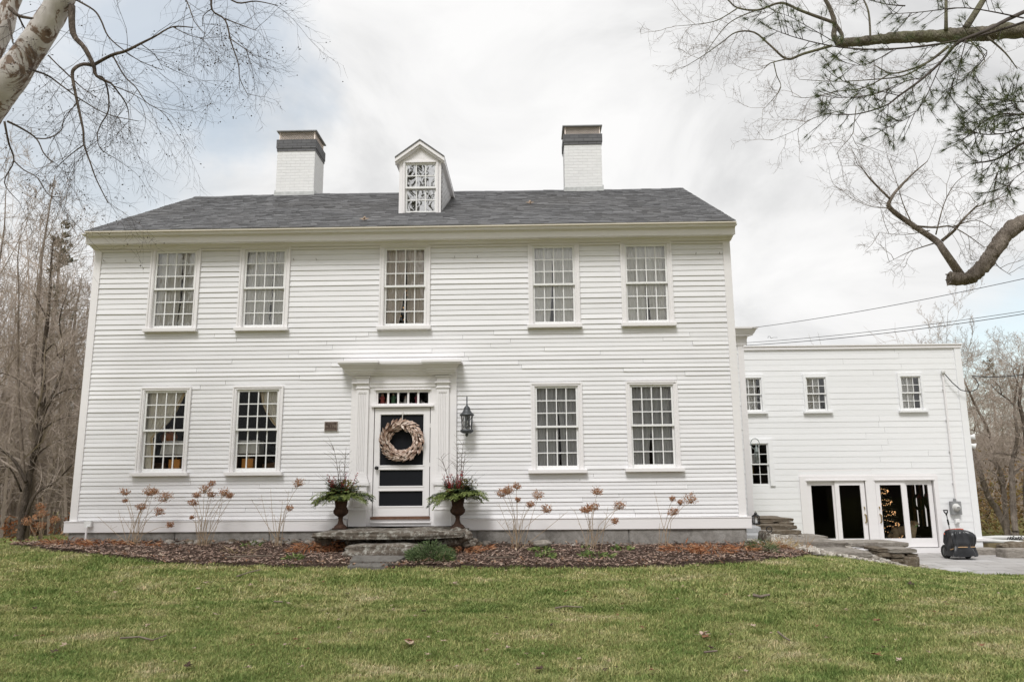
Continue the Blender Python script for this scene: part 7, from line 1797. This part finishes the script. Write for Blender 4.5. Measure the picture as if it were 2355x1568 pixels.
pp = [([(2500,-200),(1882,60),(1700,150),(1560,210),(1480,300),(1380,390),(1270,470),(1200,520),(1060,560),(920,560)], .06,.007,26,.25),([(2300,-60),(1882,110),(1560,200),(1250,240),(1000,235),(780,190),(640,140)], .04,.005,24,.2),([(1400,380),(1300,400),(1150,460),(1000,480),(880,470)], .015,.005,16,.1),([(1270,470),(1150,440),(1000,400),(900,330)], .012,.004,15,.1),([(1480,300),(1400,480),(1340,560),(1250,610),(1180,640)], .014,.004,15,.1),([(1600,190),(1560,330),(1500,480)], .015,.004,9,.3),([(1250,240),(1100,320),(980,300)], .012,.004,7,.2),([(1300,30),(1200,20),(1050,-20)], .02,.006,7,.0),([(1882,90),(1600,40),(1380,60),(1220,70)], .02,.005,12,.1),([(1000,235),(820,130),(700,70),(580,60)], .012,.003,10,.1),([(1560,200),(1700,250),(1640,340),(1580,400)], .015,.004,7,.3),
 ([(2500,700),(1980,700),(1882,700),(1750,780),(1640,800)], .06,.01,34,.2),([(2400,480),(1960,520),(1882,560),(1770,560),(1680,600),(1580,690)], .04,.008,44,.15),([(2000,560),(1850,640),(1700,660),(1620,640)], .03,.006,40,.1),([(1990,800),(1882,800),(1800,830),(1750,850),(1740,900)], .02,.006,14,.2),([(1882,840),(1820,890),(1800,935)], .012,.004,8,.3),([(1960,480),(1882,500),(1780,490),(1640,490)], .02,.005,26,.2),([(1940,600),(1860,540),(1800,480)], .02,.005,22,.1)]
for pts, r0, r1, k, s0 in pp:
    r0 *= .5; r1 *= .7
    q = limb(br, [Z2(*p) for p in pts], yp, r0, r1, 7, [yp+RC.uniform(-.15,.15) for i in pts]); N = len(q)
    k = int(k*(1.5 if k < 30 and pts[0][1] < 450 else .95))
    for j in range(k):
        f = (s0+(1-s0)*(j+RC.random())/k)*(N-1); i = min(N-2,int(f)); b_ = q[i].lerp(q[i+1],f-i); d = (q[i+1]-q[i]).normalized()
        if b_.x > P(2400,400,yp).x: continue
        ax = Matrix.Rotation(RC.uniform(0,2*PI),3,d) @ d.orthogonal().normalized(); v = (d*.7+ax*.9).normalized(); L = RC.uniform(.12,.42); p1 = b_+v*L*.5+Vector((0,0,-.01)); p2 = b_+v*L
        tw.tube([b_,p1,p2], [.005,.004,.003], 4, False); tuftn(p2, v, RC.randint(26,40)); 
        if L > .25: tuftn(p1, v, RC.randint(12,22))
        if L > .22:
            w_ = (v+Vector((RC.uniform(-.7,.7),RC.uniform(-.5,.5),RC.uniform(-.5,.3)))).normalized(); p3 = p1+w_*L*.5; tw.tube([p1,p3],[.003,.0025],3,False); tuftn(p3, w_, RC.randint(20,32))
    tuftn(q[-1], q[-1]-q[-2], 34)
br.build('branches', M['darktwig'], pine, True); tw.build('twigs', M['darktwig'], pine); nd.build('needles', M['needle'], pine)

# --- woods left of the house
RD = random.Random(50)
def bare_tree(name, seed, h, r0, lean=(0,0), dens=1.0, multi=1, prm=None):
    """a bare woodland tree standing at the origin"""
    r_ = random.Random(seed); e = bpy.data.objects.new(name, None); COL.objects.link(e); tr_ = MB(); cr = MB()
    pr = prm or dict(wob=.16, up=.10, tap=.3, thin=.03, kids=[0,5,6,6,6], ang=(20,58), len=.52, rat=.5, min=.0045)
    for s in range(multi):
        n = 9; q = Vector((r_.uniform(-.1,.1)*s, r_.uniform(-.1,.1)*s, -.2)); d = Vector((lean[0]+r_.gauss(0,.12)*(multi > 1), lean[1], 1)).normalized(); pts = [q.copy()]; rr = r0*(1 if s == 0 else r_.uniform(.5,.8)); hh = h*(1 if s == 0 else r_.uniform(.7,.95))
        for i in range(n): d = (d+Vector((r_.gauss(0,.09),r_.gauss(0,.09),.10))).normalized(); q = q+d*hh/n; pts.append(q.copy())
        rad = [rr*(1-.88*(i/n)**.9) for i in range(n+1)]; tr_.tube(pts, rad, 9)
        k = int(13*dens)
        for j in range(k):
            t_ = .16+.84*(j+r_.random())/k; f = t_*n; i = min(n-1,int(f)); b_ = pts[i].lerp(pts[i+1],f-i); a = r_.uniform(0,2*PI); an = R(r_.uniform(35,75)); v = Vector((math.cos(a)*math.sin(an), math.sin(a)*math.sin(an), math.cos(an)))
            grow(cr, b_, v, hh*r_.uniform(.20,.34)*(1.15-.6*t_), max(.009,rad[i]*.45), 3, r_, pr)
    attach(tr_.build('trunk', M['woodbark'], None, True), e); attach(cr.build('crown', M['woodtwig'], None), e); return e
gW = 'bare trees of the woods left of the house'
protos = [bare_tree('bare_tree', 100+i, 8.2+i*.5, .062+.010*i, (RD.uniform(-.06,.06),0), 1.0, 1+(i % 2)) for i in range(4)]
spots = []
for i in range(26):
    y = 17.5+ (i//6)*3.8 + RD.uniform(-1.2,1.2); px = -150+ (i%6)*62 + RD.uniform(-25,25); spots.append((px, y))
for i, (px, y) in enumerate(spots):
    o = protos[i] if i < 4 else copy_tree(protos[i % 4]); x = P(px, 1250, y).x; s = RD.uniform(.75,1.12)*(1+.005*(y-17)); o.location = (x, y, gz(x, y)-.05); o.rotation_euler = (0,0,RD.uniform(0,6.28)); s *= .87; o.scale = (s,s,s); tag(o, 'slender bare grey-brown tree in the woods left of the house', 'tree', gW)
# the distinct forked tree by the house corner
Z3_ = lambda zx, zy: (zx*.5476, 429.3+zy*.5476)
yt = 16.6; bt = P(*Z3_(88,1500), yt); bt.z = gz(bt.x, yt)-.1
ft = empty('forked_tree', bt, 'dark forked bare tree nearest the left corner of the house', 'tree'); tk = MB(); tw = MB(); RE = random.Random(61)
prmf = dict(wob=.2, up=.05, tap=.35, thin=.02, kids=[0,5,6,6], ang=(25,65), len=.58, rat=.5, min=.004)
main = [([(85,1520),(100,1350),(130,1180),(165,1050),(180,900),(185,700),(200,560),(210,450),(215,320),(225,220)], .155,.02),([(95,1500),(110,1390),(150,1290),(230,1240),(300,1170)], .10,.02),([(110,1240),(60,1150),(0,1100),(-60,1060)], .07,.03),([(160,1060),(155,1000),(160,940)], .05,.02),([(180,1020),(230,985),(300,960)], .045,.012),([(190,940),(230,880),(290,850),(340,850)], .05,.012),([(185,700),(230,660),(250,720),(300,670),(350,665)], .03,.008),([(200,560),(170,500),(120,400)], .03,.008),([(165,1050),(190,940),(240,830),(270,720),(250,560),(290,430)], .07,.012),([(170,900),(140,860),(60,800),(0,780)], .045,.012),([(205,480),(250,480),(290,500)], .022,.006),([(150,1130),(200,1090),(300,1040)], .04,.01),([(90,1280),(40,1180),(-20,1190)], .04,.01)]
for pts, r0, r1 in main:
    r0 *= .55; r1 *= .6
    q = limb(tk, [Z3_(*p) for p in pts], yt, r0, r1, 8, [yt+RE.uniform(-.2,.2) for _ in pts]); shoots(tw, q, int(len(pts)*2.2), 1.1, .010, 2, RE, prmf, None, .3)
tk.build('trunk', mat_bark('dark_fork_bark', (.04,.032,.026), (.135,.11,.088)), ft, True); tw.build('crown', M['woodtwig'], ft)
# thin evergreens among them
def conifer(name, h, r, seed, mat, loose=.5):
    q_ = random.Random(seed); e = bpy.data.objects.new(name, None); COL.objects.link(e); f = MB(); tk = MB(); tk.tube([Vector((0,0,-.2)),Vector((0,0,h))], [h*.018,.01], 7); attach(tk.build('trunk', M['woodbark']), e)
    for i in range(int(h*9)):
        t_ = q_.random()**.9; z = h*(.16+.84*t_); L = r*(1-t_*.92)*q_.uniform(.5,1.1); a = q_.uniform(0,2*PI); d = Vector((math.cos(a),math.sin(a),q_.uniform(-.2,.35))); p0 = Vector((0,0,z))
        for k in range(9):
            u_ = .25+.75*k/9; p = p0+d*L*u_+Vector((q_.gauss(0,.06),q_.gauss(0,.06),q_.gauss(0,.06)))*r*.4
            for m2 in range(3): f.leaf(p, Vector((q_.uniform(-1,1),q_.uniform(-1,1),q_.uniform(-.3,.9)))+d*.6, Vector((q_.uniform(-1,1),q_.uniform(-1,1),1)), q_.uniform(.10,.24)*h/9, .055*h/9, .1)
    attach(f.build('crown', M[mat]), e); return e
for px, y, h, r, lab in ((70,27,11.5,1.9,'thin olive-green evergreen rising in the middle of the left woods'),(185,26,9.3,1.5,'smaller olive evergreen close to the house\'s left wall')):
    o = conifer('evergreen_tree', h, r, int(px), 'bggreen'); x = P(px,1250,y).x; o.location = (x,y,gz(x,y)); tag(o, lab, 'tree', 'evergreens in the left woods')
# woods far behind as one mass of twigs and stems
def far_wood(name, xs, ys, n, hmin, hmax, seed, lab, mat='woodtwig', stems=True, zoff=0.0):
    q_ = random.Random(seed); m_ = MB()
    for i in range(n):
        x = q_.uniform(*xs); y = q_.uniform(*ys); h = q_.uniform(hmin,hmax)
        if xs[1] < 0 and x > (175-1216)/1740*y: continue
        z0 = gz(x,y)+zoff*(y-ys[0])
        if stems: m_.tube([Vector((x,y,z0-.3)),Vector((x+q_.gauss(0,.3),y,z0+h*.55)),Vector((x+q_.gauss(0,.6),y,z0+h))],[.05,.03,.006],4,False)
        for k in range(84):
            t_ = q_.uniform(.05,1)**.8; p = Vector((x+q_.gauss(0,.5),y+q_.gauss(0,.4),z0+h*t_)); v = Vector((q_.gauss(0,.75),q_.gauss(0,.4),q_.uniform(-.2,1))).normalized()*q_.uniform(.35,1.3)
            c = p+v*.5+Vector((q_.gauss(0,.08),0,q_.gauss(0,.08))); m_.tube([p,c,p+v],[.008,.006,.0035],3,False)
    return tag(m_.build(name, M[mat]), lab, 'wood', kind='stuff')
far_wood('far_woods', (-30,-9.5), (21,34), 300, 6, 11, 5, 'dense brown thicket of bare saplings behind the left trees')
far_wood('far_woods', (-22,-7.2), (19.5,26), 150, 2.0, 5.5, 6, 'low brown undergrowth of twigs under the left trees')

# --- right of the wing
Z4 = lambda zx, zy: (2183.2+zx*.2738, 827.9+zy*.2738); RF = random.Random(70)
def guided(name, lab, paths, y, seed, mat, twl=1.2, lvl=2, twr=.012, group='bare leaning trees right of the wing'):
    r_ = random.Random(seed); b_ = P(*Z4(*paths[0][0][0]), y); b_.z = gz(b_.x, y)-.1; e = empty(name, b_, lab, 'tree', group); tk = MB(); tw = MB(); pf = dict(wob=.25, up=.03, tap=.35, thin=.03, kids=[0,5,5,5], ang=(30,75), len=.58, rat=.5, min=.006)
    for i, (pts, r0, r1) in enumerate(paths):
        r0 *= .40; r1 *= .40
        pl = [Z4(*p) for p in pts]; q = limb(tk, pl, y, r0, r1, 9, [y+r_.uniform(-.25,.25) for _ in pts])
        if i == 0: tk.tube([b_, q[0]], [r0*1.15, r0], 9)
        shoots(tw, q, int(len(pts)*2.0), twl, twr, lvl, r_, pf, None, .3)
    tk.build('trunk', M[mat], e, True); tw.build('crown', M['woodtwig'], e)
guided('leaning_tree', 'tree leaning left across the wing corner from a clump base', [([(500,1470),(410,1270),(330,1150),(270,980),(215,820),(180,720)],.27,.16),([(330,1140),(290,1090),(230,1100)],.09,.03),([(215,830),(150,800)],.08,.04)], 26.5, 1, 'oakbark')
guided('leaning_tree', 'thinner tree crossing behind the wing corner high up', [([(500,1460),(450,1100),(400,900),(370,740),(340,640),(300,530),(220,380),(165,260),(100,120),(70,40)],.20,.05),([(345,650),(240,600),(160,580)],.06,.03),([(230,400),(150,420),(120,440)],.04,.02),([(210,600),(215,540),(240,450)],.05,.015),([(310,560),(400,470),(470,460)],.03,.01)], 28, 2, 'woodbark')
guided('leaning_tree', 'pale upright tree at the right picture edge behind the patio', [([(555,1440),(535,1200),(528,1000),(525,880),(555,740),(572,620),(555,500),(545,380),(570,200),(590,60)],.24,.05),([(575,620),(640,520),(700,430)],.10,.05),([(530,800),(420,780),(300,790)],.07,.02),([(535,790),(600,700),(590,620)],.06,.03),([(520,990),(600,900),(700,820)],.08,.03),([(540,800),(620,840),(720,850)],.07,.03),([(470,1080),(520,960),(640,880)],.06,.02)], 25.5, 3, 'oakbark')
guided('leaning_tree', 'dark-stemmed tree curving up at the right edge with long bare limbs', [([(660,1440),(640,1100),(650,800),(625,520),(592,370),(600,250),(625,120),(640,0)],.20,.05),([(620,500),(590,420),(580,330),(625,270)],.08,.03),([(545,380),(480,320),(400,260),(330,180)],.08,.02),([(440,290),(420,220),(375,180)],.04,.015),([(600,260),(560,160),(540,80),(620,40)],.06,.02)], 24.5, 4, 'bark')
guided('leaning_tree', 'short broken trunk between the leaning tree and the pale tree', [([(490,1460),(470,1260),(455,1050),(430,930),(380,860),(330,830)],.22,.10),([(460,1060),(380,950),(300,900)],.06,.02),([(430,1370),(520,1200),(600,1130),(680,1140)],.05,.02)], 26, 5, 'oakbark')
# trees showing above the wing roof
for px, py, y, h, lab, sd in ((2150,1200,36,10.3,'bare treetop rising above the wing roof',201),(2330,1230,40,10.0,'spreading bare tree behind the right end of the wing',203)):
    o = bare_tree('bare_tree', sd, h, .042, (.06,0), 1.1, 4); x = P(px,py,y).x; o.location = (x,y,gz(x,y)-.2); tag(o, lab, 'tree', 'bare trees behind the wing')
for i, (px, y, h) in enumerate(((2300,52,9.5),(2260,46,9),(2400,44,9.5),(2340,60,9.5),(2450,55,9.5))):
    o = copy_tree(protos[i % 4]); x = P(px,1200,y).x; s = h/9; o.location = (x,y,gz(x,y)-.2); o.scale = (s,s,s); o.rotation_euler = (0,0,i*1.3); tag(o, 'grey bare tree on the wooded slope right of the wing', 'tree', 'bare trees on the right slope')
for px, y, h, r, lab in ((2318,56,10.6,3.2,'rounded green pine on the slope right of the wing'),(2365,58,9.6,3.4,'second green pine cut by the right picture edge')):
    o = conifer('evergreen_tree', h, r, int(px), 'bggreen'); x = P(px,1200,y).x; o.location = (x,y,gz(x,y)); tag(o, lab, 'tree', 'evergreens right of the wing')
def brush(name, xs, ys, n, hmin, hmax, seed, lab, mat, cat='undergrowth'):
    q_ = random.Random(seed); m_ = MB()
    for i in range(n):
        x = q_.uniform(*xs); y = q_.uniform(*ys); z0 = gz(x,y); h = q_.uniform(hmin,hmax)*(.5+.6*max(0,.5+noise.noise((x*.5,y*.3,seed)))); w_ = q_.uniform(.4,1.0)
        for k in range(70):
            p = Vector((x+q_.gauss(0,w_*.5),y+q_.gauss(0,.4),z0+h*q_.random()**.8)); m_.leaf(p, Vector((q_.uniform(-1,1),q_.uniform(-1,1),q_.uniform(-.5,1))), Vector((q_.uniform(-1,1),-1,q_.uniform(-1,1))), q_.uniform(.08,.22), q_.uniform(.03,.08), .2)
    return tag(m_.build(name, M[mat]), lab, cat, kind='stuff')
brush('undergrowth', (11.5,24), (27,36), 260, 1.2, 3.6, 3, 'brown and olive brush on the slope beyond the patio', 'brush')
far_wood('far_woods', (12,42), (30,60), 270, 4.0, 8.0, 8, 'grey-brown twiggy woods rising beyond the patio')
brush('undergrowth', (-24,-7), (17,30), 90, .3, .8, 9, 'leaf-brown brush on the floor of the left woods', 'rust_leaf')
# low hills all round closing the view
hm = MB(); rings = [(70,-1.2),(95,1.5),(130,6),(170,9),(230,10),(300,6)]; nseg = 90
for r_, z in rings:
    for j in range(nseg): a = 2*PI*j/nseg; hm.v.append((r_*math.cos(a), 8+r_*math.sin(a), z*(1+.3*noise.noise((math.cos(a)*3,math.sin(a)*3,r_*.02)))))
for i in range(len(rings)-1):
    for j in range(nseg): j2=(j+1)%nseg; hm.f.append((i*nseg+j,i*nseg+j2,(i+1)*nseg+j2,(i+1)*nseg+j))
tag(hm.build('hills', island_mat('wooded_hill', [(0,(.15,.12,.095)),(1,(.15,.12,.095))], 1, .05), None, True), kind='structure')
# tall trees behind the photographer, mirrored in the dormer and window panes
for i, (x, y, s) in enumerate(((-3.5,-16,2.2),(5.5,-14,2.0))):
    o = copy_tree(protos[i % 4]); o.location = (x, y, gz(x,y)); o.scale = (s,s,s); o.rotation_euler = (0,0,i*2.1); tag(o, 'tall bare tree across the lawn facing the house front', 'tree', 'trees mirrored in the window panes')
o = conifer('evergreen_tree', 26, 3.6, 999, 'bggreen'); o.location = (-7.2, -13, gz(-7.2,-13)); tag(o, 'tall dark evergreen across the lawn facing the dormer', 'tree')
